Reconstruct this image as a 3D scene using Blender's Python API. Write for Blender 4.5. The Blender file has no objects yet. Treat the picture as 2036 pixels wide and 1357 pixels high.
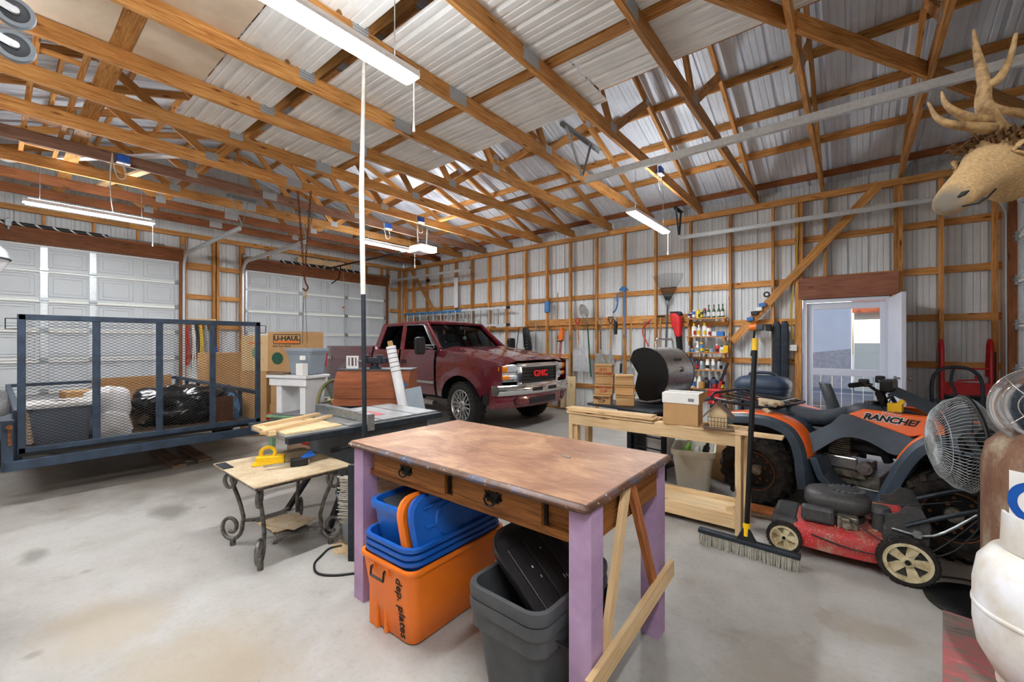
import bpy, bmesh, math, random
from mathutils import Vector, Matrix, Euler, noise
random.seed(7)
SC = bpy.context.scene
COL = SC.collection
PI = math.pi
# ------------------------------------------------------------------ camera
cam = bpy.data.cameras.new('camera'); camo = bpy.data.objects.new('camera', cam); COL.objects.link(camo)
cam.sensor_width = 36.0; cam.lens = 836.0/2036.0*36.0; cam.shift_y = 3.5/2036.0
cam.clip_start = 0.03; cam.clip_end = 300
camo.location = (0, 0, 1.41); camo.rotation_euler = (PI/2, 0, math.radians(38.97))
SC.camera = camo
# ------------------------------------------------------------------ world, sun, exposure
w = bpy.data.worlds.new('sky'); SC.world = w; w.use_nodes = True
wn = w.node_tree.nodes; wl = w.node_tree.links; wn.clear()
wo = wn.new('ShaderNodeOutputWorld'); wb = wn.new('ShaderNodeBackground'); sky = wn.new('ShaderNodeTexSky')
sky.sky_type = 'NISHITA'; sky.sun_disc = False; sky.sun_elevation = math.radians(22); sky.sun_rotation = math.radians(60)
sky.air_density = 1.0; sky.dust_density = 3.0
wb.inputs['Strength'].default_value = 0.3
wl.new(sky.outputs[0], wb.inputs[0]); wl.new(wb.outputs[0], wo.inputs[0])
sun = bpy.data.lights.new('sun', 'SUN'); sun.energy = 9.0; sun.angle = 0.01; sun.color = (1, .95, .87)
suno = bpy.data.objects.new('sun', sun); COL.objects.link(suno)
suno.rotation_euler = (math.radians(68), 0, math.radians(-20)); suno.location = (12, 20, 12)
SC.view_settings.view_transform = 'Standard'; SC.view_settings.look = 'None'
SC.view_settings.gamma = 1.0; SC.view_settings.use_curve_mapping = False
SC.view_settings.exposure = 0.55
LED_POWER = 125.0
# ------------------------------------------------------------------ materials
MATS = {}
def lin(h):
    h = h.lstrip('#'); c = [int(h[i:i+2], 16)/255 for i in (0, 2, 4)]
    return tuple(x/12.92 if x <= .04045 else ((x+.055)/1.055)**2.4 for x in c) + (1,)
def newmat(name):
    m = bpy.data.materials.new(name); m.use_nodes = True; MATS[name] = m
    nt = m.node_tree; b = nt.nodes['Principled BSDF']
    return m, nt, b
def N(nt, t, **kw):
    n = nt.nodes.new(t)
    for k, v in kw.items(): setattr(n, k, v)
    return n
def ramp(nt, fac, stops):
    r = N(nt, 'ShaderNodeValToRGB'); e = r.color_ramp.elements
    while len(e) < len(stops): e.new(.5)
    for i, (p, c) in enumerate(stops):
        e[i].position = p; e[i].color = lin(c) if isinstance(c, str) else c
    nt.links.new(fac, r.inputs[0]); return r
def coords(nt, scale=(1, 1, 1), kind='Object'):
    tc = N(nt, 'ShaderNodeTexCoord'); mp = N(nt, 'ShaderNodeMapping'); mp.inputs['Scale'].default_value = scale
    nt.links.new(tc.outputs[kind], mp.inputs[0]); return mp.outputs[0]
def noisef(nt, vec, scale, detail=4, rough=.55, dist=0):
    n = N(nt, 'ShaderNodeTexNoise'); n.inputs['Scale'].default_value = scale; n.inputs['Detail'].default_value = detail
    n.inputs['Roughness'].default_value = rough; n.inputs['Distortion'].default_value = dist
    nt.links.new(vec, n.inputs['Vector']); return n.outputs['Fac']
def bump(nt, b, fac, strength=.2, dist=.01):
    n = N(nt, 'ShaderNodeBump'); n.inputs['Strength'].default_value = strength; n.inputs['Distance'].default_value = dist
    nt.links.new(fac, n.inputs['Height']); nt.links.new(n.outputs[0], b.inputs['Normal'])
def mixc(nt, fac, a, b, mode='MIX'):
    n = N(nt, 'ShaderNodeMix', data_type='RGBA', blend_type=mode)
    for s, val in ((n.inputs[0], fac), (n.inputs[6], a), (n.inputs[7], b)):
        if hasattr(val, 'links') or hasattr(val, 'is_linked'): nt.links.new(val, s)
        else: s.default_value = lin(val) if isinstance(val, str) else val
    return n.outputs[2]
def plain(name, c, rough=.5, metal=0, spec=None, var=.12, scale=14, c2=None, coat=0, bmp=0, trans=0, alpha=None, emit=None):
    """one-colour surface with a slight mottling (dust and wear)"""
    if name in MATS: return MATS[name]
    m, nt, b = newmat(name)
    base = lin(c)
    other = lin(c2) if c2 else tuple(max(0, x*(1-var*2)) for x in base[:3]) + (1,)
    v = coords(nt); f = noisef(nt, v, scale, 5, .6)
    r = ramp(nt, f, [(.35, other), (.62, base)])
    nt.links.new(r.outputs[0], b.inputs['Base Color'])
    b.inputs['Roughness'].default_value = rough; b.inputs['Metallic'].default_value = metal
    if spec is not None: b.inputs['Specular IOR Level'].default_value = spec
    if coat: b.inputs['Coat Weight'].default_value = coat; b.inputs['Coat Roughness'].default_value = .06
    if bmp: bump(nt, b, f, bmp, .004)
    if trans: b.inputs['Transmission Weight'].default_value = trans; b.inputs['IOR'].default_value = 1.45
    if alpha is not None: b.inputs['Alpha'].default_value = alpha
    if emit: b.inputs['Emission Color'].default_value = lin(emit[0]); b.inputs['Emission Strength'].default_value = emit[1]
    return m
def wood(name, dark, mid, light, rough=.6, gs=1.0, knots=True, vary=.22):
    """sawn timber: grain along local X, knots, and a shade of its own for each board"""
    m, nt, b = newmat(name)
    info = N(nt, 'ShaderNodeObjectInfo')
    tc = N(nt, 'ShaderNodeTexCoord'); add = N(nt, 'ShaderNodeVectorMath', operation='ADD')
    sc = N(nt, 'ShaderNodeVectorMath', operation='SCALE'); cx = N(nt, 'ShaderNodeCombineXYZ')
    nt.links.new(info.outputs['Random'], cx.inputs[0]); nt.links.new(info.outputs['Random'], cx.inputs[1]); nt.links.new(cx.outputs[0], sc.inputs[0]); sc.inputs['Scale'].default_value = 37
    nt.links.new(tc.outputs['Object'], add.inputs[0]); nt.links.new(sc.outputs[0], add.inputs[1])
    mp = N(nt, 'ShaderNodeMapping'); mp.inputs['Scale'].default_value = (1.2*gs, 22*gs, 22*gs); nt.links.new(add.outputs[0], mp.inputs[0])
    g = noisef(nt, mp.outputs[0], 2.2, 6, .62, 1.4)
    r = ramp(nt, g, [(.3, dark), (.5, mid), (.72, light)])
    big = noisef(nt, add.outputs[0], 1.6, 2)
    r2 = ramp(nt, big, [(.3, (.72, .72, .72, 1)), (.7, (1.1, 1.1, 1.1, 1))])
    c = mixc(nt, 1.0, r.outputs[0], r2.outputs[0], 'MULTIPLY')
    if knots:
        mk = N(nt, 'ShaderNodeMapping'); mk.inputs['Scale'].default_value = (2.1, 9, 9); nt.links.new(add.outputs[0], mk.inputs[0])
        vo = N(nt, 'ShaderNodeTexVoronoi'); vo.inputs['Scale'].default_value = 1.3; nt.links.new(mk.outputs[0], vo.inputs['Vector'])
        rk = ramp(nt, vo.outputs['Distance'], [(.05, (.25, .14, .09, 1)), (.17, (1, 1, 1, 1))])
        c = mixc(nt, 1.0, c, rk.outputs[0], 'MULTIPLY')
    hs = N(nt, 'ShaderNodeHueSaturation'); nt.links.new(c, hs.inputs['Color'])
    mr = N(nt, 'ShaderNodeMapRange'); mr.inputs['To Min'].default_value = 1-vary; mr.inputs['To Max'].default_value = 1+vary*.6
    nt.links.new(info.outputs['Random'], mr.inputs['Value']); nt.links.new(mr.outputs[0], hs.inputs['Value'])
    nt.links.new(hs.outputs[0], b.inputs['Base Color'])
    b.inputs['Roughness'].default_value = rough; b.inputs['Specular IOR Level'].default_value = .25
    bump(nt, b, g, .15, .003)
    return m
wood('frame_wood', '#9a5c28', '#cb8f4e', '#e3b071', vary=.26)
wood('old_wood', '#6a3b20', '#8d5531', '#a86c42')
wood('weathered_wood', '#6b4c3a', '#8a6550', '#a07c66')
wood('pine', '#d3ac79', '#e2c192', '#ecd1a6', vary=.1)
wood('grey_plank', '#5b4637', '#7d6450', '#9c836b')
wood('ply', '#c9a878', '#dcc195', '#e8d4ae', gs=.5, vary=.08)
wood('header_wood', '#7a4a33', '#96604a', '#a97459', vary=.1)
wood('cedar', '#8a4a24', '#b06a3a', '#c98a55', vary=.12)
wood('crate_wood', '#b5834f', '#c99e69', '#d8b280', vary=.14)
wood('chest_wood', '#74402a', '#8f5336', '#a26643', vary=.05, knots=False)
wood('drawer_wood', '#5c3312', '#8a5524', '#a56b33', vary=.06, knots=False)
plain('sheet_white', '#d9dddd', .38, .0, .5, .05, 3)
plain('roof_sheet', '#e0e8f0', .34, .08, .5, .05, 3)
plain('ceiling_sheet', '#eeeeea', .4, 0, .5, .06, 3)
plain('tan_board', '#dccbb4', .8, 0, .2, .06, 2, c2='#c7b299')
plain('galv', '#a9afb1', .35, .8, None, .15, 30)
plain('galv_light', '#d5dadb', .4, .45, None, .08, 30)
plain('plate_metal', '#8d9092', .45, .7, None, .25, 90)
plain('door_white', '#cbd0d2', .5, 0, .4, .03, 2)
plain('strut_white', '#e6e6e2', .45, 0, .4, .03, 5)
plain('black_plastic', '#17191b', .45, 0, .4, .25, 20)
plain('black_metal', '#101214', .4, .3, None, .2, 20)
plain('dark_steel', '#343c45', .45, .55, None, .2, 18)
plain('white_paint', '#e9eaea', .4, 0, .4, .04, 8)
plain('white_plastic', '#eceae4', .45, 0, .4, .05, 8)
plain('chrome', '#e3e5e7', .12, 1.0, None, .03, 20)
plain('steel', '#b9bbbb', .28, .9, None, .12, 25)
plain('rust', '#5c3826', .85, .3, None, .3, 40, c2='#8a5531')
plain('rubber', '#1b1b1b', .8, 0, .3, .3, 25)
plain('cord_black', '#141414', .6)
plain('cord_white', '#dcd8cc', .6)
plain('red', '#c3161d', .4, 0, .5, .1)
plain('red_plastic', '#cf1f24', .38, 0, .5, .06)
plain('orange_plastic', '#f0791c', .42, 0, .45, .05, 6)
plain('blue_plastic', '#1457ae', .38, 0, .5, .06, 6)
plain('blue_box', '#1f5fc4', .5)
plain('yellow', '#f2c31a', .45, 0, .4, .05)
plain('green_paint', '#7da07c', .6, 0, .3, .08)
plain('cardboard', '#c39a6b', .85, 0, .15, .05, 9)
plain('cardboard_light', '#d8ba8c', .85, 0, .15, .05, 9)
plain('paper_white', '#f0efea', .8, 0, .2, .03)
plain('ink_black', '#151515', .7)
plain('ink_red', '#a32218', .7)
plain('grey_plastic', '#8f9aa3', .45, 0, .4, .05, 7)
plain('dark_grey_plastic', '#4a4f54', .5, 0, .4, .1, 9)
plain('bin_grey', '#4a4b4d', .55, 0, .4, .12, 12)
plain('bin_black', '#2a2829', .4, 0, .5, .15, 10)
plain('navy_plastic', '#2c3b50', .45, 0, .45, .08, 9)
plain('cream_plastic', '#dcdacb', .5, 0, .4, .05, 8)
plain('lid_blue', '#1c63bf', .36, 0, .5, .05)
def led(name, c, s):
    m, nt, b = newmat(name); e = N(nt, 'ShaderNodeEmission'); e.inputs[0].default_value = lin(c); e.inputs[1].default_value = s
    nt.links.new(e.outputs[0], nt.nodes['Material Output'].inputs[0]); return m
led('led_glow', '#f6faff', LED_POWER); led('led_added_up', '#f6faff', LED_POWER*.42)  # second glow feeds the upward strips added to brighten the ceiling
# ------------------------------------------------------------------ mesh helpers
def frame(d, up=(0, 0, 1)):
    d = Vector(d).normalized(); u = Vector(up)
    if abs(d.dot(u)) > .98: u = Vector((0, 1, 0)) if abs(d.y) < .9 else Vector((1, 0, 0))
    s = u.cross(d).normalized(); u = d.cross(s).normalized(); return d, s, u
class MB:
    def __init__(self): self.v = []; self.f = []; self.mi = []
    def add(self, vs, fs, mi=0, M=None):
        o = len(self.v)
        self.v += [tuple(M @ Vector(p)) if M else tuple(p) for p in vs]
        self.f += [tuple(o+i for i in f) for f in fs]; self.mi += [mi]*len(fs); return self
    def box(self, x0, x1, y0, y1, z0, z1, mi=0, M=None):
        return self.add([(x0,y0,z0),(x1,y0,z0),(x1,y1,z0),(x0,y1,z0),(x0,y0,z1),(x1,y0,z1),(x1,y1,z1),(x0,y1,z1)],
            [(0,3,2,1),(4,5,6,7),(0,1,5,4),(1,2,6,5),(2,3,7,6),(3,0,4,7)], mi, M)
    def bar(self, a, b, w, t, up=(0, 0, 1), mi=0):
        a = Vector(a); b = Vector(b); d, s, u = frame(b-a, up); h = u*w/2; k = s*t/2
        vs = [a-h-k, a-h+k, a+h+k, a+h-k, b-h-k, b-h+k, b+h+k, b+h-k]
        return self.add(vs, [(0,1,2,3),(7,6,5,4),(0,4,5,1),(1,5,6,2),(2,6,7,3),(3,7,4,0)], mi)
    def loft(self, rings, mi=0, closed=False, caps=True, ring_closed=True):
        n = len(rings[0]); o = len(self.v); vs = [p for r in rings for p in r]; fs = []
        m = len(rings)
        for i in range(m if closed else m-1):
            j = (i+1) % m
            for k in range(n if ring_closed else n-1):
                l = (k+1) % n; fs.append((i*n+k, i*n+l, j*n+l, j*n+k))
        if caps and not closed and ring_closed: fs += [tuple(reversed(range(n))), tuple((m-1)*n+k for k in range(n))]
        return self.add(vs, fs, mi)
    def cyl(self, a, b, r, r2=None, n=14, mi=0, caps=True):
        return self.tube([a, b], [r, r if r2 is None else r2], n, mi, caps)
    def tube(self, pts, r, n=8, mi=0, caps=True, closed=False, flat=1.0):
        pts = [Vector(p) for p in pts]; m = len(pts); rs = r if isinstance(r, (list, tuple)) else [r]*m
        rings = []; up = None
        for i, p in enumerate(pts):
            if closed: t = pts[(i+1) % m]-pts[i-1]
            else: t = (pts[min(i+1, m-1)]-pts[max(i-1, 0)])
            t.normalize()
            if up is None: _, s, up = frame(t)
            s = up.cross(t)
            if s.length < 1e-6: _, s, up = frame(t)
            s.normalize(); up = t.cross(s).normalized()
            rings.append([p + s*math.cos(2*PI*k/n)*rs[i] + up*math.sin(2*PI*k/n)*rs[i]*flat for k in range(n)])
        return self.loft(rings, mi, closed, caps)
    def lathe(self, prof, n=24, M=None, mi=0, arc=2*PI, sx=1, sy=1):
        full = abs(arc-2*PI) < 1e-6; c = n if full else n+1
        rings = [[(r*math.cos(arc*k/n)*sx, r*math.sin(arc*k/n)*sy, z) for k in range(c)] for r, z in prof]
        if M: rings = [[M @ Vector(p) for p in R] for R in rings]
        return self.loft(rings, mi, False, False, full)
    def prism(self, poly, d0, d1, M=None, mi=0):
        n = len(poly); vs = [(x, y, d0) for x, y in poly] + [(x, y, d1) for x, y in poly]
        fs = [tuple(reversed(range(n))), tuple(range(n, 2*n))] + [(k, (k+1) % n, n+(k+1) % n, n+k) for k in range(n)]
        return self.add(vs, fs, mi, M)
    def grid(self, fn, nu, nv, mi=0):
        vs = [fn(i/nu, j/nv) for j in range(nv+1) for i in range(nu+1)]
        fs = [(j*(nu+1)+i, j*(nu+1)+i+1, (j+1)*(nu+1)+i+1, (j+1)*(nu+1)+i) for j in range(nv) for i in range(nu)]
        return self.add(vs, fs, mi)
    def ball(self, c, r, n=12, m=8, mi=0, sz=(1, 1, 1)):
        c = Vector(c)
        rings = [[c+Vector((math.sin(PI*j/m)*math.cos(2*PI*k/n)*r*sz[0], math.sin(PI*j/m)*math.sin(2*PI*k/n)*r*sz[1], -math.cos(PI*j/m)*r*sz[2])) for k in range(n)] for j in range(1, m)]
        return self.loft(rings, mi)
    def mesh(self, name, mats, smooth=None):
        me = bpy.data.meshes.new(name); me.from_pydata(self.v, [], self.f)
        for m in (mats if isinstance(mats, (list, tuple)) else [mats]): me.materials.append(MATS[m] if isinstance(m, str) else m)
        if any(self.mi): me.polygons.foreach_set('material_index', self.mi)
        bm = bmesh.new(); bm.from_mesh(me); bmesh.ops.remove_doubles(bm, verts=bm.verts, dist=1e-6); bmesh.ops.recalc_face_normals(bm, faces=bm.faces); bm.to_mesh(me); bm.free()
        if smooth is not None:
            me.polygons.foreach_set('use_smooth', [True]*len(me.polygons)); me.set_sharp_from_angle(angle=math.radians(smooth))
        return me
    def build(self, name, mats, parent=None, loc=(0, 0, 0), rot=(0, 0, 0), smooth=None, bev=0, sub=0, seg=2):
        me = self.mesh(name, mats, smooth); return link(name, me, parent, loc, rot, bev, sub, seg)
def link(name, me, parent=None, loc=(0, 0, 0), rot=(0, 0, 0), bev=0, sub=0, seg=2):
    o = bpy.data.objects.new(name, me); COL.objects.link(o); o.location = loc; o.rotation_euler = rot
    if parent: o.parent = parent
    if bev:
        md = o.modifiers.new('bevel', 'BEVEL'); md.width = bev; md.segments = seg; md.limit_method = 'ANGLE'; md.angle_limit = math.radians(40)
    if sub:
        md = o.modifiers.new('subsurf', 'SUBSURF'); md.levels = sub; md.render_levels = sub
    return o
def tag(o, label=None, cat=None, group=None, kind=None):
    for k, v in (('label', label), ('category', cat), ('group', group), ('kind', kind)):
        if v: o[k] = v
    return o
def thing(name, label, cat, loc=(0, 0, 0), rz=0, group=None, rot=None):
    o = bpy.data.objects.new(name, None); COL.objects.link(o); o.empty_display_size = .1
    o.location = loc; o.rotation_euler = rot if rot else (0, 0, rz)
    return tag(o, label, cat, group)
def struct(name, label=None):
    o = bpy.data.objects.new(name, None); COL.objects.link(o); o.empty_display_size = .1; return tag(o, label, None, None, 'structure')
def dup(root, loc=None, rz=None, label=None, group=None):
    r = root.copy(); COL.objects.link(r)
    if loc is not None: r.location = loc
    if rz is not None: r.rotation_euler = (0, 0, rz)
    tag(r, label, None, group)
    for ch in root.children:
        c = ch.copy(); COL.objects.link(c); c.parent = r
        for g in ch.children:
            d = g.copy(); COL.objects.link(d); d.parent = c
    return r
_bc = {}
def board(name, a, b, w, t, mat, parent=None, up=(0, 0, 1), bev=.002):
    """a plank from a to b: w is its width along up, t its thickness; grain along its own X"""
    a = Vector(a); b = Vector(b); L = (b-a).length; key = (round(L, 3), w, t, mat)
    if key not in _bc: _bc[key] = MB().box(-L/2, L/2, -t/2, t/2, -w/2, w/2).mesh(name, mat)
    d, s, u = frame(b-a, up); o = link(name, _bc[key], parent)
    M = Matrix((d, s, u)).transposed().to_4x4(); M.translation = (a+b)/2
    o.matrix_local = M; board.M = M
    return o
def rrect(w, h, r, n=4, cx=0, cy=0):
    pts = []
    for (sx, sy, a0) in ((1, -1, -PI/2), (1, 1, 0), (-1, 1, PI/2), (-1, -1, PI)):
        for k in range(n+1):
            a = a0+PI/2*k/n; pts.append((cx+sx*(w/2-r)+r*math.cos(a), cy+sy*(h/2-r)+r*math.sin(a)))
    return pts
def text(name, s, size, mat, parent=None, loc=(0, 0, 0), rot=(0, 0, 0), ext=.001, sx=1, shear=0, align='CENTER', bold=0):
    cu = bpy.data.curves.new(name, 'FONT'); cu.body = s; cu.size = size; cu.extrude = ext; cu.align_x = align; cu.align_y = 'CENTER'; cu.shear = shear; cu.offset = bold
    cu.resolution_u = 3
    tmp = bpy.data.objects.new('tmp', cu); COL.objects.link(tmp)
    dg = bpy.context.evaluated_depsgraph_get(); me = bpy.data.meshes.new_from_object(tmp.evaluated_get(dg))
    bpy.data.objects.remove(tmp); bpy.data.curves.remove(cu)
    for v in me.vertices: v.co.x *= sx
    me.materials.clear(); me.materials.append(MATS[mat]); me.name = name
    o = link(name, me, parent, loc, rot); return o
# ================================================================== THE BUILDING
XL, XR, YF, YN = -10.40, 1.42, 7.68, -1.75        # inner faces of the studs
ZP = 3.62                                           # top of the wall plates
RIDGE_Y, PITCH = 3.0, 1/3.0
EAVE = 3.83                                         # roof sheet at the far stud line
def roof_z(y): return EAVE + PITCH*((YF-y) if y >= RIDGE_Y else (YF-2*RIDGE_Y+y))
# --- floor: one poured slab
m, nt, b = newmat('concrete')
v = coords(nt)
f1 = noisef(nt, v, .55, 6, .6, .4); f2 = noisef(nt, v, 3.2, 6, .65); f3 = noisef(nt, v, 38, 3, .6)
r1 = ramp(nt, f1, [(.30, '#87827a'), (.44, '#a09d97'), (.56, '#b0ada7'), (.72, '#b8b7b3')])
r2 = ramp(nt, f2, [(.26, (.62, .58, .52, 1)), (.40, (.88, .87, .85, 1)), (.6, (1.02, 1.02, 1.02, 1))])
c = mixc(nt, .85, r1.outputs[0], r2.outputs[0], 'MULTIPLY')
vs = N(nt, 'ShaderNodeTexVoronoi'); vs.inputs['Scale'].default_value = 2.1; nt.links.new(v, vs.inputs['Vector'])
r3 = ramp(nt, vs.outputs['Distance'], [(.03, (.5, .42, .33, 1)), (.09, (1, 1, 1, 1))])
c = mixc(nt, .55, c, r3.outputs[0], 'MULTIPLY')
r4 = ramp(nt, f3, [(.3, (.86, .86, .86, 1)), (.5, (1, 1, 1, 1))]); c = mixc(nt, .7, c, r4.outputs[0], 'MULTIPLY')
vs2 = N(nt, 'ShaderNodeTexVoronoi'); vs2.inputs['Scale'].default_value = 9; nt.links.new(v, vs2.inputs['Vector'])
r5 = ramp(nt, vs2.outputs['Distance'], [(.025, (.35, .3, .26, 1)), (.05, (1, 1, 1, 1))]); c = mixc(nt, .6, c, r5.outputs[0], 'MULTIPLY')
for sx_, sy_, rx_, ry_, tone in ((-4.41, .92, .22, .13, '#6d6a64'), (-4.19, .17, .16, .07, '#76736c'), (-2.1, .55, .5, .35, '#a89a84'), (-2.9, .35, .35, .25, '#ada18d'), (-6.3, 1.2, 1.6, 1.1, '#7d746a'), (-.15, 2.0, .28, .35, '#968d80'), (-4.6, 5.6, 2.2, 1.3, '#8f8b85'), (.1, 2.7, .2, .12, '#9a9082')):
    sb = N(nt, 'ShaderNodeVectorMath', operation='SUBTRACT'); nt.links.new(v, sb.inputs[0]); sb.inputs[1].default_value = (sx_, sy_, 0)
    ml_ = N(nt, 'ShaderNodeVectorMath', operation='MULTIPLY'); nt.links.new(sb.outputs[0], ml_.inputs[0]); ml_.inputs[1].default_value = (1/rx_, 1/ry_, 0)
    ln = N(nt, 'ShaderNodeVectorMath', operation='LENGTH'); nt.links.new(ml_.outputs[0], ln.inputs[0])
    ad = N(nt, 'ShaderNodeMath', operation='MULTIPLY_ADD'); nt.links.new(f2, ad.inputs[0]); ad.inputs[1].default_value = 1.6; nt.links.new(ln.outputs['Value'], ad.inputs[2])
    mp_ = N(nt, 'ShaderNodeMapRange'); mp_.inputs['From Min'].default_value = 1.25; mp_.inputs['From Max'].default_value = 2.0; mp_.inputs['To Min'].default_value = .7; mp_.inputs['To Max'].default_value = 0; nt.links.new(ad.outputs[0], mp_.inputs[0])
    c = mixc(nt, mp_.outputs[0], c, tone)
nt.links.new(c, b.inputs['Base Color']); rr = ramp(nt, f2, [(.3, (.42,)*3+(1,)), (.7, (.62,)*3+(1,))]); nt.links.new(rr.outputs[0], b.inputs['Roughness'])
b.inputs['Specular IOR Level'].default_value = .35; bump(nt, b, f3, .08, .002)
floor = struct('floor', 'poured grey concrete slab, stained')
MB().box(-10.7, 1.8, -2.0, 8.0, -.14, 0).build('slab', 'concrete', floor)
# --- ribbed sheet metal
def profile(x0, x1, pitch=.2286, d=.024):
    st = [(0, 0), (.045, 0), (.051, .006), (.061, .006), (.067, 0), (.107, 0), (.113, .006), (.123, .006), (.129, 0), (.172, 0), (.182, d), (.212, d), (.2286, 0)]
    xs = []; k = math.floor(x0/pitch)
    def at(x):
        q = x % pitch
        for (a, ha), (b_, hb) in zip(st, st[1:]):
            if a <= q <= b_: return ha+(hb-ha)*(q-a)/(b_-a) if b_ > a else ha
        return 0
    xs.append((x0, at(x0)))
    while k*pitch < x1:
        for a, h in st[:-1]:
            x = k*pitch+a
            if x0+1e-4 < x < x1-1e-4: xs.append((x, h))
        k += 1
    xs.append((x1, at(x1))); return xs
def sheet(name, x0, x1, z0, z1, mat, parent, M):
    """x along the wall, z up it, ribs push out along local +y"""
    pr = profile(x0, x1); mb = MB(); n = len(pr)
    vs = [M @ Vector((x, h, z0)) for x, h in pr] + [M @ Vector((x, h, z1)) for x, h in pr]
    mb.add(vs, [(i, i+1, n+i+1, n+i) for i in range(n-1)])
    return mb.build(name, mat, parent)
def sheets(x0, x1, z0, z1, mat, parent, M, name='wall_panel', w=.9144):
    x = math.floor(x0/w)*w
    while x < x1-1e-3:
        a, b_ = max(x, x0), min(x+w, x1)
        if b_-a > .02: sheet(name, a, b_, z0, z1, mat, parent, M)
        x += w
# --- far wall (tools)
wall_far = struct('wall_far', 'stud wall of ribbed white metal with garden tools')
MF = Matrix.Translation((0, YF+.13, 0))
DX0, DX1, DZ = -.60, .40, 2.06
sheets(XL-.13, DX0, 0, 3.83, 'sheet_white', wall_far, MF)
sheets(DX0, DX1, DZ, 3.83, 'sheet_white', wall_far, MF)
sheets(DX1, XR+.13, 0, 3.83, 'sheet_white', wall_far, MF)
FW = 'frame_wood'
ys = YF+.0445
studs = [-9.92, -9.33, -8.74, -8.15, -7.56, -6.97, -6.41, -5.83, -5.24, -4.645, -4.03, -3.43, -2.82, -2.205, -1.575, -.968]
for x in studs: board('stud', (x, ys, .04), (x, ys, 3.545), .089, .038, FW, wall_far, (0, 1, 0))
for x in (-10.3, -10.36): board('corner_post', (x, ys, 0), (x, ys, 3.545), .089, .05, FW, wall_far, (0, 1, 0))
for x, z0 in ((-.655, 0), (-.60, 2.375), (.462, 2.375), (.508, 0), (.895, 0), (1.36, 0)):
    board('stud', (x, ys, z0+.04 if z0 == 0 else z0), (x, ys, 3.545), .089, .045, FW, wall_far, (0, 1, 0))
board('cripple_stud', (-.31, ys, 2.375), (-.31, ys, 3.545), .089, .038, FW, wall_far, (0, 1, 0))
for a, b_ in ((-10.4, -7.1), (-7.1, -3.7), (-3.7, -.9), (-.9, XR)):
    for k in range(2):
        o = board('top_plate', (a, ys, 3.564+k*.038), (b_, ys, 3.564+k*.038), .038, .089, FW, wall_far)
    board('top_girt', (a, YF-.019, 3.575), (b_, YF-.019, 3.575), .089, .034, FW, wall_far)
for a, b_ in ((-10.4, -7.1), (-7.1, -3.7), (-3.7, -.68)): board('sill', (a, ys, .02), (b_, ys, .02), .038, .089, FW, wall_far)
board('sill', (.49, ys, .02), (XR, ys, .02), .038, .089, FW, wall_far)
for z in (3.02, 2.405, 1.785, 1.165, .56):
    segs = [(-10.4, -7.2), (-7.2, -4.05), (-4.05, -.66)] + ([(-.66, .46)] if z > 2.4 else []) + [(.5, XR)]
    for a, b_ in segs: board('girt', (a, YF+.109, z-.045), (b_, YF+.109, z-.045), .089, .036, FW, wall_far)
xs_ = [s for s in studs if -5.9 < s < -2.1]
for a, b_ in zip(xs_, xs_[1:]): board('tool_rail', (a+.02, YF+.07, 1.852), (b_-.02, YF+.07, 1.852), .14, .036, FW, wall_far)
board('door_header', (-.63, YF-.02, 2.232), (.485, YF-.02, 2.232), .286, .038, 'header_wood', wall_far)
board('door_lintel', (-.63, YF+.03, 2.075), (.485, YF+.03, 2.075), .03, .12, 'header_wood', wall_far)
board('door_trimmer', (-.61, YF+.03, 0), (-.61, YF+.03, 2.06), .12, .04, FW, wall_far, (0, 1, 0))
board('door_trimmer', (.44, YF+.03, 0), (.44, YF+.03, 2.06), .12, .04, FW, wall_far, (0, 1, 0))
board('diagonal_brace', (-1.535, YF-.022, 1.43), (.30, YF-.022, 3.60), .115, .036, FW, wall_far)
board('diagonal_brace', (-9.95, YF-.022, 3.5), (-8.75, YF-.022, 2.05), .09, .036, FW, wall_far)
# --- left wall (garage doors)
wall_left = struct('wall_left', 'stud wall with two garage doors')
ML = Matrix.Translation((XL-.13, 0, 0)) @ Matrix.Rotation(PI/2, 4, 'Z')
D1 = (-1.30, 2.34); D2 = (3.50, 7.12); DT = 3.04
sheets(YN-.13, D1[0], 0, 3.86, 'sheet_white', wall_left, ML)
sheets(D1[0], D1[1], 3.0, 3.86, 'sheet_white', wall_left, ML)
sheets(D1[1], D2[0], 0, 3.86, 'sheet_white', wall_left, ML)
sheets(D2[0], D2[1], 3.0, 3.86, 'sheet_white', wall_left, ML)
sheets(D2[1], YF+.13, 0, 3.86, 'sheet_white', wall_left, ML)
# gable sheets above the plates
def gable(parent, X, sgn):
    y = YN-.13; step = .9144
    while y < YF+.1:
        y1 = min(y+step, YF+.13); cuts = [y] + ([RIDGE_Y] if y < RIDGE_Y < y1 else []) + [y1]
        for a, b_ in zip(cuts, cuts[1:]):
            prf = profile(a, b_); n = len(prf)
            vs = [(X-sgn*h, q, 3.86) for q, h in prf] + [(X-sgn*h, q, max(3.865, roof_z(q)-.01)) for q, h in prf]
            MB().add(vs, [(i, i+1, n+i+1, n+i) for i in range(n-1)]).build('gable_panel', 'sheet_white', parent)
        y = y1
gable(wall_left, XL-.13, 1)
xs = XL-.0445
def lstud(y, z0=.04, z1=3.545, mat=FW, t=.045): return board('stud', (xs, y, z0), (xs, y, z1), .089, t, mat, wall_left, (1, 0, 0))
for y in (2.385, 2.43, 3.0, 3.43, 3.475, 7.2, 7.6, -1.4): lstud(y)
lstud(2.93)
for y in (-.9, -.3, .54, 1.13, 1.72, 4.0, 4.75, 5.3, 5.9, 6.5, 7.0): lstud(y, 3.26, 3.545, t=.038)
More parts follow.
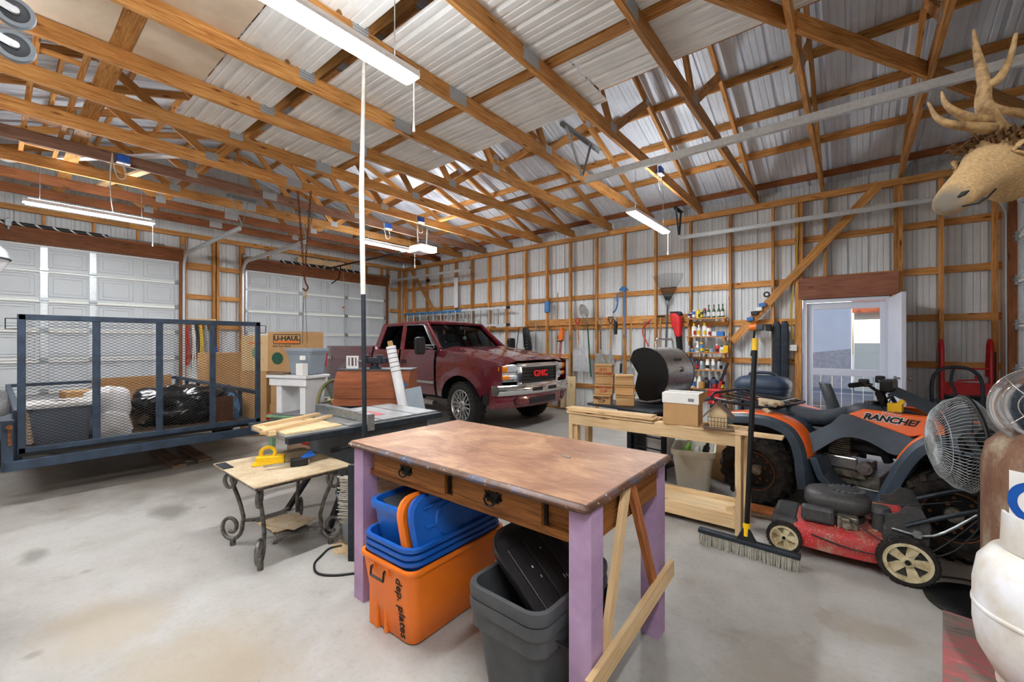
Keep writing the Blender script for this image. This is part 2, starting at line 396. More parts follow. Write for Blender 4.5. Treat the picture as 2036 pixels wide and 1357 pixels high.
for a, b_ in ((YN, 1.6), (1.6, 4.9), (4.9, YF)):
    for k in range(2): board('top_plate', (xs, a, 3.564+k*.038), (xs, b_, 3.564+k*.038), .038, .089, FW, wall_left)
    board('top_girt', (XL+.016, a, 3.575), (XL+.016, b_, 3.575), .089, .034, FW, wall_left)
for d in (D1, D2):
    board('door_header', (XL+.02, d[0]-.06, 3.145), (XL+.02, d[1]+.06, 3.145), .235, .038, 'old_wood', wall_left)
    board('header_cap', (XL, d[0]-.06, 3.275), (XL, d[1]+.06, 3.275), .03, .1, 'old_wood', wall_left)
    for y in (d[0]-.02, d[1]+.02): board('door_jamb', (XL-.02, y, 0), (XL-.02, y, 3.03), .12, .035, 'old_wood', wall_left, (1, 0, 0))
for z in (3.02, 2.40, 1.785, 1.165, .56):
    for a, b_ in ((2.45, 2.98), (3.02, 3.41), (7.18, 7.66)): board('girt', (XL-.06, a, z-.045), (XL-.06, b_, z-.045), .089 if a > 3 or z < 3 else .14, .036, FW, wall_left)
board('spring_pad', (XL+.03, 4.62, 3.42), (XL+.03, 6.02, 3.42), .14, .03, 'pine', wall_left)
# --- near wall (behind the camera) and right wall
wall_near = struct('wall_near', 'stud wall of ribbed white metal behind the viewer')
MN = Matrix.Translation((0, YN-.13, 0)) @ Matrix.Rotation(PI, 4, 'Z')
sheets(-XR-.13, -XL+.13, 0, 3.83, 'sheet_white', wall_near, MN)
x = -10.2
while x < XR: board('stud', (x, YN-.0445, .04), (x, YN-.0445, 3.545), .089, .038, FW, wall_near, (0, 1, 0)); x += .61
for k in range(2): board('top_plate', (XL, YN-.0445, 3.564+k*.038), (XR, YN-.0445, 3.564+k*.038), .038, .089, FW, wall_near)
for z in (3.02, 2.405, 1.785, 1.165, .56): board('girt', (XL, YN-.109, z-.045), (XR, YN-.109, z-.045), .089, .036, FW, wall_near)
wall_right = struct('wall_right', 'stud wall with a garage door at the frame edge')
MR = Matrix.Translation((XR+.13, 0, 0)) @ Matrix.Rotation(-PI/2, 4, 'Z')
D3 = (4.10, 7.24)
sheets(-D3[0], -YN+.13, 0, 3.86, 'sheet_white', wall_right, MR)
sheets(-D3[1], -D3[0], 3.0, 3.86, 'sheet_white', wall_right, MR)
sheets(-YF-.13, -D3[1], 0, 3.86, 'sheet_white', wall_right, MR)
gable(wall_right, XR+.13, -1)
for y in (7.31, 7.6, 4.03, 3.98, 3.4, 2.8, 2.2, 1.6, 1.0, .4, -.2, -.8, -1.4): board('stud', (XR+.0445, y, .04), (XR+.0445, y, 3.545), .089, .045, FW, wall_right, (1, 0, 0))
for k in range(2): board('top_plate', (XR+.0445, YN, 3.564+k*.038), (XR+.0445, YF, 3.564+k*.038), .038, .089, FW, wall_right)
board('door_header', (XR-.02, D3[0]-.06, 3.145), (XR-.02, D3[1]+.06, 3.145), .235, .038, 'old_wood', wall_right)
for y in D3: board('door_jamb', (XR+.02, y+(-.02 if y < 5 else .02), 0), (XR+.02, y+(-.02 if y < 5 else .02), 3.03), .12, .035, 'old_wood', wall_right, (1, 0, 0))
# --- roof sheets and purlins
ceiling = struct('ceiling', 'ribbed metal roof on wooden purlins')
cs = math.sqrt(1+PITCH*PITCH); sl = (YF+.25-RIDGE_Y)*cs
for s in (1, -1):
    a = math.atan(PITCH)
    # local x -> world X, local z -> down the slope away from the ridge, local y -> up out of the roof
    dz = Vector((0, s/cs, -PITCH/cs)); dy = Vector((0, s*PITCH/cs, 1/cs)); dx = Vector((1, 0, 0))
    M = Matrix((dx, dy, dz)).transposed().to_4x4(); M.translation = (0, RIDGE_Y, roof_z(RIDGE_Y))
    sheets(XL-.25, XR+.25, 0, sl, 'roof_sheet', ceiling, M, 'roof_panel')
    for y in (7.52, 6.82, 6.15, 5.52, 4.92, 4.3, 3.7, 3.12):
        yy = y if s > 0 else 2*RIDGE_Y-y
        z = roof_z(yy)-.048
        for x0, x1 in ((XL-.1, -6.6), (-6.6, -2.1), (-2.1, XR+.1)):
            board('purlin', (x0, yy, z), (x1, yy, z), .089, .038, FW if y < 7.4 else 'old_wood', ceiling)
# --- roof trusses
def make_truss(label):
    t = thing('roof_truss', label, 'truss', (0, 0, 0), 0, 'wooden roof trusses')
    za = ZP+.02; zc = za+.07
    yl, yr = 2*RIDGE_Y-YF-.09, YF+.09
    board('bottom_chord', (0, yl, zc), (0, 2.75, zc), .14, .038, FW, t); board('bottom_chord', (0, 2.75, zc), (0, yr, zc), .14, .038, FW, t)
    def zt(y): return 3.64+.047+PITCH*((YF-y) if y >= RIDGE_Y else (YF-2*RIDGE_Y+y))
    board('top_chord', (0, RIDGE_Y, zt(RIDGE_Y)), (0, yr+.1, zt(yr+.1)), .089, .038, FW, t)
    board('top_chord', (0, RIDGE_Y, zt(RIDGE_Y)), (0, yl-.1, zt(yl-.1)), .089, .038, FW, t)
    n1, n2 = 1.26, 2.24
    for s in (1, -1):
        yb = RIDGE_Y+s*n1; yt = RIDGE_Y+s*n2
        board('web', (0, yb+s*.04, za+.13), (0, yt, zt(yt)-.04), .089, .036, FW, t)
        board('web', (0, yb-s*.04, za+.13), (0, RIDGE_Y+s*.06, zt(RIDGE_Y)-.05), .089, .036, FW, t)
        board('heel_block', (0, RIDGE_Y+s*4.56, za+.1), (0, RIDGE_Y+s*4.76, za+.06), .12, .036, 'old_wood', t)
    for x in (-.021, .021):
        for (y, z, w_, h_) in ((2.75, zc+.01, .21, .12), (RIDGE_Y+n1, za+.12, .13, .1), (RIDGE_Y-n1, za+.12, .13, .1), (RIDGE_Y, zt(RIDGE_Y)-.05, .2, .13), (RIDGE_Y+n2, zt(RIDGE_Y+n2)-.03, .11, .08), (RIDGE_Y-n2, zt(RIDGE_Y-n2)-.03, .11, .08)):
            MB().box(x-.0015, x+.0015, y-w_/2, y+w_/2, z-h_/2, z+h_/2).build('nail_plate', 'nail_plate', t)
    return t
m, nt, b = newmat('nail_plate')
v = coords(nt, (0, 95, 42)); vo = N(nt, 'ShaderNodeTexVoronoi'); vo.inputs['Randomness'].default_value = 0; vo.inputs['Scale'].default_value = 1; nt.links.new(v, vo.inputs['Vector'])
r = ramp(nt, vo.outputs['Distance'], [(.22, '#6f6d6b'), (.36, '#bfc4c6')]); nt.links.new(r.outputs[0], b.inputs['Base Color']); b.inputs['Metallic'].default_value = .5; b.inputs['Roughness'].default_value = .5
ordn = ['first', 'second', 'third', 'fourth', 'fifth', 'sixth', 'seventh', 'eighth', 'ninth', 'tenth', 'eleventh', 'twelfth', 'thirteenth', 'fourteenth', 'fifteenth']
tx = [-2.04+.85*k for k in range(3, -10, -1)]
proto = make_truss('wooden roof truss, first from the garage door edging the right of the frame'); proto.location.x = tx[0]
for i, x in enumerate(tx[1:]):
    tr_ = dup(proto, (x, 0, 0), 0, 'wooden roof truss, %s from the garage door edging the right of the frame' % ordn[i+1])
    if -7.3 < x < -6.9 or x < -8.5:
        for ch in tr_.children:
            if ch.name.startswith('bottom_chord'): ch.material_slots[0].link = 'OBJECT'; ch.material_slots[0].material = MATS['weathered_wood'] if x > -8 else MATS['old_wood']
def shop_light(label, x, y0, y1, z, chain=True):
    t = thing('shop_light', label, 'light', (x, (y0+y1)/2, z), 0, 'hanging LED shop lights')
    L = (y1-y0)/2
    MB().prism([(-.07, .012), (-.062, .0), (-.045, .03), (.045, .03), (.062, 0), (.07, .012), (.05, .05), (-.05, .05)], -L, L, Matrix.Rotation(PI/2, 4, 'X')).build('housing', 'white_paint', t)
    for s in (-1, 1):
        MB().box(-.055, .055, s*L-.006, s*L+.006, 0, .05).build('end_cap', 'white_paint', t)
    MB().prism([(-.05, .004), (-.044, -.018), (.044, -.018), (.05, .004)], -L+.02, L-.02, Matrix.Rotation(PI/2, 4, 'X')).build('tube', 'led_glow', t)
    MB().box(-.03, .03, -L+.04, L-.04, .0505, .056).build('added_uplight', 'led_added_up', t)  # unseen upward glow added on top of each fixture to lift the ceiling
    for s in (-1, 1):
        MB().tube([(0, s*L*.78, .05), (0, s*L*.78, max(.2, 3.64-z))], .0035, 5).build('chain', 'galv', t)
    MB().tube([(.03, L-.02, .0), (.03, L-.02, -.28)], .002, 5).build('pull_cord', 'cord_white', t)
    MB().lathe([(.002, -.34), (.009, -.335), (.006, -.30), (.003, -.27)], 8, Matrix.Translation((.03, L-.02, 0))).build('pull_knob', 'white_plastic', t)
    return t
shop_light('large glowing shop light nearest the viewer, at the top of the picture', -2.15, .40, 1.67, 3.06)
shop_light('glowing shop light near the tool wall, above the rake', -2.15, 5.02, 6.31, 3.05)
shop_light('glowing shop light at the left, in front of the larger garage door', -8.0, .24, 1.50, 3.16)
shop_light('glowing shop light beside the garage door opener', -7.13, 4.35, 5.57, 3.31)
shop_light('unseen fill light added behind the viewer, left of the trailer gate', -4.6, -1.4, -.15, 3.1)  # lamp added out of view to brighten the front faces
shop_light('unseen fill light added behind the viewer, near the elk head', .52, -.75, .5, 3.1)  # second added lamp out of view, front fill from the right
# ================================================================== GARAGE DOORS
def garage_door(name, M, width, stiles, cols, label, pad=0):
    """M maps (u along the door, v into the room, z) to the world"""
    d = struct(name, label); d.matrix_local = M
    zs = [3.03, 2.61, 2.12, 1.62, 1.12, .60, .01]
    for z1, z0 in zip(zs, zs[1:]):
        mb = MB().box(0, width, -.045, 0, z0+.005, z1-.005)
        cw = width/cols
        for k in range(cols):
            a, b_ = k*cw+.07, (k+1)*cw-.07; p, q = z0+.065, z1-.065
            for (o, h) in ((0, .018), (.055, .013)):
                A, B, P, Q = a+o, b_-o, p+o*.8, q-o*.8; w_ = .012
                mb.box(A, B, 0, h, P, P+w_); mb.box(A, B, 0, h, Q-w_, Q); mb.box(A, A+w_, 0, h, P+w_, Q-w_); mb.box(B-w_, B, 0, h, P+w_, Q-w_)
        mb.build('door_section', 'door_white', d)
        MB().box(0, width, 0, .030, z1-.038, z1-.007).box(0, width, 0, .022, z0+.007, z0+.024).build('section_rail', 'strut_white', d)
    for u in stiles:
        w_ = .085 if .1 < u < width-.1 else .06
        u0 = min(max(u-w_/2, 0), width-w_)
        for z1, z0 in zip(zs, zs[1:]):
            st = MB().box(u0, u0+w_, .0, .026, z0+.03, z1-.03).build('stile', 'galv_light', d)
        for z in zs[1:-1]:
            MB().box(u0-.008, u0+w_+.008, .022, .032, z-.05, z+.04).cyl((u0-.01, .034, z-.006), (u0+w_+.01, .034, z-.006), .008, n=8).build('hinge', 'galv', d, bev=.002)
    return d
def track(d, u, run, mirror, zt=3.18, rad=.32, name='track'):
    """C-shaped steel door track: upright, bend and level run (v is into the room)"""
    pts = [(u, .07, .02)] + [(u, .07, zt-rad)] + [(u, .07+rad*(1-math.cos(a)), zt-rad+rad*math.sin(a)) for a in [PI/2*k/8 for k in range(1, 9)]] + [(u, run, zt)]
    rings = []
    for i, p in enumerate(pts):
        a, b_ = Vector(pts[max(i-1, 0)]), Vector(pts[min(i+1, len(pts)-1)]); t = (b_-a).normalized(); s = Vector((1, 0, 0)); n_ = t.cross(s)
        prof = [(-.02, .035), (.02, .035), (.02, -.03), (-.012, -.03), (-.012, -.024), (.014, -.024), (.014, .029), (-.02, .029)]
        rings.append([Vector(p)+s*x*mirror+n_*y for x, y in prof])
    return MB().loft(rings).build(name, 'galv_light', d)
def spring(d, u0, u1, z=3.31, v=.1):
    MB().cyl((u0-.8, v, z), (u1+.8, v, z), .012, n=8).build('shaft', 'galv', d)
    MB().cyl((u0, v, z), (u1, v, z), .032, n=14).build('torsion_spring', 'spring_black', d)
m, nt, b = newmat('spring_black')
v = coords(nt, (1, 0, 0)); wv = N(nt, 'ShaderNodeTexWave'); wv.inputs['Scale'].default_value = 3.2
tc = N(nt, 'ShaderNodeTexCoord'); nt.links.new(tc.outputs['Object'], wv.inputs['Vector']); wv.bands_direction = 'DIAGONAL'
r = ramp(nt, wv.outputs['Fac'], [(.9, '#15161a'), (.96, '#e6e6e6')]); nt.links.new(r.outputs[0], b.inputs['Base Color']); b.inputs['Roughness'].default_value = .5
MD = lambda y: Matrix.Translation((XL-.005, y, 0)) @ Matrix.Rotation(PI/2, 4, 'Z') @ Matrix.Scale(-1, 4, (0, 1, 0))
def axes(u, v, o): M = Matrix((u, v, (0, 0, 1))).transposed().to_4x4(); M.translation = o; return M
d1 = garage_door('door_1', axes((0, 1, 0), (1, 0, 0), (XL-.05, D1[0], 0)), 3.64, [.02, 1.24, 1.84, 2.42, 3.62], 6, 'white raised-panel garage door behind the mesh-gated trailer')
track(d1, 3.70, 3.12, 1); track(d1, -.06, 3.12, -1)
for a, b_ in ((.35, 1.42), (1.5, 2.6)): spring(d1, a, b_)
MB().box(1.43, 1.49, .03, .16, 3.25, 3.36).cyl((1.46, .1, 3.2), (1.46, .1, 3.38), .02).build('centre_bracket', 'galv', d1)
MB().cyl((3.66, .1, 3.31), (3.70, .1, 3.31), .055).build('cable_drum', 'galv', d1)
d2 = garage_door('door_2', axes((0, 1, 0), (1, 0, 0), (XL-.05, D2[0], 0)), 3.62, [.02, 1.22, 2.40, 3.60], 6, 'white raised-panel garage door behind the maroon pickup')
track(d2, 3.68, 3.30, 1); track(d2, -.05, 3.05, -1)
for a, b_ in ((.72, 1.7), (1.8, 2.9)): spring(d2, a, b_)
MB().box(1.72, 1.78, .03, .16, 3.25, 3.36).build('centre_bracket', 'galv', d2)
MB().cyl((-.02, .1, 3.31), (-.06, .1, 3.31), .055).build('cable_drum', 'galv', d2)
MB().cyl((3.64, .1, 3.31), (3.68, .1, 3.31), .055).build('cable_drum', 'galv', d2)
d3 = garage_door('door_3', axes((0, 1, 0), (-1, 0, 0), (XR+.05, D3[0], 0)), 3.14, [.02, 1.05, 2.09, 3.12], 6, 'white garage door with steel track at the right edge of the frame')
track(d3, 3.19, 3.72, 1); track(d3, -.05, 3.72, -1)
for z in (.6, 1.12, 1.62, 2.12, 2.61):
    MB().box(3.10, 3.17, .01, .05, z-.06, z+.05).cyl((3.13, .05, z), (3.2, .07, z), .012).build('roller_hinge', 'galv', d3)
for z in [.25+.11*k for k in range(25)]:
    MB().box(3.145, 3.153, .027, .03, z, z+.03).build('slot', 'black_metal', d3)
# the wire that drops from each level track to the truss above it, and the bolted angle hangers
def hanger(label, x, y, z0, L, mat='galv', lean=.12):
    t = thing('track_hanger', label, 'bracket', (x, y, z0))
    h = 3.655-z0
    MB().box(-.02, .02, -L, L, h-.012, h-.004).box(-.02, -.014, -L, L, h-.045, h-.004).build('top_angle', mat, t)
    MB().bar((0, -L*.8, h-.02), (0, 0, .02), .03, .004, (1, 0, 0)).build('strut', mat, t)
    MB().bar((.006, L*.45, h-.02), (.006, 0, .02), .03, .004, (1, 0, 0)).build('strut', mat, t)
    return t
plain('perforated', '#c2c4c6', .4, .7, None, .3, 120)
hanger('perforated steel angle hanger near the middle of the ceiling', -2.28, 4.03, 3.2, .42, 'perforated')
hanger('dark steel angle hanger beside the shop light near the tool wall', -2.26, 7.25, 3.2, .2, 'dark_steel')
hanger('steel angle hanger at the end of the right door track of the larger garage door', -7.30, 2.42, 3.2, .2, 'galv')
hanger('steel angle hanger at the left track end of the smaller garage door', -7.38, 3.45, 3.2, .2, 'galv')
t = thing('track_hanger', 'thin wire holding the track above the ladder on the tool wall', 'bracket', (-7.1, 7.18, 3.2))
MB().tube([(0, 0, 0), (0, 0, .42)], .006, 6).build('rod', 'galv', t); MB().box(-.02, .02, -.02, .02, -.02, .03).build('clip', 'galv', t)
# ================================================================== GARAGE DOOR OPENER
t = thing('door_opener', 'garage door opener with a lit lamp on a long black rail', 'door opener', (-6.55, 5.26, 3.22))
MB().bar((-.15, 0, .04), (-3.72, 0, .04), .03, .03).build('rail', 'black_metal', t)
MB().prism(rrect(.36, .3, .05), -.06, .08).build('housing', 'white_paint', t, bev=.01)
MB().prism(rrect(.16, .26, .05, cx=.27), -.07, .02).build('lamp', 'led_glow', t, smooth=40)
for s in (-.1, .1): MB().bar((.05, s, .08), (.05, s*1.2, .43), .03, .003, (0, 1, 0)).build('strap', 'galv', t)
MB().bar((-3.0, 0, .02), (-3.1, .02, -.25), .02, .02, (0, 1, 0)).build('door_arm', 'black_metal', t)
MB().bar((-3.1, .02, -.25), (-3.45, .02, -.34), .02, .02).build('door_arm', 'black_metal', t)
MB().tube([(-2.9, .02, .02), (-2.9, .02, -.95)], .002, 5).build('release_cord', 'cord_white', t); MB().box(-2.92, -2.88, 0, .04, -.98, -.95).build('release_handle', 'red', t)
# ================================================================== LOOSE CEILING SHEETS AND STORED BOARDS
ZC = ZP+.02+.14
def ceil_sheet(label, x0, x1, y0, y1, tilt=0, dz=0):
    M = Matrix(((0, -1, 0), (0, 0, 0), (0, 0, 0))).to_4x4()
    # local x -> world Y, local z -> world X, ribs up
    M = Matrix((Vector((0, 1, 0)), Vector((0, 0, 1)), Vector((1, 0, 0)))).transposed().to_4x4()
    t = thing('ceiling_sheet', label, 'metal sheet', (0, 0, ZC+.006+dz), 0, 'loose metal sheets lying on the trusses')
    mb = MB(); pr = profile(y0, y1, .2286, .028); n = len(pr)
    vs = [(x0, y, h) for y, h in pr] + [(x1, y, h) for y, h in pr] + [(x0, y, h+.003) for y, h in pr] + [(x1, y, h+.003) for y, h in pr]
    fs = [(i, i+1, n+i+1, n+i) for i in range(n-1)] + [(2*n+i, 3*n+i, 3*n+i+1, 2*n+i+1) for i in range(n-1)]
    fs += [(i, 2*n+i, 2*n+i+1, i+1) for i in range(n-1)] + [(n+i, n+i+1, 3*n+i+1, 3*n+i) for i in range(n-1)] + [(0, n, 3*n, 2*n), (n-1, 3*n-1, 4*n-1, 2*n-1)]
    mb.add(vs, fs).build('sheet', 'ceiling_sheet', t)
    return t
ceil_sheet('narrow white ribbed sheet on the trusses beside the tan boards', -5.46, .1, 1.215, 1.80)
ceil_sheet('long white ribbed sheet on the trusses left of the runner board', -5.45, 1.3, 1.93, 2.95)
ceil_sheet('white ribbed sheet right of the runner board, farther half', -4.70, -1.86, 3.05, 3.80, dz=.0)
ceil_sheet('white ribbed sheet right of the runner board, nearer half', -1.84, 1.3, 3.05, 3.64, dz=.0)
def sag_board(label, x0, x1, y0, y1):
    t = thing('tan_board', label, 'board', (0, 0, ZC), 0, 'tan boards lying on the trusses')
    def z(u, v_):
        x = x0+(x1-x0)*u; k = (x+2.04)/.85; return .004-.022*abs(math.sin(PI*k))**1.2*(.5+.5*math.sin(PI*v_))
    mb = MB()
    mb.grid(lambda u, v_: (x0+(x1-x0)*u, y0+(y1-y0)*v_, z(u, v_)), 24, 4); mb.grid(lambda u, v_: (x0+(x1-x0)*u, y0+(y1-y0)*v_, z(u, v_)+.012), 24, 4)
    mb.build('sheet', 'tan_board', t, smooth=50); return t
sag_board('sagging tan board on the trusses between plank and ribbed sheet', -4.62, -.2, .715, 1.20)
sag_board('dirty tan board on the trusses in the upper left corner', -4.58, -.2, -.55, .58)
def runner(name, label, y, x0, x1, w_, t_, mat, z):
    tag(board(name, (x0, y, z), (x1, y, z), t_, w_, mat), label, 'board')
runner('runner_board', 'yellow runner board across the trusses under the ribbed sheets', 3.0, -5.9, 1.3, .089, .036, 'frame_wood', ZC+.019)
runner('runner_board', 'runner board across the trusses beside the long door track', 5.5, -6.6, 1.3, .089, .036, 'frame_wood', ZC+.019)
runner('runner_plank', 'wide plank lying across the trusses at upper left', .645, -9.8, -1.9, .135, .03, 'frame_wood', ZC+.016)
t = thing('stick_frame', 'light wooden stick frame stored on the trusses at upper left', 'frame', (0, 0, ZC))
for y in (.22, .50): board('rail', (-8.4, y, .02), (-4.9, y, .02), .036, .04, 'frame_wood', t)
for x in (-5.15, -5.9, -6.8, -7.7): board('slat', (x, .24, .025), (x, .48, .025), .07, .018, 'frame_wood', t, up=(1, 0, 0))
tag(board('trim_strip', (-8.6, .1, ZC+.018), (-6.6, 1.55, ZC+.018), .03, .09, 'white_paint'), 'white strip stored on the trusses above the left shop light', 'trim strip')
tag(board('spare_stud', (-9.4, .9, ZC+.02), (-7.6, 1.35, ZC+.02), .036, .089, 'pine'), 'pale spare board stored on the trusses at the far left', 'board')
# lateral brace that crosses the trusses at the upper right
for (p, q, n_) in (((-1.17, 2.17), (-.362, 3.55), 'nearest piece'), ((-.318, 3.62), (.488, 4.96), 'middle piece'), ((.532, 5.04), (1.338, 6.42), 'piece behind the antlers')):
    tag(board('lateral_brace', (p[0], p[1], ZP+.09), (q[0], q[1], ZP+.09), .13, .036, 'frame_wood'), 'diagonal wooden brace between the trusses at upper right, ' + n_, 'brace')
# ================================================================== PICKUP TRUCK
def glassmat(name, tint, refl=.12, alpha=.25):
    m, nt, b = newmat(name); nt.nodes.remove(b)
    tr = N(nt, 'ShaderNodeBsdfTransparent'); gl = N(nt, 'ShaderNodeBsdfGlossy'); mx = N(nt, 'ShaderNodeMixShader')
    tr.inputs[0].default_value = lin(tint); gl.inputs['Roughness'].default_value = .03; gl.inputs[0].default_value = (.9, .95, 1, 1)
    lw = N(nt, 'ShaderNodeLayerWeight'); lw.inputs[0].default_value = refl
    nt.links.new(lw.outputs['Fresnel'], mx.inputs[0]); nt.links.new(tr.outputs[0], mx.inputs[1]); nt.links.new(gl.outputs[0], mx.inputs[2])
    nt.links.new(mx.outputs[0], nt.nodes['Material Output'].inputs[0]); return m
glassmat('truck_glass', '#9fb3ac', .12); glassmat('dark_glass', '#0b0e12', .07); glassmat('clear_glass', '#f2f5fa', .1)
m, nt, b = newmat('maroon_paint')
v = coords(nt); f = noisef(nt, v, 60, 2); r = ramp(nt, f, [(.3, '#520f1b'), (.7, '#6b1a27')]); nt.links.new(r.outputs[0], b.inputs['Base Color'])
b.inputs['Roughness'].default_value = .25; b.inputs['Coat Weight'].default_value = 1.0; b.inputs['Coat Roughness'].default_value = .05; b.inputs['Metallic'].default_value = .12
plain('amber', '#e8851a', .2, 0, .6, .1, 30, trans=.1); plain('lamp_clear', '#d9dde0', .12, .5, None, .15, 60)
plain('seat_grey', '#3c3f41', .9); plain('tread', '#1d1e1f', .85, 0, .3, .3, 40, c2='#2d2a27')
T = thing('pickup_truck', 'maroon extended-cab pickup truck parked nose toward the workbench', 'truck', (-4.91, 5.75, 0), math.radians(-2.3))
WB = 3.645
def zb(x):
    z = .50 if x < -.45 or x > .45 else .5
    if x > .47: z = .60
    for xc in (0, -WB):
        dx = x-xc
        if abs(dx) < .50: z = max(z, .38+math.sqrt(.50**2-dx*dx))
    return z
def zt(x):
    if x > -.62: u = (x+.62)/1.44; return 1.285-.10*u-.09*u*u
    if x > -2.66: return 1.275
    return 1.335
def hw(x, z):
    w_ = .975-.05*max(0, (z-1.0)/.35)**2-.05*max(0, (.8-z)/.35)**2
    for xc in (0, -WB):
        r_ = math.hypot(x-xc, z-.38)
        if r_ < .62: w_ += .028*(1-max(0, r_-.50)/.12) if r_ > .5 else .028
    if x > .35: u = (x-.35)/.5; w_ -= .13*u*u
    if x < -4.5: w_ -= .05*((-4.5-x)/.35)**2
    return w_
xs_all = sorted(set([round(-4.82+.06*i, 3) for i in range(95)] + [.5, -.5, -WB+.5, -WB-.5, .47, .49, -.49, -WB+.49, -WB-.49, .815, -.62, -2.66, -2.67]))
xs_all = [x for x in xs_all if x <= .82]
def side_panel(name, x0, x1, zlo=None, parent=T):
    for s in (-1, 1):
        xs2 = [x for x in xs_all if x0-1e-6 <= x <= x1+1e-6]; nv = 9; mb = MB()
        vs = []
        for x in xs2:
            a, c_ = zb(x), zt(x)
            vs += [(x, s*hw(x, a+(c_-a)*j/nv), a+(c_-a)*j/nv) for j in range(nv+1)]
            vs.append((x, s*(hw(x, c_)-.045), c_+.012))
        k = nv+2
        mb.add(vs, [(i*k+j, (i+1)*k+j, (i+1)*k+j+1, i*k+j+1) for i in range(len(xs2)-1) for j in range(k-1)])
        mb.build(name, 'maroon_paint', parent, smooth=35)
side_panel('bed_side', -4.82, -2.72); side_panel('front_fender', -.62, .82)
side_panel('cab_side', -2.68, -1.72); side_panel('door_panel', -1.70, -.64)
# bed: inner walls, floor, tailgate
MB().box(-4.78, -2.74, -.86, -.84, .75, 1.33).box(-4.78, -2.74, .84, .86, .75, 1.33).box(-4.78, -2.74, -.86, .86, .72, .76).box(-2.78, -2.74, -.9, .9, .72, 1.34).build('bed_liner', 'black_plastic', T)
MB().box(-4.84, -4.78, -.9, .9, .62, 1.34).build('tailgate', 'maroon_paint', T, bev=.015)
MB().box(-4.98, -4.8, -.95, .95, .48, .66).build('rear_bumper', 'chrome', T, bev=.03)
for s in (-1, 1): MB().box(-4.86, -4.70, s*.9-.055, s*.9+.055, .85, 1.25).build('tail_light', 'red_plastic', T, bev=.015)
# hood
mb = MB()
def hood(u, v_):
    x = -.62+1.44*u; y = (v_*2-1)
    w_ = hw(min(x, .82), zt(x))-.045; crown = .055*(1-abs(y)**2.4)
    crease = .022*math.exp(-((abs(y)-.62)/.10)**2)*(1-u*.3)
    front = -.035*max(0, u-.88)/.12
    return (x-.05*abs(y)**2*(1 if u < .01 else 0), y*w_, zt(x)+.012+crown+crease+front)
mb.grid(hood, 22, 30).build('hood', 'maroon_paint', T, smooth=40)
def fx(y): return .88-.16*abs(y/.9)**2.6
def band(name, mat, y0, y1, z0, z1, off, th=.03, n=24, zc=None, bev=.006, parent=T, bulge=0):
    ys_ = [y0+(y1-y0)*k/n for k in range(n+1)]; R = []
    for y in ys_:
        x = fx(y)+off
        R.append([(x-th, y, z0), (x-.004, y, z0), (x+bulge, y, z0*.65+z1*.35), (x+bulge, y, z0*.3+z1*.7), (x-.004, y, z1), (x-th, y, z1)])
    return MB().loft(R).build(name, mat, parent, smooth=40, bev=0)
band('grille_back', 'black_plastic', -.50, .50, .72, 1.05, -.03, .05)
for k in range(5): band('grille_bar', 'black_plastic' if k % 1 == 0 else 'steel', -.46, .46, .775+k*.052, .795+k*.052, .0, .03)
g = band('grille_frame', 'chrome', -.55, .55, 1.02, 1.085, .02, .06, bulge=.01); band('grille_frame', 'chrome', -.52, .52, .70, .765, .03, .06, bulge=.012)
for s in (-1, 1): band('grille_frame', 'chrome', s*.46, s*.55, .72, 1.06, .02, .06, n=4, bulge=.01)
text('emblem_letters', 'GMC', .135, 'red_plastic', T, (.90, .0, .905), (PI/2, 0, PI/2), .012, 1.25, bold=.004)
for s in (-1, 1):
    band('headlight', 'lamp_clear', s*.56, s*.86, .955, 1.065, .02, .08, n=8, bulge=.015)
    band('turn_signal', 'amber', s*.74, s*.885, .95, 1.062, .03, .10, n=6, bulge=.02)
    band('lamp_bezel', 'chrome', s*.55, s*.89, .80, .945, .012, .06, n=8)
    band('parking_light', 'lamp_clear', s*.57, s*.80, .84, .905, .028, .05, n=6, bulge=.012)
    band('side_marker', 'amber', s*.70, s*.86, .838, .907, .034, .05, n=6, bulge=.012)
band('front_bumper', 'chrome', -.93, .93, .60, .755, .09, .13, n=40, bulge=.03)
for y in (-.2, .2): band('bumper_slot', 'black_metal', y-.12, y+.12, .645, .70, .124, .01, n=6)
band('valance', 'maroon_paint', -.95, .95, .40, .605, .05, .12, n=40, bulge=.025)
band('air_intake', 'black_plastic', -.34, .34, .44, .545, .085, .02, n=14)
for s in (-1, 1):
    MB().cyl((fx(.6)+.03, s*.60, .505), (fx(.6)+.085, s*.60, .505), .062, n=20).build('fog_light_bezel', 'black_plastic', T); MB().cyl((fx(.6)+.05, s*.60, .505), (fx(.6)+.09, s*.60, .505), .045, n=18).build('fog_light', 'maroon_paint', T)
# cab: pillars, roof, glass
B = 1.285; RF = 1.815
def P3(a, b_, u): return tuple(Vector(a)*(1-u)+Vector(b_)*u)
ya, yr = .885, .70
A0, A1 = (-.66, .84, B), (-1.22, yr, RF-.05)
def pillar(name, a, b_, w_, t_, up): 
    for s in (-1, 1):
        p = (a[0], a[1]*s, a[2]); q = (b_[0], b_[1]*s, b_[2]); MB().bar(p, q, w_, t_, up).build(name, 'maroon_paint', T, bev=.012)
pillar('a_pillar', A0, A1, .075, .06, (1, 0, .2)); pillar('b_pillar', (-1.74, ya, B-.02), (-1.86, yr+.02, RF-.05), .13, .05, (1, 0, 0))
pillar('c_pillar', (-2.66, ya-.02, B-.02), (-2.60, yr, RF-.05), .17, .06, (1, 0, 0))
mb = MB(); RFn = 14
def roof(u, v_):
    x = -2.70+1.52*u; y = v_*2-1; e = .035*(1-min(1, min(u, 1-u)*9))**2
    return (x, y*(yr+.035), RF+.045*(1-abs(y)**2.5)-.055*abs(y)**7+.015*math.sin(PI*u)-e-.015)
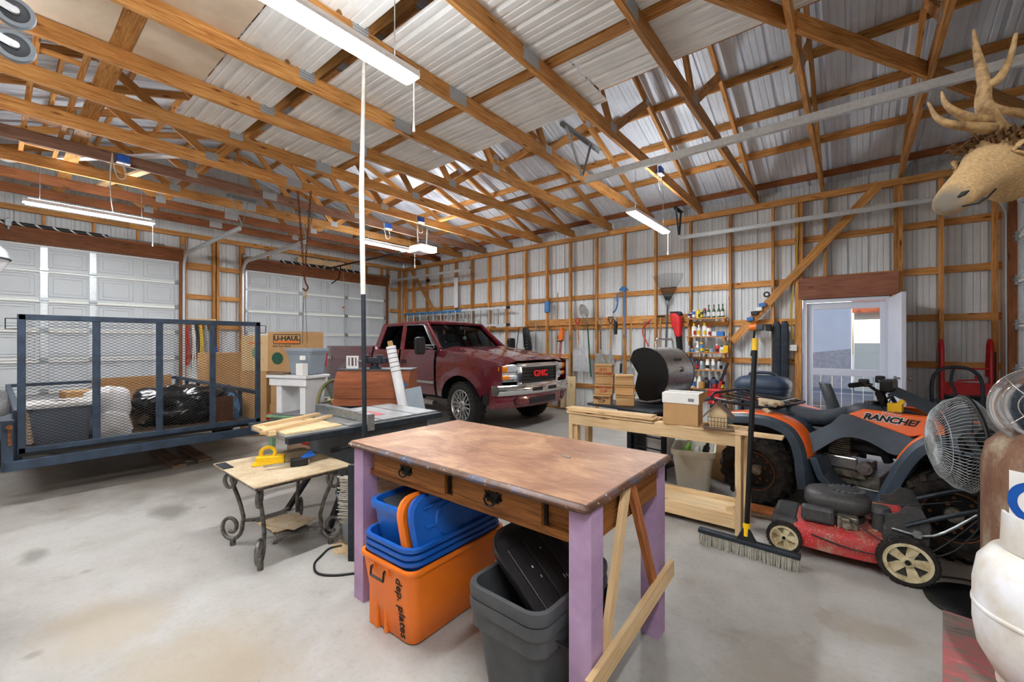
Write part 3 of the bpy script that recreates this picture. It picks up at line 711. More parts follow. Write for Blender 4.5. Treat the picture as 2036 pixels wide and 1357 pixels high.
mb.grid(roof, 16, 18); mb.grid(lambda u, v_: (roof(u, v_)[0], roof(u, v_)[1]*.97, roof(u, v_)[2]-.05), 16, 18)
mb.build('roof', 'maroon_paint', T, smooth=50)
for s in (-1, 1): MB().bar((-2.66, s*(yr+.012), RF-.045), (-1.20, s*(yr+.012), RF-.045), .06, .035).build('roof_rail', 'maroon_paint', T, bev=.01)
MB().bar((-1.2, -yr, RF-.035), (-1.2, yr, RF-.035), .05, .05, (1, 0, .4)).build('windshield_header', 'maroon_paint', T, bev=.01)
mb = MB(); mb.grid(lambda u, v_: (-.60-.14*abs(v_*2-1)**2.2+(-1.20+.58+.10*abs(v_*2-1)**2.2)*u, (v_*2-1)*(.82+(yr-.03-.82)*u), B+.02+(RF-.05-B)*u), 8, 16).build('windshield', 'truck_glass', T, smooth=60)
for s in (-1, 1):
    MB().add([(-.78, s*.885, B), (-1.70, s*.885, B), (-1.82, s*.735, RF-.07), (-1.24, s*.735, RF-.07)], [(0, 1, 2, 3)]).build('door_glass', 'dark_glass', T)
    MB().add([(-1.80, s*.885, B+.01), (-2.55, s*.885, B+.01), (-2.46, s*.745, RF-.08), (-1.92, s*.745, RF-.08)], [(0, 1, 2, 3)]).build('rear_side_glass', 'dark_glass', T)
    pts = [(-.76, s*.895, B+.03), (-1.0, s*.83, B+.25), (-1.22, s*.755, RF-.09), (-1.3, s*.748, RF-.07), (-1.80, s*.75, RF-.07)]
    MB().tube(pts, .022, 6, flat=.6).build('window_visor', 'black_plastic', T, smooth=60)
MB().add([(-2.70, -.8, B), (-2.70, .8, B), (-2.62, .66, RF-.06), (-2.62, -.66, RF-.06)], [(0, 1, 2, 3)]).build('rear_glass', 'truck_glass', T)
MB().box(-.95, -.60, -.80, .80, 1.10, 1.27).build('dashboard', 'seat_grey', T, bev=.05)
MB().box(-2.6, -.9, -.84, .84, .70, .74).build('cab_floor', 'seat_grey', T)
for y in (-.42, .42):
    MB().box(-1.85, -1.35, y-.25, y+.25, .80, .95).build('seat_cushion', 'seat_grey', T, bev=.04)
    MB().box(-1.98, -1.82, y-.25, y+.25, .9, 1.42).build('seat_back', 'seat_grey', T, bev=.05); MB().box(-1.97, -1.86, y-.13, y+.13, 1.44, 1.6).build('headrest', 'seat_grey', T, bev=.03)
ring = [(-1.02+.05*math.sin(a), .42+.19*math.cos(a), 1.20+.17*math.sin(a)) for a in [2*PI*k/20 for k in range(20)]]
MB().tube(ring, .014, 6, closed=True).build('steering_wheel', 'black_plastic', T)
MB().box(-.98, -.94, -.11, .11, 1.66, 1.72).build('mirror_inside', 'black_plastic', T, bev=.01)
MB().ball((-.98, .02, 1.50), .035).build('hanging_ball', 'cream_plastic', T); MB().tube([(-.98, .02, 1.53), (-.98, .02, 1.68)], .003, 5).build('ball_string', 'cord_white', T)
for s in (-1, 1):
    MB().tube([(-.56+.02, s*.5, B+.005), (-.68, s*.1, B+.02)], .008, 5).build('wiper', 'black_plastic', T)
    arm = MB().tube([(-.80, s*.88, 1.31), (-.80, s*1.10, 1.33)], .016, 8).tube([(-.80, s*.88, 1.36), (-.80, s*1.10, 1.37)], .010, 8).build('mirror_arm', 'steel', T)
    MB().prism(rrect(.17, .30, .05), -.06, .05, Matrix.Translation((-.79, s*1.18, 1.36)) @ Matrix.Rotation(PI/2, 4, 'Y') @ Matrix.Rotation(PI/2, 4, 'Z')).build('mirror_housing', 'black_plastic', T, bev=.02)
    MB().box(-2.6, -.62, s*1.0-.05, s*1.0+.05, .36, .40).cyl((-2.6, s*1.0, .38), (-.62, s*1.0, .38), .045, n=12).build('side_step', 'steel', T, smooth=40)
    MB().box(-1.68, -.66, s*.985-.012, s*.985+.014, .70, .745).build('door_trim', 'steel', T, bev=.012)
    MB().box(-2.66, -1.72, s*.985-.012, s*.985+.014, .70, .745).build('door_trim', 'steel', T, bev=.012)
    MB().box(-1.66, -1.50, s*.97-.01, s*.97+.022, 1.02, 1.10).build('door_handle', 'black_plastic', T, bev=.01)
    MB().box(-4.3, .45, s*.55-.1, s*.55+.1, .40, .58).build('frame_rail', 'black_metal', T)
    MB().box(-.62, -.51, s*.7-.22, s*.7+.2, .45, 1.1).box(.48, .60, s*.6-.34, s*.6+.34, .45, 1.0).box(-.5, .5, s*.55-.12, s*.55+.02, .45, 1.0).build('wheel_well', 'black_plastic', T)
    MB().box(-WB-.55, -WB-.5, s*.8-.15, s*.8+.13, .6, 1.1).box(-WB-.5, -WB+.5, s*.62-.02, s*.62+.02, .5, 1.1).build('wheel_well', 'black_plastic', T)
MB().box(-.6, .6, -.5, .5, .35, 1.0).build('engine_bay', 'black_metal', T)
text('bed_decal', '44', .15, 'galv_light', T, (-4.55, -.986, 1.06), (PI/2, 0, 0), .002, 1.2, shear=.3)
def truck_wheel(cx, s, steer=0):
    w_ = bpy.data.objects.new('wheel', None)
    M = Matrix.Translation((cx, s*.84, .385)) @ Matrix.Rotation(steer, 4, 'Z') @ Matrix.Rotation(-s*PI/2, 4, 'X')
    R = .385
    tire = MB().lathe([(.25, -.11), (.30, -.125), (.355, -.118), (.378, -.09), (R, -.05), (R, .05), (.378, .09), (.355, .118), (.30, .125), (.25, .11)], 40, M)
    t_ = tire.build('tire', 'tread', T, smooth=30)
    lug = MB()
    for k in range(30):
        a = 2*PI*k/30
        for (z0, z1, off) in ((-.112, .012, 0), (-.012, .112, .5)):
            lug.box(R-.018, R+.005, -.026, .026, z0, z1, 0, M @ Matrix.Rotation(a+off*2*PI/30, 4, 'Z'))
    lug.build('tread_blocks', 'tread', t_)
    MB().lathe([(.245, -.10), (.255, .10), (.262, .118), (.252, .122), (.235, .10), (.225, .04), (.20, .02)], 40, M).build('rim', 'steel', t_, smooth=30)
    MB().lathe([(.0, .0), (.23, .0), (.23, .012)], 30, M).build('rim_back', 'black_metal', t_)
    sp = MB()
    for k in range(8):
        for o in (-.10, .10):
            Mk = M @ Matrix.Rotation(2*PI*k/8, 4, 'Z')
            sp.bar(Mk @ Vector((.06, .045*o*5, .075)), Mk @ Vector((.238, .24*o*1.7, .095)), .018, .022, M.to_3x3() @ Vector((0, 0, 1)))
    sp.build('spokes', 'steel', t_, bev=.003)
    MB().lathe([(.085, .03), (.085, .085), (.07, .095), (.04, .10), (.038, .125), (.02, .13), (.0, .13)], 20, M).build('hub', 'steel', t_, smooth=35)
    lt = MB()
    for k in range(26):
        if k in (9, 10, 11, 22, 23, 24, 25): continue
        a = 2*PI*k/26; Mk = M @ Matrix.Rotation(a, 4, 'Z'); lt.box(.300, .328, -.013, -.008, .119, .1235, 0, Mk).box(.300, .306, -.013, .004, .119, .1235, 0, Mk)
    lt.build('sidewall_lettering', 'grey_plastic', t_)
    bpy.data.objects.remove(w_)
for cx, st in ((0, math.radians(-6)), (-WB, 0)):
    for s in (-1, 1): truck_wheel(cx, s, st)
MB().cyl((0, -.75, .38), (0, .75, .38), .05).cyl((-WB, -.75, .38), (-WB, .75, .38), .06).build('axles', 'black_metal', T)
# ================================================================== FOREGROUND: OLD DESK ON PURPLE POSTS
m, nt, b = newmat('desk_top')
v = coords(nt); mp = coords(nt, (1, 6, 6))
f1 = noisef(nt, v, 3.2, 6, .65, .6); f2 = noisef(nt, mp, 9, 6, .6); f3 = noisef(nt, coords(nt, (.8, 9, 9)), 11, 3, .5, 2)
r1 = ramp(nt, f1, [(.3, '#7a5540'), (.48, '#9b735a'), (.62, '#b28c6c'), (.75, '#c4a689')])
r2 = ramp(nt, f2, [(.3, (.72, .66, .62, 1)), (.6, (1.05, 1.05, 1.05, 1))]); c = mixc(nt, .8, r1.outputs[0], r2.outputs[0], 'MULTIPLY')
r3 = ramp(nt, f3, [(.70, (0, 0, 0, 1)), (.76, (1, 1, 1, 1))]); c = mixc(nt, r3.outputs[0], c, '#d8cdbd')
nt.links.new(c, b.inputs['Base Color']); b.inputs['Roughness'].default_value = .5; b.inputs['Specular IOR Level'].default_value = .35; bump(nt, b, f3, .1, .002)
m, nt, b = newmat('desk_edge')
v = coords(nt); f1 = noisef(nt, v, 9, 6, .7); f2 = noisef(nt, v, 34, 4, .7)
r1 = ramp(nt, f1, [(.35, '#39241a'), (.5, '#5d3d28'), (.62, '#3c4f68'), (.7, '#70543c')]); r2 = ramp(nt, f2, [(.6, (0, 0, 0, 1)), (.66, (1, 1, 1, 1))])
c = mixc(nt, r2.outputs[0], r1.outputs[0], '#c9bba6'); nt.links.new(c, b.inputs['Base Color']); b.inputs['Roughness'].default_value = .45
plain('purple_paint', '#b295b4', .55, 0, .35, .1, 5, c2='#9a7c9d')
plain('brass_black', '#221d1a', .35, .8, None, .3, 40)
D = thing('work_table', 'old brown desk top with two drawers on purple posts in the foreground', 'table', (0, 0, 0))
TX0, TX1, TY0, TY1, TZ = -2.175, -.680, 1.240, 2.075, .867
MB().box(TX0+.012, TX1-.012, TY0+.012, TY1-.012, TZ-.006, TZ).build('top', 'desk_top', D, bev=.003)
rings = []
for (o, z) in ((.012, TZ-.002), (.004, TZ-.006), (-.004, TZ-.016), (-.004, TZ-.024), (.006, TZ-.034), (.02, TZ-.036), (.2, TZ-.036)):
    rings.append([(x, y, z) for x, y in rrect(TX1-TX0-2*o, TY1-TY0-2*o, .02, 4, (TX0+TX1)/2, (TY0+TY1)/2)])
MB().loft(rings).build('edge_moulding', 'desk_edge', D, smooth=35)
AZ0, AZ1 = .690, TZ-.034
for (x, y) in ((-2.145, 1.262), (-.772, 1.272), (-2.145, 1.975), (-.80, 1.985)):
    board('post', (x+.0435, y+.0435, 0), (x+.0435, y+.0435, AZ1+.004), .087, .087, 'purple_paint', D, (0, 1, 0))
# apron and drawers
yA = 1.292
board('apron', (-2.06, yA+.03, AZ0+.015), (-.775, yA+.03, AZ0+.015), .03, .03, 'drawer_wood', D)
board('apron', (-2.06, yA+.045, (AZ0+AZ1)/2), (-.775, yA+.045, (AZ0+AZ1)/2), AZ1-AZ0, .02, 'drawer_wood', D)
board('apron', (-2.10, 2.04, (AZ0+AZ1)/2), (-.72, 2.04, (AZ0+AZ1)/2), AZ1-AZ0, .025, 'drawer_wood', D)
for x in (-2.12, -.735): board('end_apron', (x, 1.35, (AZ0+AZ1)/2), (x, 1.98, (AZ0+AZ1)/2), AZ1-AZ0, .03, 'drawer_wood', D)
for (a, b_) in ((-2.0, -1.44), (-1.385, -.905)):
    dr = board('drawer', (a, yA+.012, AZ0+.083), (b_, yA+.012, AZ0+.083), .102, .022, 'drawer_wood', D)
    dr.parent = D
    MB().box(b_, b_+.012, yA+.02, yA+.03, AZ0+.03, AZ1).build('drawer_gap', 'black_plastic', D)
    M0 = board.M.copy()
    mb = MB(); x, z = (a+b_)/2, AZ0+.085
    pl = [(0, .026), (.012, .02), (.02, .027), (.034, .02), (.046, .024), (.042, .006), (.05, -.004), (.036, -.01), (.03, -.022), (.014, -.018), (0, -.028)]
    pl = pl + [(-q, w_) for q, w_ in reversed(pl[1:-1])]
    mb.prism(pl, .0, .004, Matrix.Translation((x, yA+.001, z)) @ Matrix.Rotation(PI/2, 4, 'X')); mb.tube([(x-.03, yA-.004, z+.006), (x-.034, yA-.02, z-.008), (x-.016, yA-.026, z-.022), (x, yA-.027, z-.026), (x+.016, yA-.026, z-.022), (x+.034, yA-.02, z-.008), (x+.03, yA-.004, z+.006)], .0045, 6)
    for q in (-.03, .03): mb.cyl((x+q, yA+.002, z+.006), (x+q, yA-.008, z+.006), .008, n=10)
    mb.v = [tuple(M0.inverted() @ Vector(q)) for q in mb.v]; mb.build('pull', 'brass_black', dr)
# stick braces on both ends
for X, s in ((-.668, 1), (-2.165, -1)):
    if s > 0: board('brace_rail', (X, 1.22, .27), (X-.004*s, 2.05, .335), .075, .022, 'pine', D)
    board('brace_stick', (X-.012*s-.01*s, 1.375, .29), (X-.03*s, 1.585, .84), .045, .022, 'pine', D, (0, 1, 0))
    board('brace_stick', (X-.012*s-.01*s, 1.86, .33), (X-.03*s, 1.625, .84), .045, .022, 'cedar' if s > 0 else 'pine', D, (0, 1, 0))
board('end_board', (-2.10, 1.36, .585), (-2.10, 1.96, .585), .20, .02, 'pine', D)
board('back_panel', (-1.56, 2.0, .40), (-1.12, 2.0, .40), .58, .018, 'ply', D)
t = tag(MB().cyl((0, 0, .004), (.05, -.012, .004), .0035, n=8).build('bolt', 'steel', None, (-1.08, 1.72, TZ)), 'small steel bolt lying on the brown desk top', 'bolt')
# ================================================================== STORAGE TOTES
def shell(w, l, h, tw, tl, r=.05, t=.004, rim=.022, rh=.02, n=5):
    """open tapered box with a rolled rim: bottom w x l, top tw x tl"""
    def R(ww, ll, rr, z): return [(x, y, z) for x, y in rrect(ww, ll, rr, n)]
    return [R(w-.03, l-.03, r*.7, 0), R(w, l, r, .012), R(w+(tw-w)*.5, l+(tl-l)*.5, r, h*.5), R(tw, tl, r, h-rh), R(tw+rim, tl+rim, r+.01, h-rh), R(tw+rim*1.2, tl+rim*1.2, r+.01, h-rh*.4), R(tw+rim, tl+rim, r+.01, h), R(tw-t*2, tl-t*2, r, h), R(w-t*2, l-t*2, r, .02), R(w-.1, l-.1, r*.5, .016)]
def tote(name, label, cat, w, l, h, tw, tl, mat, loc, rz=0, group=None, rot=None, **k):
    t_ = thing(name, label, cat, loc, rz, group, rot)
    MB().loft(shell(w, l, h, tw, tl, **k)).build('body', mat, t_, smooth=45); return t_
o = tote('storage_tote', 'orange storage tote with handwriting under the brown desk', 'tote', .33, .58, .375, .40, .66, 'orange_plastic', (-1.735, 1.50, 0), math.radians(1))
y0 = -.315
MB().tube([(-.075, y0-.005, .335), (-.08, y0-.03, .33), (-.08, y0-.034, .29), (.02, y0-.034, .29), (.02, y0-.03, .33), (.015, y0-.005, .335)], .006, 8).build('handle', 'black_plastic', o)
MB().box(-.10, -.07, y0-.022, y0+.01, .31, .35).box(.01, .04, y0-.022, y0+.01, .31, .35).box(-.09, .03, y0-.018, y0+.01, .352, .366).build('handle_clip', 'orange_plastic', o, bev=.005)
MB().box(-.115, -.09, -.306, -.28, .0, .30).box(-.04, -.02, -.303, -.28, 0, .30).box(-.165, -.09, -.302, -.29, .0, .31).build('end_rib', 'orange_plastic', o, bev=.006)
hwt = text('handwriting', 'dep. plates', .066, 'ink_black', o, (0, 0, 0), (0, 0, 0), .0012, 1.05)
def Mat(o_, ex, ey):
    ex = Vector(ex).normalized(); ez = ex.cross(Vector(ey)).normalized(); ey = ez.cross(ex); M = Matrix((ex, ey, ez)).transposed().to_4x4(); M.translation = o_; return M
hwt.matrix_local = Mat((.105, -.3115, .175), (0, .112, -1), (1, 0, 0))
stk = []
for k in range(3):
    stk.append(tote('storage_tote', 'blue tote in the nest of three on the orange tote, %s rim' % ['lowest', 'middle', 'topmost'][k], 'tote', .30, .54, .30, .375, .635, 'blue_plastic', (-1.735, 1.50, .105+.032*k), math.radians(1), 'blue totes nested on the orange one', rh=.019, rim=.026, r=.07))
o = tote('storage_tote', 'smaller blue tote standing inside the nested blue totes', 'tote', .23, .46, .33, .28, .54, 'lid_blue', (-1.80, 1.50, .28), math.radians(3), None, rh=.035, rim=.03, r=.06)
def lid(name, label, mat, w, l, M, r=.05, rimh=.02, ribs=True):
    t_ = thing(name, label, 'lid'); t_.matrix_local = M
    def R(ww, ll, rr, z): return [(x, y, z) for x, y in rrect(ww, ll, rr, 5)]
    MB().loft([R(w, l, r, -rimh), R(w+.01, l+.01, r, -rimh), R(w+.012, l+.012, r, .0), R(w-.02, l-.02, r, .006), R(w-.05, l-.05, r, -.004), R(w*.5, l*.5, r*.8, -.002), R(w*.5-.01, l*.5-.01, r*.8, .006), R(.02, .02, .008, .006)], caps=True).build('panel', mat, t_, smooth=40)
    if ribs:
        mb = MB()
        for k in range(3): mb.box(-w*.36, w*.36, -l*.3+k*l*.3-.006, -l*.3+k*l*.3+.006, -.002, .008)
        mb.build('rib', mat, t_, bev=.002)
    return t_
lid('blue_cover', 'blue lid leaning upright in the blue totes', 'lid_blue', .54, .30, Mat((-1.585, 1.50, .528), (0, 1, .03), (-.24, 0, 1)), r=.09)
lid('orange_cover', 'orange lid leaning between the blue lid and the small blue tote', 'orange_plastic', .55, .30, Mat((-1.625, 1.475, .53), (0, 1, .03), (-.24, 0, 1)), r=.09)
tag(MB().prism(rrect(.12, .40, .01), 0, .006).build('foam_strip', 'dark_grey_plastic', None, (-1.84, 1.47, .57), (.0, .5, .05)), 'dark grey strip lying in the small blue tote', 'strip')
# ================================================================== BLACK BINS
for k, (nm, z, mt) in enumerate((('outer grey bin of the nested pair under the desk, lower rim', 0, 'bin_grey'), ('inner black bin of the nested pair under the desk, upper rim', .05, 'bin_black'))):
    o = tote('trash_bin', nm, 'bin', .27-.01*k, .40-.01*k, .42, .345, .50, 'bin_grey' if k == 0 else 'bin_grey', (-1.0, 1.43, z), math.radians(-1), 'nested bins under the desk', rh=.045, rim=.03, r=.06)
    if k == 0: MB().loft([[(x, y, z2) for x, y in rrect(.345+q, .5+q, .06)] for q, z2 in ((-.01, .30), (.012, .31), (.014, .375), (.0, .38))], caps=False).build('rim_band', 'bin_grey', o, smooth=40)
A_, B_, C_ = Vector((-1.165, 1.27, .60)), Vector((-1.14, 1.62, .615)), Vector((-.86, 1.30, .36))
ex = (B_-A_).normalized(); ey = (C_-A_).normalized(); cen = A_+ex*.18+ey*.235
M = Mat(cen-Vector((.02, 0, .03)), -ex, ey)
t_ = thing('plastic_tray', 'black ribbed plastic tray leaning in the bins under the desk', 'tray'); t_.matrix_local = M
def R(ww, ll, rr, z): return [(x, y, z) for x, y in rrect(ww, ll, rr, 6)]
MB().loft([R(.36, .46, .07, -.004), R(.38, .48, .08, .03), R(.40, .50, .09, .04), R(.40, .50, .09, .05), R(.372, .472, .08, .044), R(.35, .45, .07, .008), R(.02, .03, .008, .008)]).build('shell', 'bin_black', t_, smooth=40)
mb = MB()
for x in (-.1, 0, .1): mb.box(x-.022, x+.022, -.17, .17, .006, .016)
mb.build('rib', 'bin_black', t_, bev=.004)
mb = MB()
for k in range(16):
    x, y = random.uniform(-.12, .12), random.uniform(-.16, .18); mb.ball((x, y, .011), random.uniform(.002, .005), 6, 4, sz=(1, random.uniform(1, 3.5), .4))
mb.build('paint_drips', 'white_paint', t_)
# ================================================================== SCROLL-LEG SIDE TABLE
plain('iron', '#7a7872', .42, .6, None, .3, 30, c2='#4b4844')
m, nt, b = newmat('dusty_board'); v = coords(nt); f1 = noisef(nt, v, 4, 6, .6); f2 = noisef(nt, v, 90, 3)
r1 = ramp(nt, f1, [(.3, '#a08a6d'), (.5, '#c1ad8d'), (.7, '#d3c5ab')]); r2 = ramp(nt, f2, [(.35, (.8, .76, .7, 1)), (.6, (1, 1, 1, 1))]); c = mixc(nt, .8, r1.outputs[0], r2.outputs[0], 'MULTIPLY'); nt.links.new(c, b.inputs['Base Color']); b.inputs['Roughness'].default_value = .9
S = thing('side_table', 'scroll-legged iron side table with a dusty board top', 'table', (-3.10, 1.275, 0), math.radians(-1))
MB().box(-.40, .37, -.30, .32, .545, .556).build('top_board', 'dusty_board', S, bev=.003)
MB().box(-.34, .28, -.26, .26, .50, .545).build('frame', 'iron', S, bev=.004)
mb = MB()
for x in [-.28+.11*k for k in range(6)]: mb.cyl((x, -.262, .523), (x, -.268, .523), .012, n=8)
mb.build('rivet', 'steel', S)
MB().box(-.36, -.18, -.3, -.24, .557, .561).build('metal_strip', 'dark_steel', S)
def scroll(cx, cy, dirx, diry):
    def P(u, z): return (cx+dirx*u, cy+diry*u, z)
    pts = []
    for k in range(22):       # upper curl
        a = PI*.5+ (PI*2.6)*(21-k)/21; r_ = .022+.05*k/21; pts.append(P(.10+r_*math.cos(a)*.9, .455+r_*math.sin(a)))
    pts += [P(.058, .40), P(.028, .34), P(.0, .27), P(-.02, .20), P(-.012, .14)]
    for k in range(24):       # lower curl
        a = PI*.95+(PI*2.7)*k/23; r_ = .098-.066*k/23; pts.append(P(.086+r_*math.cos(a), .128+r_*math.sin(a)*1.0))
    leg = MB().tube(pts, .0132, 8).build('leg', 'iron', S, smooth=60)
    MB().cyl(P(.07, .0), P(.07, .05), .018, n=10).ball(P(.07, .016), .018, 8, 6).build('foot', 'iron', leg, smooth=50)
for sx in (-1, 1):
    for sy in (-1, 1): scroll(sx*.20, sy*.19, sx*.72, sy*.5)
MB().prism([(-.20, -.10), (.20, -.10), (.26, -.16), (.28, -.14), (.24, -.08), (.24, .08), (.28, .14), (.26, .16), (.2, .1), (-.2, .1), (-.26, .16), (-.28, .14), (-.24, .08), (-.24, -.08), (-.28, -.14), (-.26, -.16)], .135, .15).build('shelf_frame', 'iron', S, bev=.004)
for k, (a, z, mt) in enumerate(((.1, .151, 'ply'), (-.25, .157, 'dusty_board'), (.35, .163, 'dusty_board'))):
    tag(MB().box(-.13, .13, -.10, .10, 0, .005).build('plywood_offcut', mt, None, (-3.10+.03*k, 1.27+.02*k, z), (0, 0, a)), 'plywood offcut on the lower shelf of the scroll table, %s of the pile' % ['bottom', 'middle', 'top'][k], 'offcut', 'offcuts on the scroll table shelf')
def at_s(x, y, z): return (-3.10+x, 1.275+y, z)
# yellow push block
o = thing('push_block', 'yellow push block with a looped handle on the scroll table', 'push block', at_s(-.07, -.03, .557), math.radians(60)); o.scale = (.8, .8, .8)
MB().box(-.13, .09, -.045, -.028, 0, .055).box(-.13, .09, .028, .045, 0, .055).box(-.13, .09, -.045, .045, .055, .072).build('base', 'yellow', o, bev=.004)
MB().box(-.16, -.10, -.05, .05, 0, .02).box(-.12, -.10, .045, .075, 0, .09).build('outrigger', 'yellow', o, bev=.004)
MB().tube([(-.04+.055*math.cos(a), .0, .10+.05*math.sin(a)) for a in [PI*2*k/16 for k in range(16)]], .016, 8, closed=True, flat=.8).build('handle', 'yellow', o, smooth=60)
MB().cyl((-.11, .07, .06), (-.11, .085, .06), .018, n=10).build('knob', 'green_paint', o)
o = thing('bar_clamp', 'small black bar clamp with a blue trigger on the scroll table', 'clamp', at_s(.11, .03, .557), math.radians(70))
MB().box(-.18, .1, -.006, .006, .02, .034).build('bar', 'steel', o); MB().box(-.02, .09, -.02, .02, .0, .055).build('jaw', 'black_plastic', o, bev=.008); MB().bar((.05, 0, .05), (.12, .03, .085), .025, .02).bar((.05, 0, .05), (.13, -.02, .07), .02, .02).build('trigger', 'blue_plastic', o, bev=.005)
# ================================================================== QUAD BIKE
plain('atv_grey', '#3b4855', .5, 0, .4, .14, 9); plain('atv_orange', '#f26a1f', .35, 0, .5, .06, 6); plain('seat_black', '#333c45', .55, 0, .4, .12, 14)
plain('engine_metal', '#9a9488', .45, .6, None, .25, 25, c2='#5f574a'); plain('mud_tire', '#1c1b1a', .85, 0, .3, .3, 25, c2='#37302a')
Q = thing('quad_bike', 'orange and grey quad bike with knobbly tyres behind the lawn mower', 'quad bike', (-.553, 4.65, 0), math.radians(-13.25))
def knob_wheel(cx, y, s, r_, w_, rim, turn=0):
    M = Matrix.Translation((cx, y, r_)) @ Matrix.Rotation(turn, 4, 'Z') @ Matrix.Rotation(-s*PI/2, 4, 'X'); h = w_/2
    t_ = MB().lathe([(rim, -h*.75), (rim+.03, -h), (r_*.86, -h), (r_*.95, -h*.7), (r_*.96, 0), (r_*.95, h*.7), (r_*.86, h), (rim+.03, h), (rim, h*.75), (rim-.02, h*.6)], 36, M).build('tire', 'mud_tire', Q, smooth=35)
    k = MB(); n = 20
    for i in range(n):
        a = 2*PI*i/n
        for sg in (-1, 1):
            Mk = M @ Matrix.Rotation(a+(.5 if sg > 0 else 0)*2*PI/n, 4, 'Z')
            k.bar(Mk @ Vector((r_*.965, -.03, 0)), Mk @ Vector((r_*.955, .03, sg*h*.72)), .028, .03, Mk.to_3x3() @ Vector((1, 0, 0)))
            k.bar(Mk @ Vector((r_*.955, .025, sg*h*.66)), Mk @ Vector((r_*.84, .03, sg*h*1.0)), .03, .03, Mk.to_3x3() @ Vector((0, 0, 1)))
    k.build('knobs', 'mud_tire', t_)
    MB().lathe([(rim, -h*.6), (rim, h*.7), (rim-.012, h*.72), (rim-.016, h*.2), (.0, h*.15)], 30, M).build('rim', 'black_metal', t_, smooth=35)
    MB().lathe([(rim+.004, h*.66), (rim+.006, h*.76), (rim-.008, h*.74)], 30, M).build('rim_lip', 'rust', t_, smooth=35)
    MB().lathe([(.05, h*.15), (.045, h*.45), (.03, h*.5), (0, h*.5)], 16, M).build('hub', 'engine_metal', t_, smooth=35)
    for i in range(12):
        a, rr2, z1, r2 = (2*PI*i/4+.4, .075, .32, .013) if i < 4 else (2*PI*i/8, .112, .2, .011)
        MB().cyl(M @ Vector((rr2*math.cos(a), rr2*math.sin(a), h*.14)), M @ Vector((rr2*math.cos(a), rr2*math.sin(a), h*z1)), r2, n=8).build('wheel_nut', 'rust', t_)
for s in (-1, 1):
    knob_wheel(0, s*.40, s, .295, .25, .165); knob_wheel(1.2, s*.42, s, .285, .20, .16, math.radians(8))
    MB().cyl((0, s*.28, .29), (0, 0, .29), .035).build('rear_axle', 'black_metal', Q)
    MB().cyl((1.2, s*.32, .28), (1.12, s*.1, .36), .018).cyl((1.25, s*.32, .24), (1.1, s*.1, .26), .018).cyl((1.15, s*.28, .3), (1.05, s*.16, .72), .03).build('suspension_arm', 'black_metal', Q)
def sweep(name, mat, path, prof, s, parent=Q, th=.014):
    """path of (x, z) swept with a cross profile of (y, up) pairs"""
    R = []
    for i, (x, z) in enumerate(path):
        a, b_ = path[max(i-1, 0)], path[min(i+1, len(path)-1)]; tx_, tz_ = b_[0]-a[0], b_[1]-a[1]; L = math.hypot(tx_, tz_) or 1; nx, nz = -tz_/L, tx_/L
        if nz < 0 and abs(nx) < .5: nx, nz = -nx, -nz
        top = [(x+nx*u, s*y, z+nz*u) for y, u in prof]; bot = [(x+nx*(u-th), s*(y-.0), z+nz*(u-th)) for y, u in reversed(prof)]
        R.append(top+bot)
    return MB().loft(R).build(name, mat, parent, smooth=45)
def spl(pts, n=5):
    out = []
    for i in range(len(pts)-1):
        p0, p1, p2, p3 = [Vector(pts[min(max(j, 0), len(pts)-1)]) for j in (i-1, i, i+1, i+2)]
        for k in range(n):
            t = k/n; out.append(tuple(.5*((2*p1)+(p2-p0)*t+(2*p0-5*p1+4*p2-p3)*t*t+(3*p1-p0-3*p2+p3)*t**3)))
    out.append(tuple(pts[-1])); return out
rp = spl([(-.40, .66), (-.30, .745), (-.14, .785), (.02, .795), (.15, .785), (.29, .73), (.37, .62), (.405, .48), (.415, .36), (.43, .25)])
fp = spl([(.79, .25), (.825, .34), (.875, .47), (.94, .62), (1.02, .74), (1.12, .80), (1.28, .80), (1.44, .76), (1.56, .66)])
for s in (-1, 1):
    sweep('rear_fender', 'atv_grey', rp, [(.14, .0), (.40, .0), (.47, -.005), (.515, -.03), (.525, -.075)], s)
    sweep('rear_fender_trim', 'atv_orange', rp[4:36], [(.30, .006), (.40, .008), (.462, .002), (.475, -.006)], s, th=.01)
    sweep('front_fender', 'atv_grey', fp, [(.18, .0), (.42, .0), (.48, -.006), (.525, -.04), (.53, -.08)], s)
    sweep('front_fender_trim', 'atv_orange', fp[14:34], [(.22, .007), (.40, .009), (.455, .004), (.468, -.004)], s, th=.01)
    # fuel-tank panels
    side = [(.60, .845), (.69, .893), (.90, .888), (1.08, .885), (1.16, .80), (.97, .735)]
    MB().loft([[(x, s*(.235+(.9-z)*.45), z) for x, z in side], [(x, s*(.20+(.9-z)*.45), z) for x, z in side]]).build('orange_panel', 'atv_orange', Q, bev=.01)
    low = spl([(.36, .66), (.50, .76), (.60, .842), (.97, .733), (1.05, .66), (.90, .60), (.80, .64), (.70, .675), (.58, .665), (.47, .575), (.38, .50), (.36, .58)], 3)[:-1]
    MB().loft([[(x, s*(.225+(.9-z)*.45), z) for x, z in low], [(x, s*(.17+(.9-z)*.4), z) for x, z in low]]).build('grey_panel', 'atv_grey', Q, smooth=40)
    foot = [(.40, .50), (.46, .34), (.55, .25), (.80, .22), (.82, .26), (.58, .29), (.50, .38), (.46, .50)]
    MB().loft([[(x, s*.48, z) for x, z in foot], [(x, s*.24, z) for x, z in foot]]).build('footwell', 'atv_grey', Q, bev=.008)
    MB().cyl((.62, s*.2, .27), (.62, s*.46, .27), .02).build('footpeg', 'black_metal', Q)
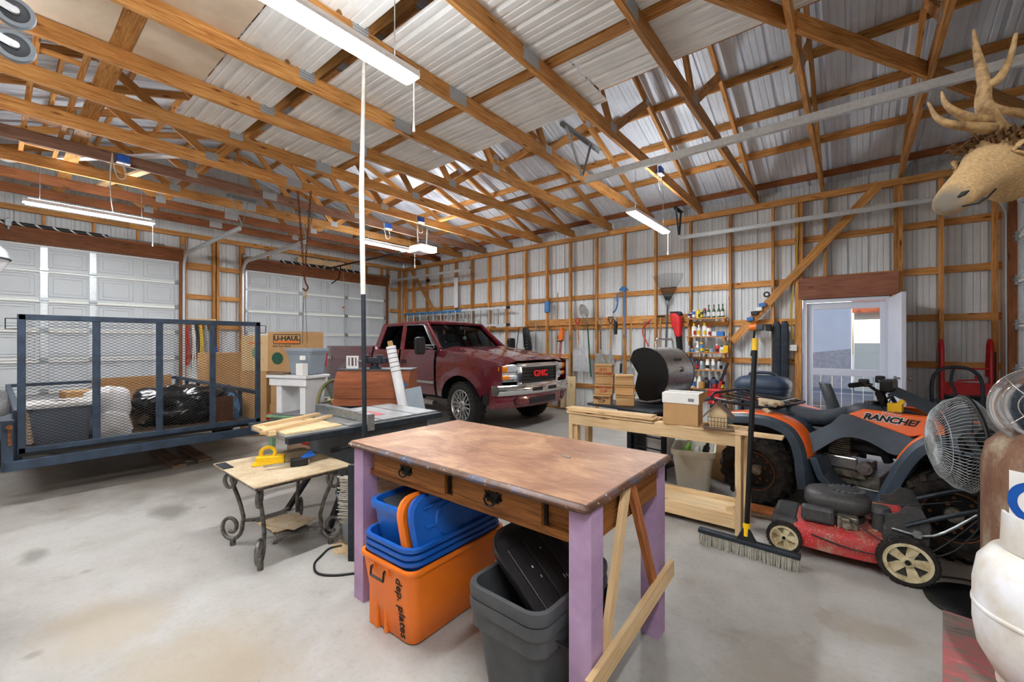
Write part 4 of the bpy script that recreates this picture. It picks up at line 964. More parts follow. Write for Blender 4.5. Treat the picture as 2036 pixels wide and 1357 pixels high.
lt = text('tank_lettering', 'RANCHER', .064, 'ink_black', Q, (0, 0, 0), (0, 0, 0), .002, 1.12, shear=.25, bold=.0028); lt2 = text('tank_lettering_outline', 'RANCHER', .064, 'white_paint', Q, (0, 0, 0), (0, 0, 0), .0008, 1.12, shear=.25, bold=.0075)
lt3 = text('tank_small_lettering', 'HONDA', .026, 'white_paint', Q, (0, 0, 0), (0, 0, 0), .001, 1.2, shear=.2)
def matf(o_, ex, ey):
    ex = Vector(ex).normalized(); ez = ex.cross(Vector(ey)).normalized(); ey = ez.cross(ex); M = Matrix((ex, ey, ez)).transposed().to_4x4(); M.translation = o_; return M
lt.matrix_local = matf((.865, -.2665, .835), (1, 0, -.07), (.0, .43, 1)); lt2.matrix_local = matf((.865, -.2655, .835), (1, 0, -.07), (.0, .43, 1)); lt3.matrix_local = matf((.86, -.2445, .880), (1, 0, -.07), (0, .43, 1))
# seat, tank top, body core
def ring(x, zc, w_, h_, n=12, e=2.6):
    out = []
    for k in range(n):
        a = 2*PI*k/n; c_, s_ = math.cos(a), math.sin(a); out.append((x, w_*math.copysign(abs(c_)**(2/e), c_), zc+h_*math.copysign(abs(s_)**(2/e), s_)))
    return out
MB().loft([ring(-.13, .80, .10, .02), ring(-.10, .80, .15, .05), ring(.05, .785, .17, .06), ring(.3, .75, .17, .065), ring(.42, .765, .16, .07), ring(.52, .80, .14, .075), ring(.565, .82, .12, .06)]).build('seat', 'seat_black', Q, smooth=60)
MB().loft([ring(.555, .80, .12, .08), ring(.60, .83, .16, .085), ring(.70, .835, .19, .085), ring(.85, .82, .18, .075), ring(1.0, .80, .16, .06)]).build('tank_cover', 'seat_black', Q, smooth=60)
MB().lathe([(.055, 0), (.055, .02), (.045, .035), (0, .038)], 16, Matrix.Translation((.70, 0, .905))).build('fuel_cap', 'black_plastic', Q, smooth=40)
MB().box(-.35, .95, -.14, .14, .52, .70).build('body_core', 'black_plastic', Q, bev=.03)
MB().box(1.0, 1.5, -.22, .22, .55, .80).build('front_cowl', 'atv_grey', Q, bev=.05)
# engine
E_ = MB().box(.42, .70, -.21, .16, .33, .43).box(.38, .78, -.17, .17, .26, .36).build('engine_case', 'engine_metal', Q, bev=.012)
MB().box(.43, .655, -.235, -.2, .40, .50).build('engine_cover', 'steel', Q, bev=.012)
fn = MB()
for k in range(9): fn.box(.455+.006*k*.3, .60, -.19, .1, .505+k*.018, .512+k*.018)
fn.build('cooling_fins', 'engine_metal', Q); MB().box(.47, .59, -.16, .08, .48, .68).build('cylinder', 'engine_metal', Q)
MB().cyl((.70, -.235, .43), (.70, -.17, .43), .05, n=18).cyl((.70, -.25, .43), (.70, -.2, .43), .03, n=14).build('starter_cover', 'steel', Q, smooth=40)
MB().tube(spl([(.62, -.16, .62), (.72, -.2, .64), (.80, -.19, .58), (.83, -.17, .5)]), .032, 8).build('intake_hose', 'rubber', Q, smooth=60)
MB().tube(spl([(.46, -.2, .30), (.40, -.22, .34), (.5, -.23, .31), (.56, -.2, .25), (.66, -.2, .24)]), .022, 8).build('exhaust', 'engine_metal', Q, smooth=60)
MB().tube([(.1, -.15, .4), (.42, -.18, .24), (.9, -.18, .24), (1.1, -.15, .45)], .016, 8).tube([(.1, .15, .4), (.42, .18, .24), (.9, .18, .24), (1.1, .15, .45)], .016, 8).tube([(.05, -.2, .42), (.36, -.3, .46)], .012, 6).build('frame', 'black_metal', Q)
# handlebar
MB().cyl((.82, 0, .78), (.74, 0, 1.02), .03).build('steering_stem', 'black_metal', Q)
HB = MB().tube(spl([(.66, -.40, 1.085), (.70, -.22, 1.09), (.76, -.12, 1.03), (.76, .12, 1.03), (.70, .22, 1.09), (.66, .40, 1.085)]), .012, 8).build('handlebar', 'black_metal', Q, smooth=60)
for s in (-1, 1):
    MB().cyl((.655, s*.41, 1.085), (.683, s*.29, 1.088), .019, n=10).build('grip', 'rubber', HB); MB().tube(spl([(.70, s*.25, 1.10), (.76, s*.30, 1.095), (.74, s*.42, 1.09)]), .006, 6).build('brake_lever', 'black_metal', HB)
    MB().box(.67, .73, s*.25-.03, s*.25+.03, 1.07, 1.13).build('switch_box', 'black_plastic', HB, bev=.01)
    MB().tube(spl([(.73, s*.2, 1.06), (.80, s*.16, 1.0), (.78, s*.1, .90), (.86, s*.08, .82)]), .005, 6).build('cable', 'cord_black', Q)
MB().box(.76, .84, -.1, .1, 1.02, 1.12).build('display', 'black_plastic', Q, bev=.015)
MB().loft([[(.84, -.16, 1.02), (.86, .0, 1.06), (.84, .16, 1.02)], [(1.05, -.22, .90), (1.10, 0, .94), (1.05, .22, .90)]], caps=False, ring_closed=False).build('nose_shield', 'atv_grey', Q, smooth=60)
MB().box(.84, .92, -.27, -.2, .90, .96).bar((.86, -.25, .90), (.93, -.26, .99), .03, .02).build('yellow_tag', 'yellow', Q)
def rack(name, x0, x1, z0, z1, hw_):
    r_ = MB().tube([(x0, -hw_, z0+.03), (x0+.03, -hw_, z0), (x1-.06, -hw_, z1), (x1, -hw_+.06, z1), (x1, hw_-.06, z1), (x1-.06, hw_, z1), (x0+.03, hw_, z0), (x0, hw_, z0+.03), (x0-.01, hw_-.08, z0+.06), (x0-.01, -hw_+.08, z0+.06)], .013, 8, closed=True).build(name, 'black_metal', Q, smooth=60)
    for y in (-hw_*.6, -hw_*.2, hw_*.2, hw_*.6): MB().cyl((x0, y, z0+.03), (x1, y, z1), .009, n=8).build('rack_bar', 'black_metal', r_)
    for x in (x0+.12, x1-.1): MB().cyl((x, -hw_, z0*.5+z1*.5), (x, hw_, z0*.5+z1*.5), .01, n=8).build('rack_bar', 'galv_light', r_)
    for y in (-.2, .2):
        MB().cyl((x0+.2, y, .74), (x0+.2, y, z0), .012, n=8).build('rack_post', 'black_metal', r_)
rack('rear_rack', -.42, .12, .86, .84, .40); rack('front_rack', 1.12, 1.6, .88, .86, .38)
MB().tube(spl([(.1, -.42, .80), (.0, -.35, .87), (.15, -.30, .88), (-.05, -.25, .885), (.12, -.36, .87)]), .022, 8).build('camo_strap', 'dusty_board', Q, smooth=60)
MB().ball((-.38, -.3, .62), .05, sz=(.4, 1.4, .8)).build('tail_lamp', 'red_plastic', Q)
# ================================================================== LAWN MOWER
m, nt, b = newmat('mower_red'); v = coords(nt); f1 = noisef(nt, v, 7, 6, .7); f2 = noisef(nt, v, 120, 2, .6)
r1 = ramp(nt, f1, [(.36, '#a57b68'), (.48, '#a83a38'), (.62, '#bb252c')]); r2 = ramp(nt, f2, [(.60, (0, 0, 0, 1)), (.68, (1, 1, 1, 1))]); c = mixc(nt, r2.outputs[0], r1.outputs[0], '#b09a78'); nt.links.new(c, b.inputs['Base Color']); b.inputs['Roughness'].default_value = .6
plain('dirty_cream', '#d9cda9', .7, 0, .3, .15, 18, c2='#a7946a'); plain('dusty_black', '#34373b', .5, 0, .45, .3, 60, c2='#4a4743')
m_ = thing('lawn_mower', 'red walk-behind lawn mower with cream wheels, clippings on its deck', 'lawn mower', (-.06, 3.59, 0), math.radians(1))
def mower_wheel(x, y, s, r_, w_):
    M = Matrix.Translation((x, y, r_)) @ Matrix.Rotation(-s*PI/2, 4, 'X'); h = w_/2; o_ = MB().lathe([(r_*.76, -h), (r_*.93, -h), (r_*.97, -h*.6), (r_*.97, h*.6), (r_*.93, h), (r_*.76, h)], 32, M).build('wheel', 'mud_tire', m_, smooth=35)
    k = MB(); n = 30
    for i in range(n): k.box(r_*.95, r_, -.006*r_/.1, .006*r_/.1, -h*.8, h*.8, 0, M @ Matrix.Rotation(2*PI*i/n, 4, 'Z'))
    k.build('tread_lugs', 'mud_tire', o_)
    MB().lathe([(r_*.77, -h*.8), (r_*.79, h*1.02), (r_*.66, h*1.02), (r_*.66, -h*.5)], 30, M).build('hub_ring', 'dirty_cream', o_, smooth=30)
    MB().lathe([(.0, -h*.4), (r_*.68, -h*.4)], 24, M).build('hub_back', 'dirty_cream' if r_ < .12 else 'dusty_black', o_)
    sp = MB()
    for i in range(5): sp.add([M @ Matrix.Rotation(2*PI*i/5, 4, 'Z') @ Vector(p) for p in ((r_*.14, -r_*.12, h*.4), (r_*.68, -r_*.2, h*.6), (r_*.68, r_*.2, h*.6), (r_*.14, r_*.12, h*.4), (r_*.14, -r_*.12, -h*.2), (r_*.68, -r_*.2, 0), (r_*.68, r_*.2, 0), (r_*.14, r_*.12, -h*.2))], [(0, 1, 2, 3), (7, 6, 5, 4), (0, 4, 5, 1), (1, 5, 6, 2), (2, 6, 7, 3), (3, 7, 4, 0)])
    sp.build('spokes', 'dirty_cream', o_)
    MB().lathe([(r_*.2, -h*.2), (r_*.2, h*.8), (r_*.12, h*.95), (r_*.11, h*.6), (0, h*.6)], 16, M).build('hub', 'dirty_cream', o_, smooth=30); MB().cyl(M @ Vector((0, 0, h*.5)), M @ Vector((0, 0, h*1.0)), r_*.09, n=10).build('axle_nut', 'black_metal', o_)
for s in (-1, 1): mower_wheel(-.30, s*.235, s, .103, .045); mower_wheel(.305, s*.255, s, .14, .05)
def dk(k, z, o_=0):
    pts = []
    base = [(-.34, -.16), (-.33, -.19), (-.2, -.235), (-.05, -.25), (.12, -.245), (.27, -.21), (.33, -.15)]
    base = base + [(x, -y) for x, y in reversed(base)]
    return [(x*k, y*k, z) for x, y in base]
MB().loft([dk(1.0, .075), dk(1.01, .10), dk(.99, .17), dk(.93, .20), dk(.80, .215), dk(.4, .235), dk(.1, .24)]).build('deck', 'mower_red', m_, smooth=40)
MB().box(-.38, -.22, -.2, .2, .14, .225).build('front_baffle', 'dusty_black', m_, bev=.03)
MB().lathe([(.15, .20), (.15, .26), (.12, .27), (.12, .30)], 20, Matrix.Translation((-.02, .02, 0))).build('engine_base', 'dusty_black', m_, smooth=40)
MB().loft([[(x-.02, y+.02, z) for x, y in rrect(w_, l_, r_)] for w_, l_, r_, z in ((.30, .27, .08, .30), (.36, .31, .1, .33), (.36, .31, .1, .37), (.33, .29, .1, .395), (.26, .24, .1, .41), (.05, .05, .02, .412))]).build('engine_shroud', 'dusty_black', m_, smooth=40)
MB().lathe([(.105, .405), (.10, .42), (.07, .43), (.0, .432)], 28, Matrix.Translation((.03, .02, 0))).build('recoil_cover', 'dusty_black', m_, smooth=40)
sl_ = MB()
for i in range(18): a = 2*PI*i/18; sl_.box(.075, .1, -.006, .006, .426, .43, 0, Matrix.Translation((.03, .02, 0)) @ Matrix.Rotation(a, 4, 'Z'))
sl_.build('cover_slots', 'galv', m_)
MB().box(-.21, -.03, -.19, -.12, .225, .33).build('air_filter_box', 'dusty_black', m_, bev=.02)
MB().box(-.02, .09, -.17, -.1, .22, .30).cyl((.03, -.19, .25), (.03, -.12, .25), .03).box(.0, .05, -.2, -.16, .27, .30).build('carburettor', 'engine_metal', m_, bev=.01)
MB().cyl((.20, -.06, .21), (.20, -.06, .34), .045).cyl((.20, -.06, .34), (.20, -.06, .375), .055, .045).build('fuel_filler', 'dusty_black', m_, smooth=40)
MB().loft([[(x, y, z) for x, y in ((.2, -.2), (.36, -.17), (.4, .17), (.2, .2))] for z in (.2, .30)]).build('rear_door', 'dusty_black', m_, bev=.02)
MB().box(.16, .32, .02, .2, .22, .34).build('deck_cover', 'mower_red', m_, bev=.03)
for s in (-1, 1):
    MB().prism([(-.09, -.10), (.09, -.10), (.10, .02), (.06, .11), (.0, .12), (-.05, .06), (-.1, .05)], -.006, .006, Matrix.Translation((.31, s*.20, .33)) @ Matrix.Rotation(PI/2, 4, 'X')).build('handle_bracket', 'dusty_black', m_)
    MB().tube(spl([(.30, s*.215, .33), (.42, s*.215, .40), (.62, s*.21, .50), (.78, s*.2, .56)]), .0125, 8).build('handle_bar', 'dark_steel', m_, smooth=60)
MB().tube(spl([(.24, -.21, .30), (.42, -.225, .31), (.62, -.21, .50)]), .008, 8).cyl((.35, -.235, .30), (.35, -.2, .30), .025, n=6).build('lower_bar', 'galv', m_, smooth=60)
MB().tube([(.78, -.2, .56), (.80, 0, .57), (.78, .2, .56)], .0125, 8).build('handle_bar', 'dark_steel', m_)
for pts in ([(.05, -.19, .29), (.20, -.24, .22), (.36, -.26, .19), (.5, -.25, .26), (.62, -.22, .45)], [(-.15, -.25, .17), (.05, -.265, .14), (.25, -.26, .15), (.42, -.26, .24), (.66, -.2, .53)], [(.1, .05, .37), (.3, -.1, .42), (.55, -.1, .50)]):
    MB().tube(spl(pts), .004, 6).build('cable', 'cord_black', m_)
MB().box(.23, .26, -.215, -.195, .215, .225).build('blue_clip', 'blue_plastic', m_)
cl = MB(); rnd = random.Random(3)
for k in range(160):
    a = rnd.uniform(0, 2*PI); rr_ = rnd.uniform(.15, .24); x, y = .02+rr_*1.25*math.cos(a), rr_*.95*math.sin(a); s_ = rnd.uniform(.004, .010); z = .236-.04*max(0, (rr_-.15)/.09); cl.box(x-s_, x+s_, y-.002, y+.002, z-.008, z+.003, 0, Matrix.Translation((x, y, 0)) @ Matrix.Rotation(rnd.uniform(0, 3), 4, 'Z') @ Matrix.Translation((-x, -y, 0)))
o = cl.build('grass_clippings', 'dirty_cream', m_); tag(o, kind='stuff')
# ================================================================== PUSH BROOM
o = thing('push_broom', 'push broom with a grey-bristled head and black handle leaning on the bench', 'broom', (-.545, 3.14, 0), math.radians(-2))
MB().loft([[(x, y, z) for y, z in ((-.028, .075), (.028, .075), (.024, .105), (-.024, .105))] for x in (-.30, .30)]).build('head', 'dark_steel', o, bev=.006)
bs = MB(); rnd = random.Random(5)
for i in range(62):
    for j in range(4):
        x = -.29+.58*i/61; y = -.02+.0133*j; dx_, dy_ = rnd.uniform(-.008, .008), rnd.uniform(-.022, .010)+(j-1.5)*.008
        bs.tube([(x, y, .076), (x+dx_*.4, y+dy_*.4, .035), (x+dx_, y+dy_, .001)], [.0035, .0045, .002], 4)
tag(bs.build('bristles', 'grey_bristle', o) if 'grey_bristle' in MATS else bs.build('bristles', plain('grey_bristle', '#b9b5a6', .9, 0, .2, .15, 40), o), kind='stuff')
MB().loft([[(x*k, y*k, z) for x, y in ((-.06, -.025), (.06, -.025), (.06, .025), (-.06, .025))] for k, z in ((1, .10), (.8, .12), (.35, .18))]).build('socket', 'black_plastic', o, bev=.004)
MB().cyl((0, 0, .13), (.0, .012, .21), .021, n=12).cyl((0, 0.012, .19), (0, .013, .205), .024, n=12).build('collar', 'yellow', o)
MB().tube([(0, .012, .19), (.0, .10, .62)], .016, 10).tube([(0, .10, .60), (.0, .255, 1.36)], .0175, 10).build('handle', 'black_metal', o)
MB().cyl((0, .255, 1.355), (0, .27, 1.44), .021, n=12).build('grip_cap', 'yellow', o)
# ================================================================== PINE WORKBENCH AND WHAT IS ON IT
Wb = thing('workbench', 'new pine workbench frame between the brown desk and the grill', 'workbench', (0, 0, 0))
x0, x1, y0, y1 = -2.07, -.625, 3.405, 3.80
for x in (x0+.02, x1-.02):
    for y in (y0+.045, y1-.045): board('leg', (x, y, 0), (x, y, .742), .089, .038, 'pine', Wb, (0, 1, 0))
for x in (x0+.058, x1-.058): board('leg', (x, y0+.06, 0), (x, y0+.06, .65), .06, .036, 'pine', Wb, (0, 1, 0)) if x < -1 else None
board('front_rail', (x0+.04, y0+.02, .697), (x1-.04, y0+.02, .697), .089, .038, 'pine', Wb); board('back_rail', (x0+.04, y1-.02, .697), (x1-.04, y1-.02, .697), .089, .038, 'pine', Wb)
board('lower_rail', (x0+.04, y0+.02, .10), (x1-.04, y0+.02, .10), .10, .038, 'pine', Wb); board('lower_rail', (x0+.04, y1-.02, .10), (x1-.04, y1-.02, .10), .10, .038, 'pine', Wb)
for x in (x0+.03, -1.35, x1-.03): board('cross_rail', (x, y0+.04, .72), (x, y1-.04, .72), .04, .06, 'pine', Wb)
board('shelf_board', (x0+.08, 3.6, .12), (x1-.05, 3.6, .12), .34, .012, 'ply', Wb, up=(0, 1, 0))
board('shelf_gusset', (x1-.10, y0+.1, .12), (x1-.03, y0+.02, .17), .09, .03, 'pine', Wb)
tag(board('plank', (-1.26, 3.455, .752), (-.37, 3.44, .752), .10, .018, 'pine', up=(0, 1, 0)), 'pine plank on the workbench overhanging its right end', 'plank')
zz = .742
for k, (a, b_, y, w_) in enumerate(((-2.09, -1.27, 3.47, .13), (-2.10, -1.28, 3.475, .13), (-2.08, -1.265, 3.465, .13), (-2.11, -1.29, 3.48, .13))):
    zz += .0125; tag(board('cedar_board', (a, y, zz), (b_, y+.01*(k % 2), zz), w_, .012, 'pine', up=(0, 1, 0)), 'thin pine board on the left of the workbench, %s of the stack' % ['bottom', 'second from bottom', 'second from top', 'top'][k], 'board', 'boards stacked on the workbench')
    zz += .0005
def carton(name, label, sx, sy, sz, loc, rz, mat, group=None, flaps=True, tape=True):
    o = thing(name, label, 'box', loc, rz, group)
    MB().box(-sx/2, sx/2, -sy/2, sy/2, 0, sz).build('body', mat, o, bev=.003)
    if flaps: MB().box(-sx/2+.002, sx/2-.002, -.002, .002, sz, sz+.0015).build('flap_seam', 'old_wood', o)
    if tape: MB().box(-sx/2, sx/2, -.025, .025, sz+.0005, sz+.002).box(-sx/2-.001, -sx/2, -.025, .025, sz-.06, sz).build('tape', 'cardboard_light', o)
    return o
c1 = carton('cardboard_box', 'plain brown cardboard box on the workbench beside the birdhouse', .26, .22, .165, (-1.06, 3.505, .763), math.radians(6), 'cardboard')
c2 = carton('cardboard_box', 'flat white box lying on the brown cardboard box', .275, .22, .082, (-1.06, 3.51, .931), math.radians(4), 'paper_white', tape=False)
bc = MB()
for k in range(9): bc.box(.06+.005*k, .062+.005*k+.001*(k % 2), -.1115, -.110, .02, .045)
bc.build('barcode', 'ink_black', c2); MB().box(.138, .1395, -.11, .11, 0, .082).build('end_label', 'cardboard', c2)
B_ = thing('birdhouse', 'weathered wooden birdhouse feeder with a wire basket on the workbench', 'birdhouse', (-.785, 3.455, .763), math.radians(8))
MB().prism([(-.06, 0), (.06, 0), (.06, .105), (0, .175), (-.06, .105)], -.05, .05, Matrix.Translation((0, 0, .014)) @ Matrix.Rotation(PI/2, 4, 'X')).build('house', 'ply', B_)
for s in (-1, 1):
    r_ = board('roof_panel', (s*.104, 0, .085), (-s*.005, 0, .2), .15, .01, 'grey_plank', B_, up=(0, 1, 0))
MB().box(-.1, .1, -.085, .07, 0, .013).build('base_tray', 'grey_plank', B_)
wr = MB()
for k in range(7): wr.cyl((-.065+.13*k/6, -.072, .014), (-.065+.13*k/6, -.072, .095), .0015, n=5)
for z in (.03, .06, .09): wr.tube([(-.066, -.052, z), (-.066, -.072, z), (.066, -.072, z), (.066, -.052, z)], .0015, 5)
wr.build('wire_basket', 'black_metal', B_)
MB().cyl((-.09, -.09, .01), (.11, -.085, .012), .012, n=8).build('perch', 'grey_plank', B_)
# planks on the floor behind the bench
tag(board('old_plank', (-1.62, 3.91, .02), (-.50, 3.97, .02), .19, .036, 'grey_plank', up=(0, 1, 0)), 'old grey plank on the floor behind the pine workbench', 'plank')
tag(board('cedar_plank', (-1.30, 3.92, .058), (-.36, 3.93, .058), .10, .036, 'cedar', up=(0, 1, 0)), 'reddish plank on the floor reaching the lawn mower', 'plank')
o = tote('storage_tote', 'cream storage tote filled with bits beneath the pine workbench', 'tote', .28, .34, .40, .36, .42, 'cream_plastic', (-1.20, 4.31, 0), math.radians(12), None, rh=.05, rim=.03, r=.05)
for k, (dx_, dy_, nm, mt, h) in enumerate(((-.07, -.08, 'green bottle', 'green_bottle', .15), (.02, -.05, 'white roll', 'white_paint', .13), (.09, 0, 'black handled tool', 'black_plastic', .18))):
    if mt not in MATS: plain(mt, '#7fbf3a', .4)
    tag(MB().lathe([(0, 0), (.03, 0), (.03, h*.7), (.015, h*.85), (.014, h), (0, h)], 12).build('tote_item', mt, None, (-1.20+dx_, 4.31+dy_, .30), (.3*(k-1), .3, 0), smooth=40), nm + ' sticking out of the cream tote', 'container')
carton('cardboard_box', 'tall cardboard box on the floor between cream tote and quad tyre', .16, .2, .36, (-1.07, 4.80, 0), math.radians(5), 'cardboard')
tag(MB().box(-.1, .1, -.01, .01, 0, .42).build('white_board', 'paper_white', None, (-.96, 5.0, 0), (-.05, 0, .1)), 'white board standing by the quad bike rear tyre', 'board')
tag(MB().ball((0, 0, .06), .06, sz=(.8, .8, 1)).build('blue_bag', 'lid_blue', None, (-1.52, 4.12, 0)), 'small blue bag on the floor beside the cream tote', 'bag')
# ================================================================== GAS GRILL WITH CRATES
GA = math.radians(-102)
G = thing('gas_grill', 'open gas grill with a stainless lid behind the pine workbench', 'grill', (-1.64, 4.62, 0), GA)
MB().box(-.30, .30, -.26, .22, .60, .78).build('firebox', 'black_metal', G, bev=.03)
MB().box(-.30, .30, -.36, -.24, .64, .74).build('control_panel', 'dark_steel', G, bev=.02)
for x in (-.18, 0, .18): MB().cyl((x, -.36, .69), (x, -.395, .69), .022, n=12).build('knob', 'black_plastic', G)
lidp = [(-.02+.27*math.cos(q), 1.075+.285*math.sin(q)) for q in [math.radians(k) for k in range(-84, 122, 12)]]
lidi = [(-.02-.06+.205*math.cos(q), 1.075+.23*math.sin(q)) for q in [math.radians(k) for k in range(-84, 122, 12)]]
R = []
for x in (-.25, .25): R.append([(x, yy, zz) for yy, zz in lidp] + [(x, yy+.04, zz) for yy, zz in reversed(lidi)])
MB().loft(R).build('lid', 'steel', G, smooth=40)
endp = lidp + [(-.17, 1.30), (-.20, 1.22), (-.10, 1.08), (-.14, .92), (-.08, .80)]
for s in (-1, 1):
    MB().prism(endp, -.012, .012, Matrix.Translation((s*.26, 0, 0)) @ Matrix(((0, 0, 1, 0), (1, 0, 0, 0), (0, 1, 0, 0), (0, 0, 0, 1)))).build('lid_end', 'black_metal', G)
MB().tube([(-.17, .06, 1.34), (-.17, .05, 1.43), (-.14, .05, 1.45), (.14, .05, 1.45), (.17, .05, 1.43), (.17, .06, 1.34)], .012, 8).build('lid_handle', 'chrome', G, smooth=60)
MB().cyl((.0, .23, 1.12), (.0, .262, 1.14), .028, n=16).build('thermometer', 'chrome', G); MB().box(-.06, .06, .19, .215, 1.22, 1.245).build('lid_badge', 'black_metal', G)
MB().box(.31, .73, -.42, .38, .745, .77).build('side_shelf', 'dark_steel', G, bev=.008); MB().box(-.73, -.31, -.3, .25, .745, .77).build('side_shelf', 'dark_steel', G, bev=.008)
for x in (-.26, .26):
    for y in (-.2, .2): MB().box(x-.02, x+.02, y-.02, y+.02, 0, .62).build('leg', 'black_metal', G)
MB().box(-.28, .28, -.22, .22, .12, .14).build('bottom_shelf', 'black_metal', G); MB().box(.22, .25, -.23, -.12, .14, .6).box(-.28, .28, -.235, -.22, .14, .6).build('side_panel', 'black_metal', G); MB().bar((.27, -.2, .42), (.27, .22, .42), .012, .012).bar((.27, -.2, .3), (.27, .22, .3), .012, .012).build('cart_rail', 'black_metal', G)
P_ = thing('propane_tank', 'white propane tank standing inside the gas grill', 'gas tank', (-1.64, 4.62, .141))
prof = [(0, 0), (.10, 0), (.13, .02), (.15, .07), (.152, .25), (.13, .31), (.08, .34), (0, .345)]
MB().lathe(prof, 28).build('body', 'white_paint', P_, smooth=50); MB().lathe([(.09, .33), (.09, .42), (.085, .42), (.085, .33)], 20, arc=5.2).build('collar', 'white_paint', P_, smooth=40)
crates = [(-2.03, 4.05, 0, 'Mark your\nCUP', 'ink_black', 0), (-2.03, 4.05, 1, 'Mark your\nCUP', 'ink_red', 0), (-2.025, 4.06, 2, None, None, 0), (-2.02, 4.06, 3, 'Mark your\nCUP', 'ink_red', PI), (-1.822, 4.10, 0, None, None, 0), (-1.822, 4.10, 1, None, None, 0), (-1.815, 4.10, 2, None, None, 0)]
place = ['bottom left, black lettering', 'second up on the left, red lettering', 'plain third up on the left', 'top left, red lettering upside down', 'bottom right, plain', 'middle right, plain', 'top right, plain']
for k, (x, y, lv, tx_, mt, flip) in enumerate(crates):
    o = thing('wooden_box', 'small wooden box stacked on the grill shelf, ' + place[k], 'box', (x+.008*((k*5) % 3-1), y+.006*((k*7) % 3-1), .771+lv*.1045), math.radians(16+(k*37 % 5)-2 if k < 4 else 20+(k*37 % 4)), 'small wooden boxes on the grill shelf')
    MB().box(-.090, .090, -.068, .068, 0, .078).build('body', 'crate_wood', o, bev=.002); MB().box(-.094, .094, -.072, .072, .082, .1005).build('lid', 'crate_wood', o, bev=.002)
    if tx_: text('lettering', tx_, .04, mt, o, (0, -.0695, .052 if not flip else .028), (PI/2, flip, 0), .0008, 1.0, bold=.0008)
# ================================================================== WALL SHELF WITH BOTTLES
SH = thing('wall_shelf', 'five-tier wooden wall shelf of bottles between the studs', 'shelf', (0, 0, 0))
sx0, sx1 = -2.23, -1.60
zs = [1.83, 1.52, 1.245, .955, .64]
for z in zs:
    board('shelf_board', (sx0, YF-.075, z-.009), (sx1, YF-.075, z-.009), .14, .018, 'frame_wood', SH, up=(0, 1, 0))
    for x in (sx0+.03, sx1-.04): board('bracket', (x, YF-.005, z-.05), (x, YF-.13, z-.05), .06, .036, 'frame_wood', SH)
for x in (sx0+.02,): board('upright', (x, YF-.02, .55), (x, YF-.02, 1.83), .05, .03, 'frame_wood', SH, (0, 1, 0))
cols = {'w': '#e9e9e4', 'b': '#2b6fb8', 'k': '#1d1f22', 'y': '#e9c51f', 'r': '#c02421', 'g': '#3f5a34', 's': '#a9adb0', 't': '#b98a4a', 'n': '#22305a', 'c': '#8fa6b5'}
for k_, v_ in cols.items(): plain('btl_'+k_, v_, .35, .5 if k_ == 's' else 0, .5, .06, 20)
def bottle(kind, x, z, h, r_, body, cap, label_c, label, y=None):
    o = thing('bottle' if kind != 'can' else 'spray_can', label, 'bottle' if kind != 'can' else 'can', (x, YF-.08 if y is None else y, z+.0005), random.uniform(-.5, .5), 'bottles and cans on the wall shelf')
    if kind == 'neck': pr_ = [(0, 0), (r_, 0), (r_, h*.5), (r_*.8, h*.58), (r_*.35, h*.7), (r_*.32, h*.9), (0, h*.9)]; cz = (h*.9, h, r_*.4)
    elif kind == 'can': pr_ = [(0, 0), (r_, 0), (r_, h*.76), (r_*.8, h*.8), (0, h*.8)]; cz = (h*.79, h, r_*.8)
    elif kind == 'spray': pr_ = [(0, 0), (r_, 0), (r_, h*.5), (r_*.6, h*.66), (r_*.4, h*.75), (r_*.4, h*.85), (0, h*.85)]; cz = (h*.84, h, r_*.5)
    else: pr_ = [(0, 0), (r_, 0), (r_, h*.7), (r_*.7, h*.8), (0, h*.82)]; cz = (h*.81, h, r_*.6)
    sq = (1.25, .8) if kind == 'jug' else (1, 1)
    MB().lathe(pr_, 14, sx=sq[0], sy=sq[1]).build('body', 'btl_'+body, o, smooth=40)
    MB().lathe([(0, cz[0]), (cz[2], cz[0]), (cz[2], cz[1]-.004), (cz[2]*.7, cz[1]), (0, cz[1])], 12).build('cap', 'btl_'+cap, o, smooth=40)
    if kind == 'spray': MB().bar((0, 0, h*.96), (-r_*1.1, 0, h*.95), .02, .02).build('nozzle', 'btl_'+cap, o)
    if kind == 'jug': MB().tube([(r_*.6, 0, h*.75), (r_*1.3, 0, h*.7), (r_*1.3, 0, h*.45)], .008, 6).build('handle', 'btl_'+body, o)
    MB().lathe([(r_*1.012, h*.12), (r_*1.012, h*.44)], 14, arc=4, sx=sq[0], sy=sq[1], M=Matrix.Rotation(-PI/2-2, 4, 'Z')).build('label_band', 'btl_'+label_c, o, smooth=40)
    return o
S1 = [('can', -2.20, .10, .02, 'n', 's', 'w', 'small dark can at the left end of the top shelf'), ('can', -2.165, .10, .02, 'k', 'w', 'r', 'small black can second on the top shelf'), ('can', -2.12, .15, .027, 'b', 'w', 'w', 'pale blue spray can on the top shelf'), ('jug', -2.045, .16, .03, 'y', 'y', 'k', 'yellow topped bottle on the top shelf'), ('can', -1.995, .13, .022, 'k', 'y', 'y', 'black and yellow can on the top shelf'), ('can', -1.945, .165, .027, 'k', 'r', 's', 'dark can with a red cap on the top shelf'),
      ('neck', -1.88, .22, .027, 'g', 'k', 'w', 'green glass bottle, left of the four on the top shelf'), ('neck', -1.80, .22, .027, 'g', 'k', 'w', 'green glass bottle, second of the four on the top shelf'), ('neck', -1.725, .22, .027, 'g', 'k', 'w', 'green glass bottle, third of the four on the top shelf'), ('neck', -1.665, .225, .027, 'g', 'k', 'w', 'green glass bottle, right of the four on the top shelf')]
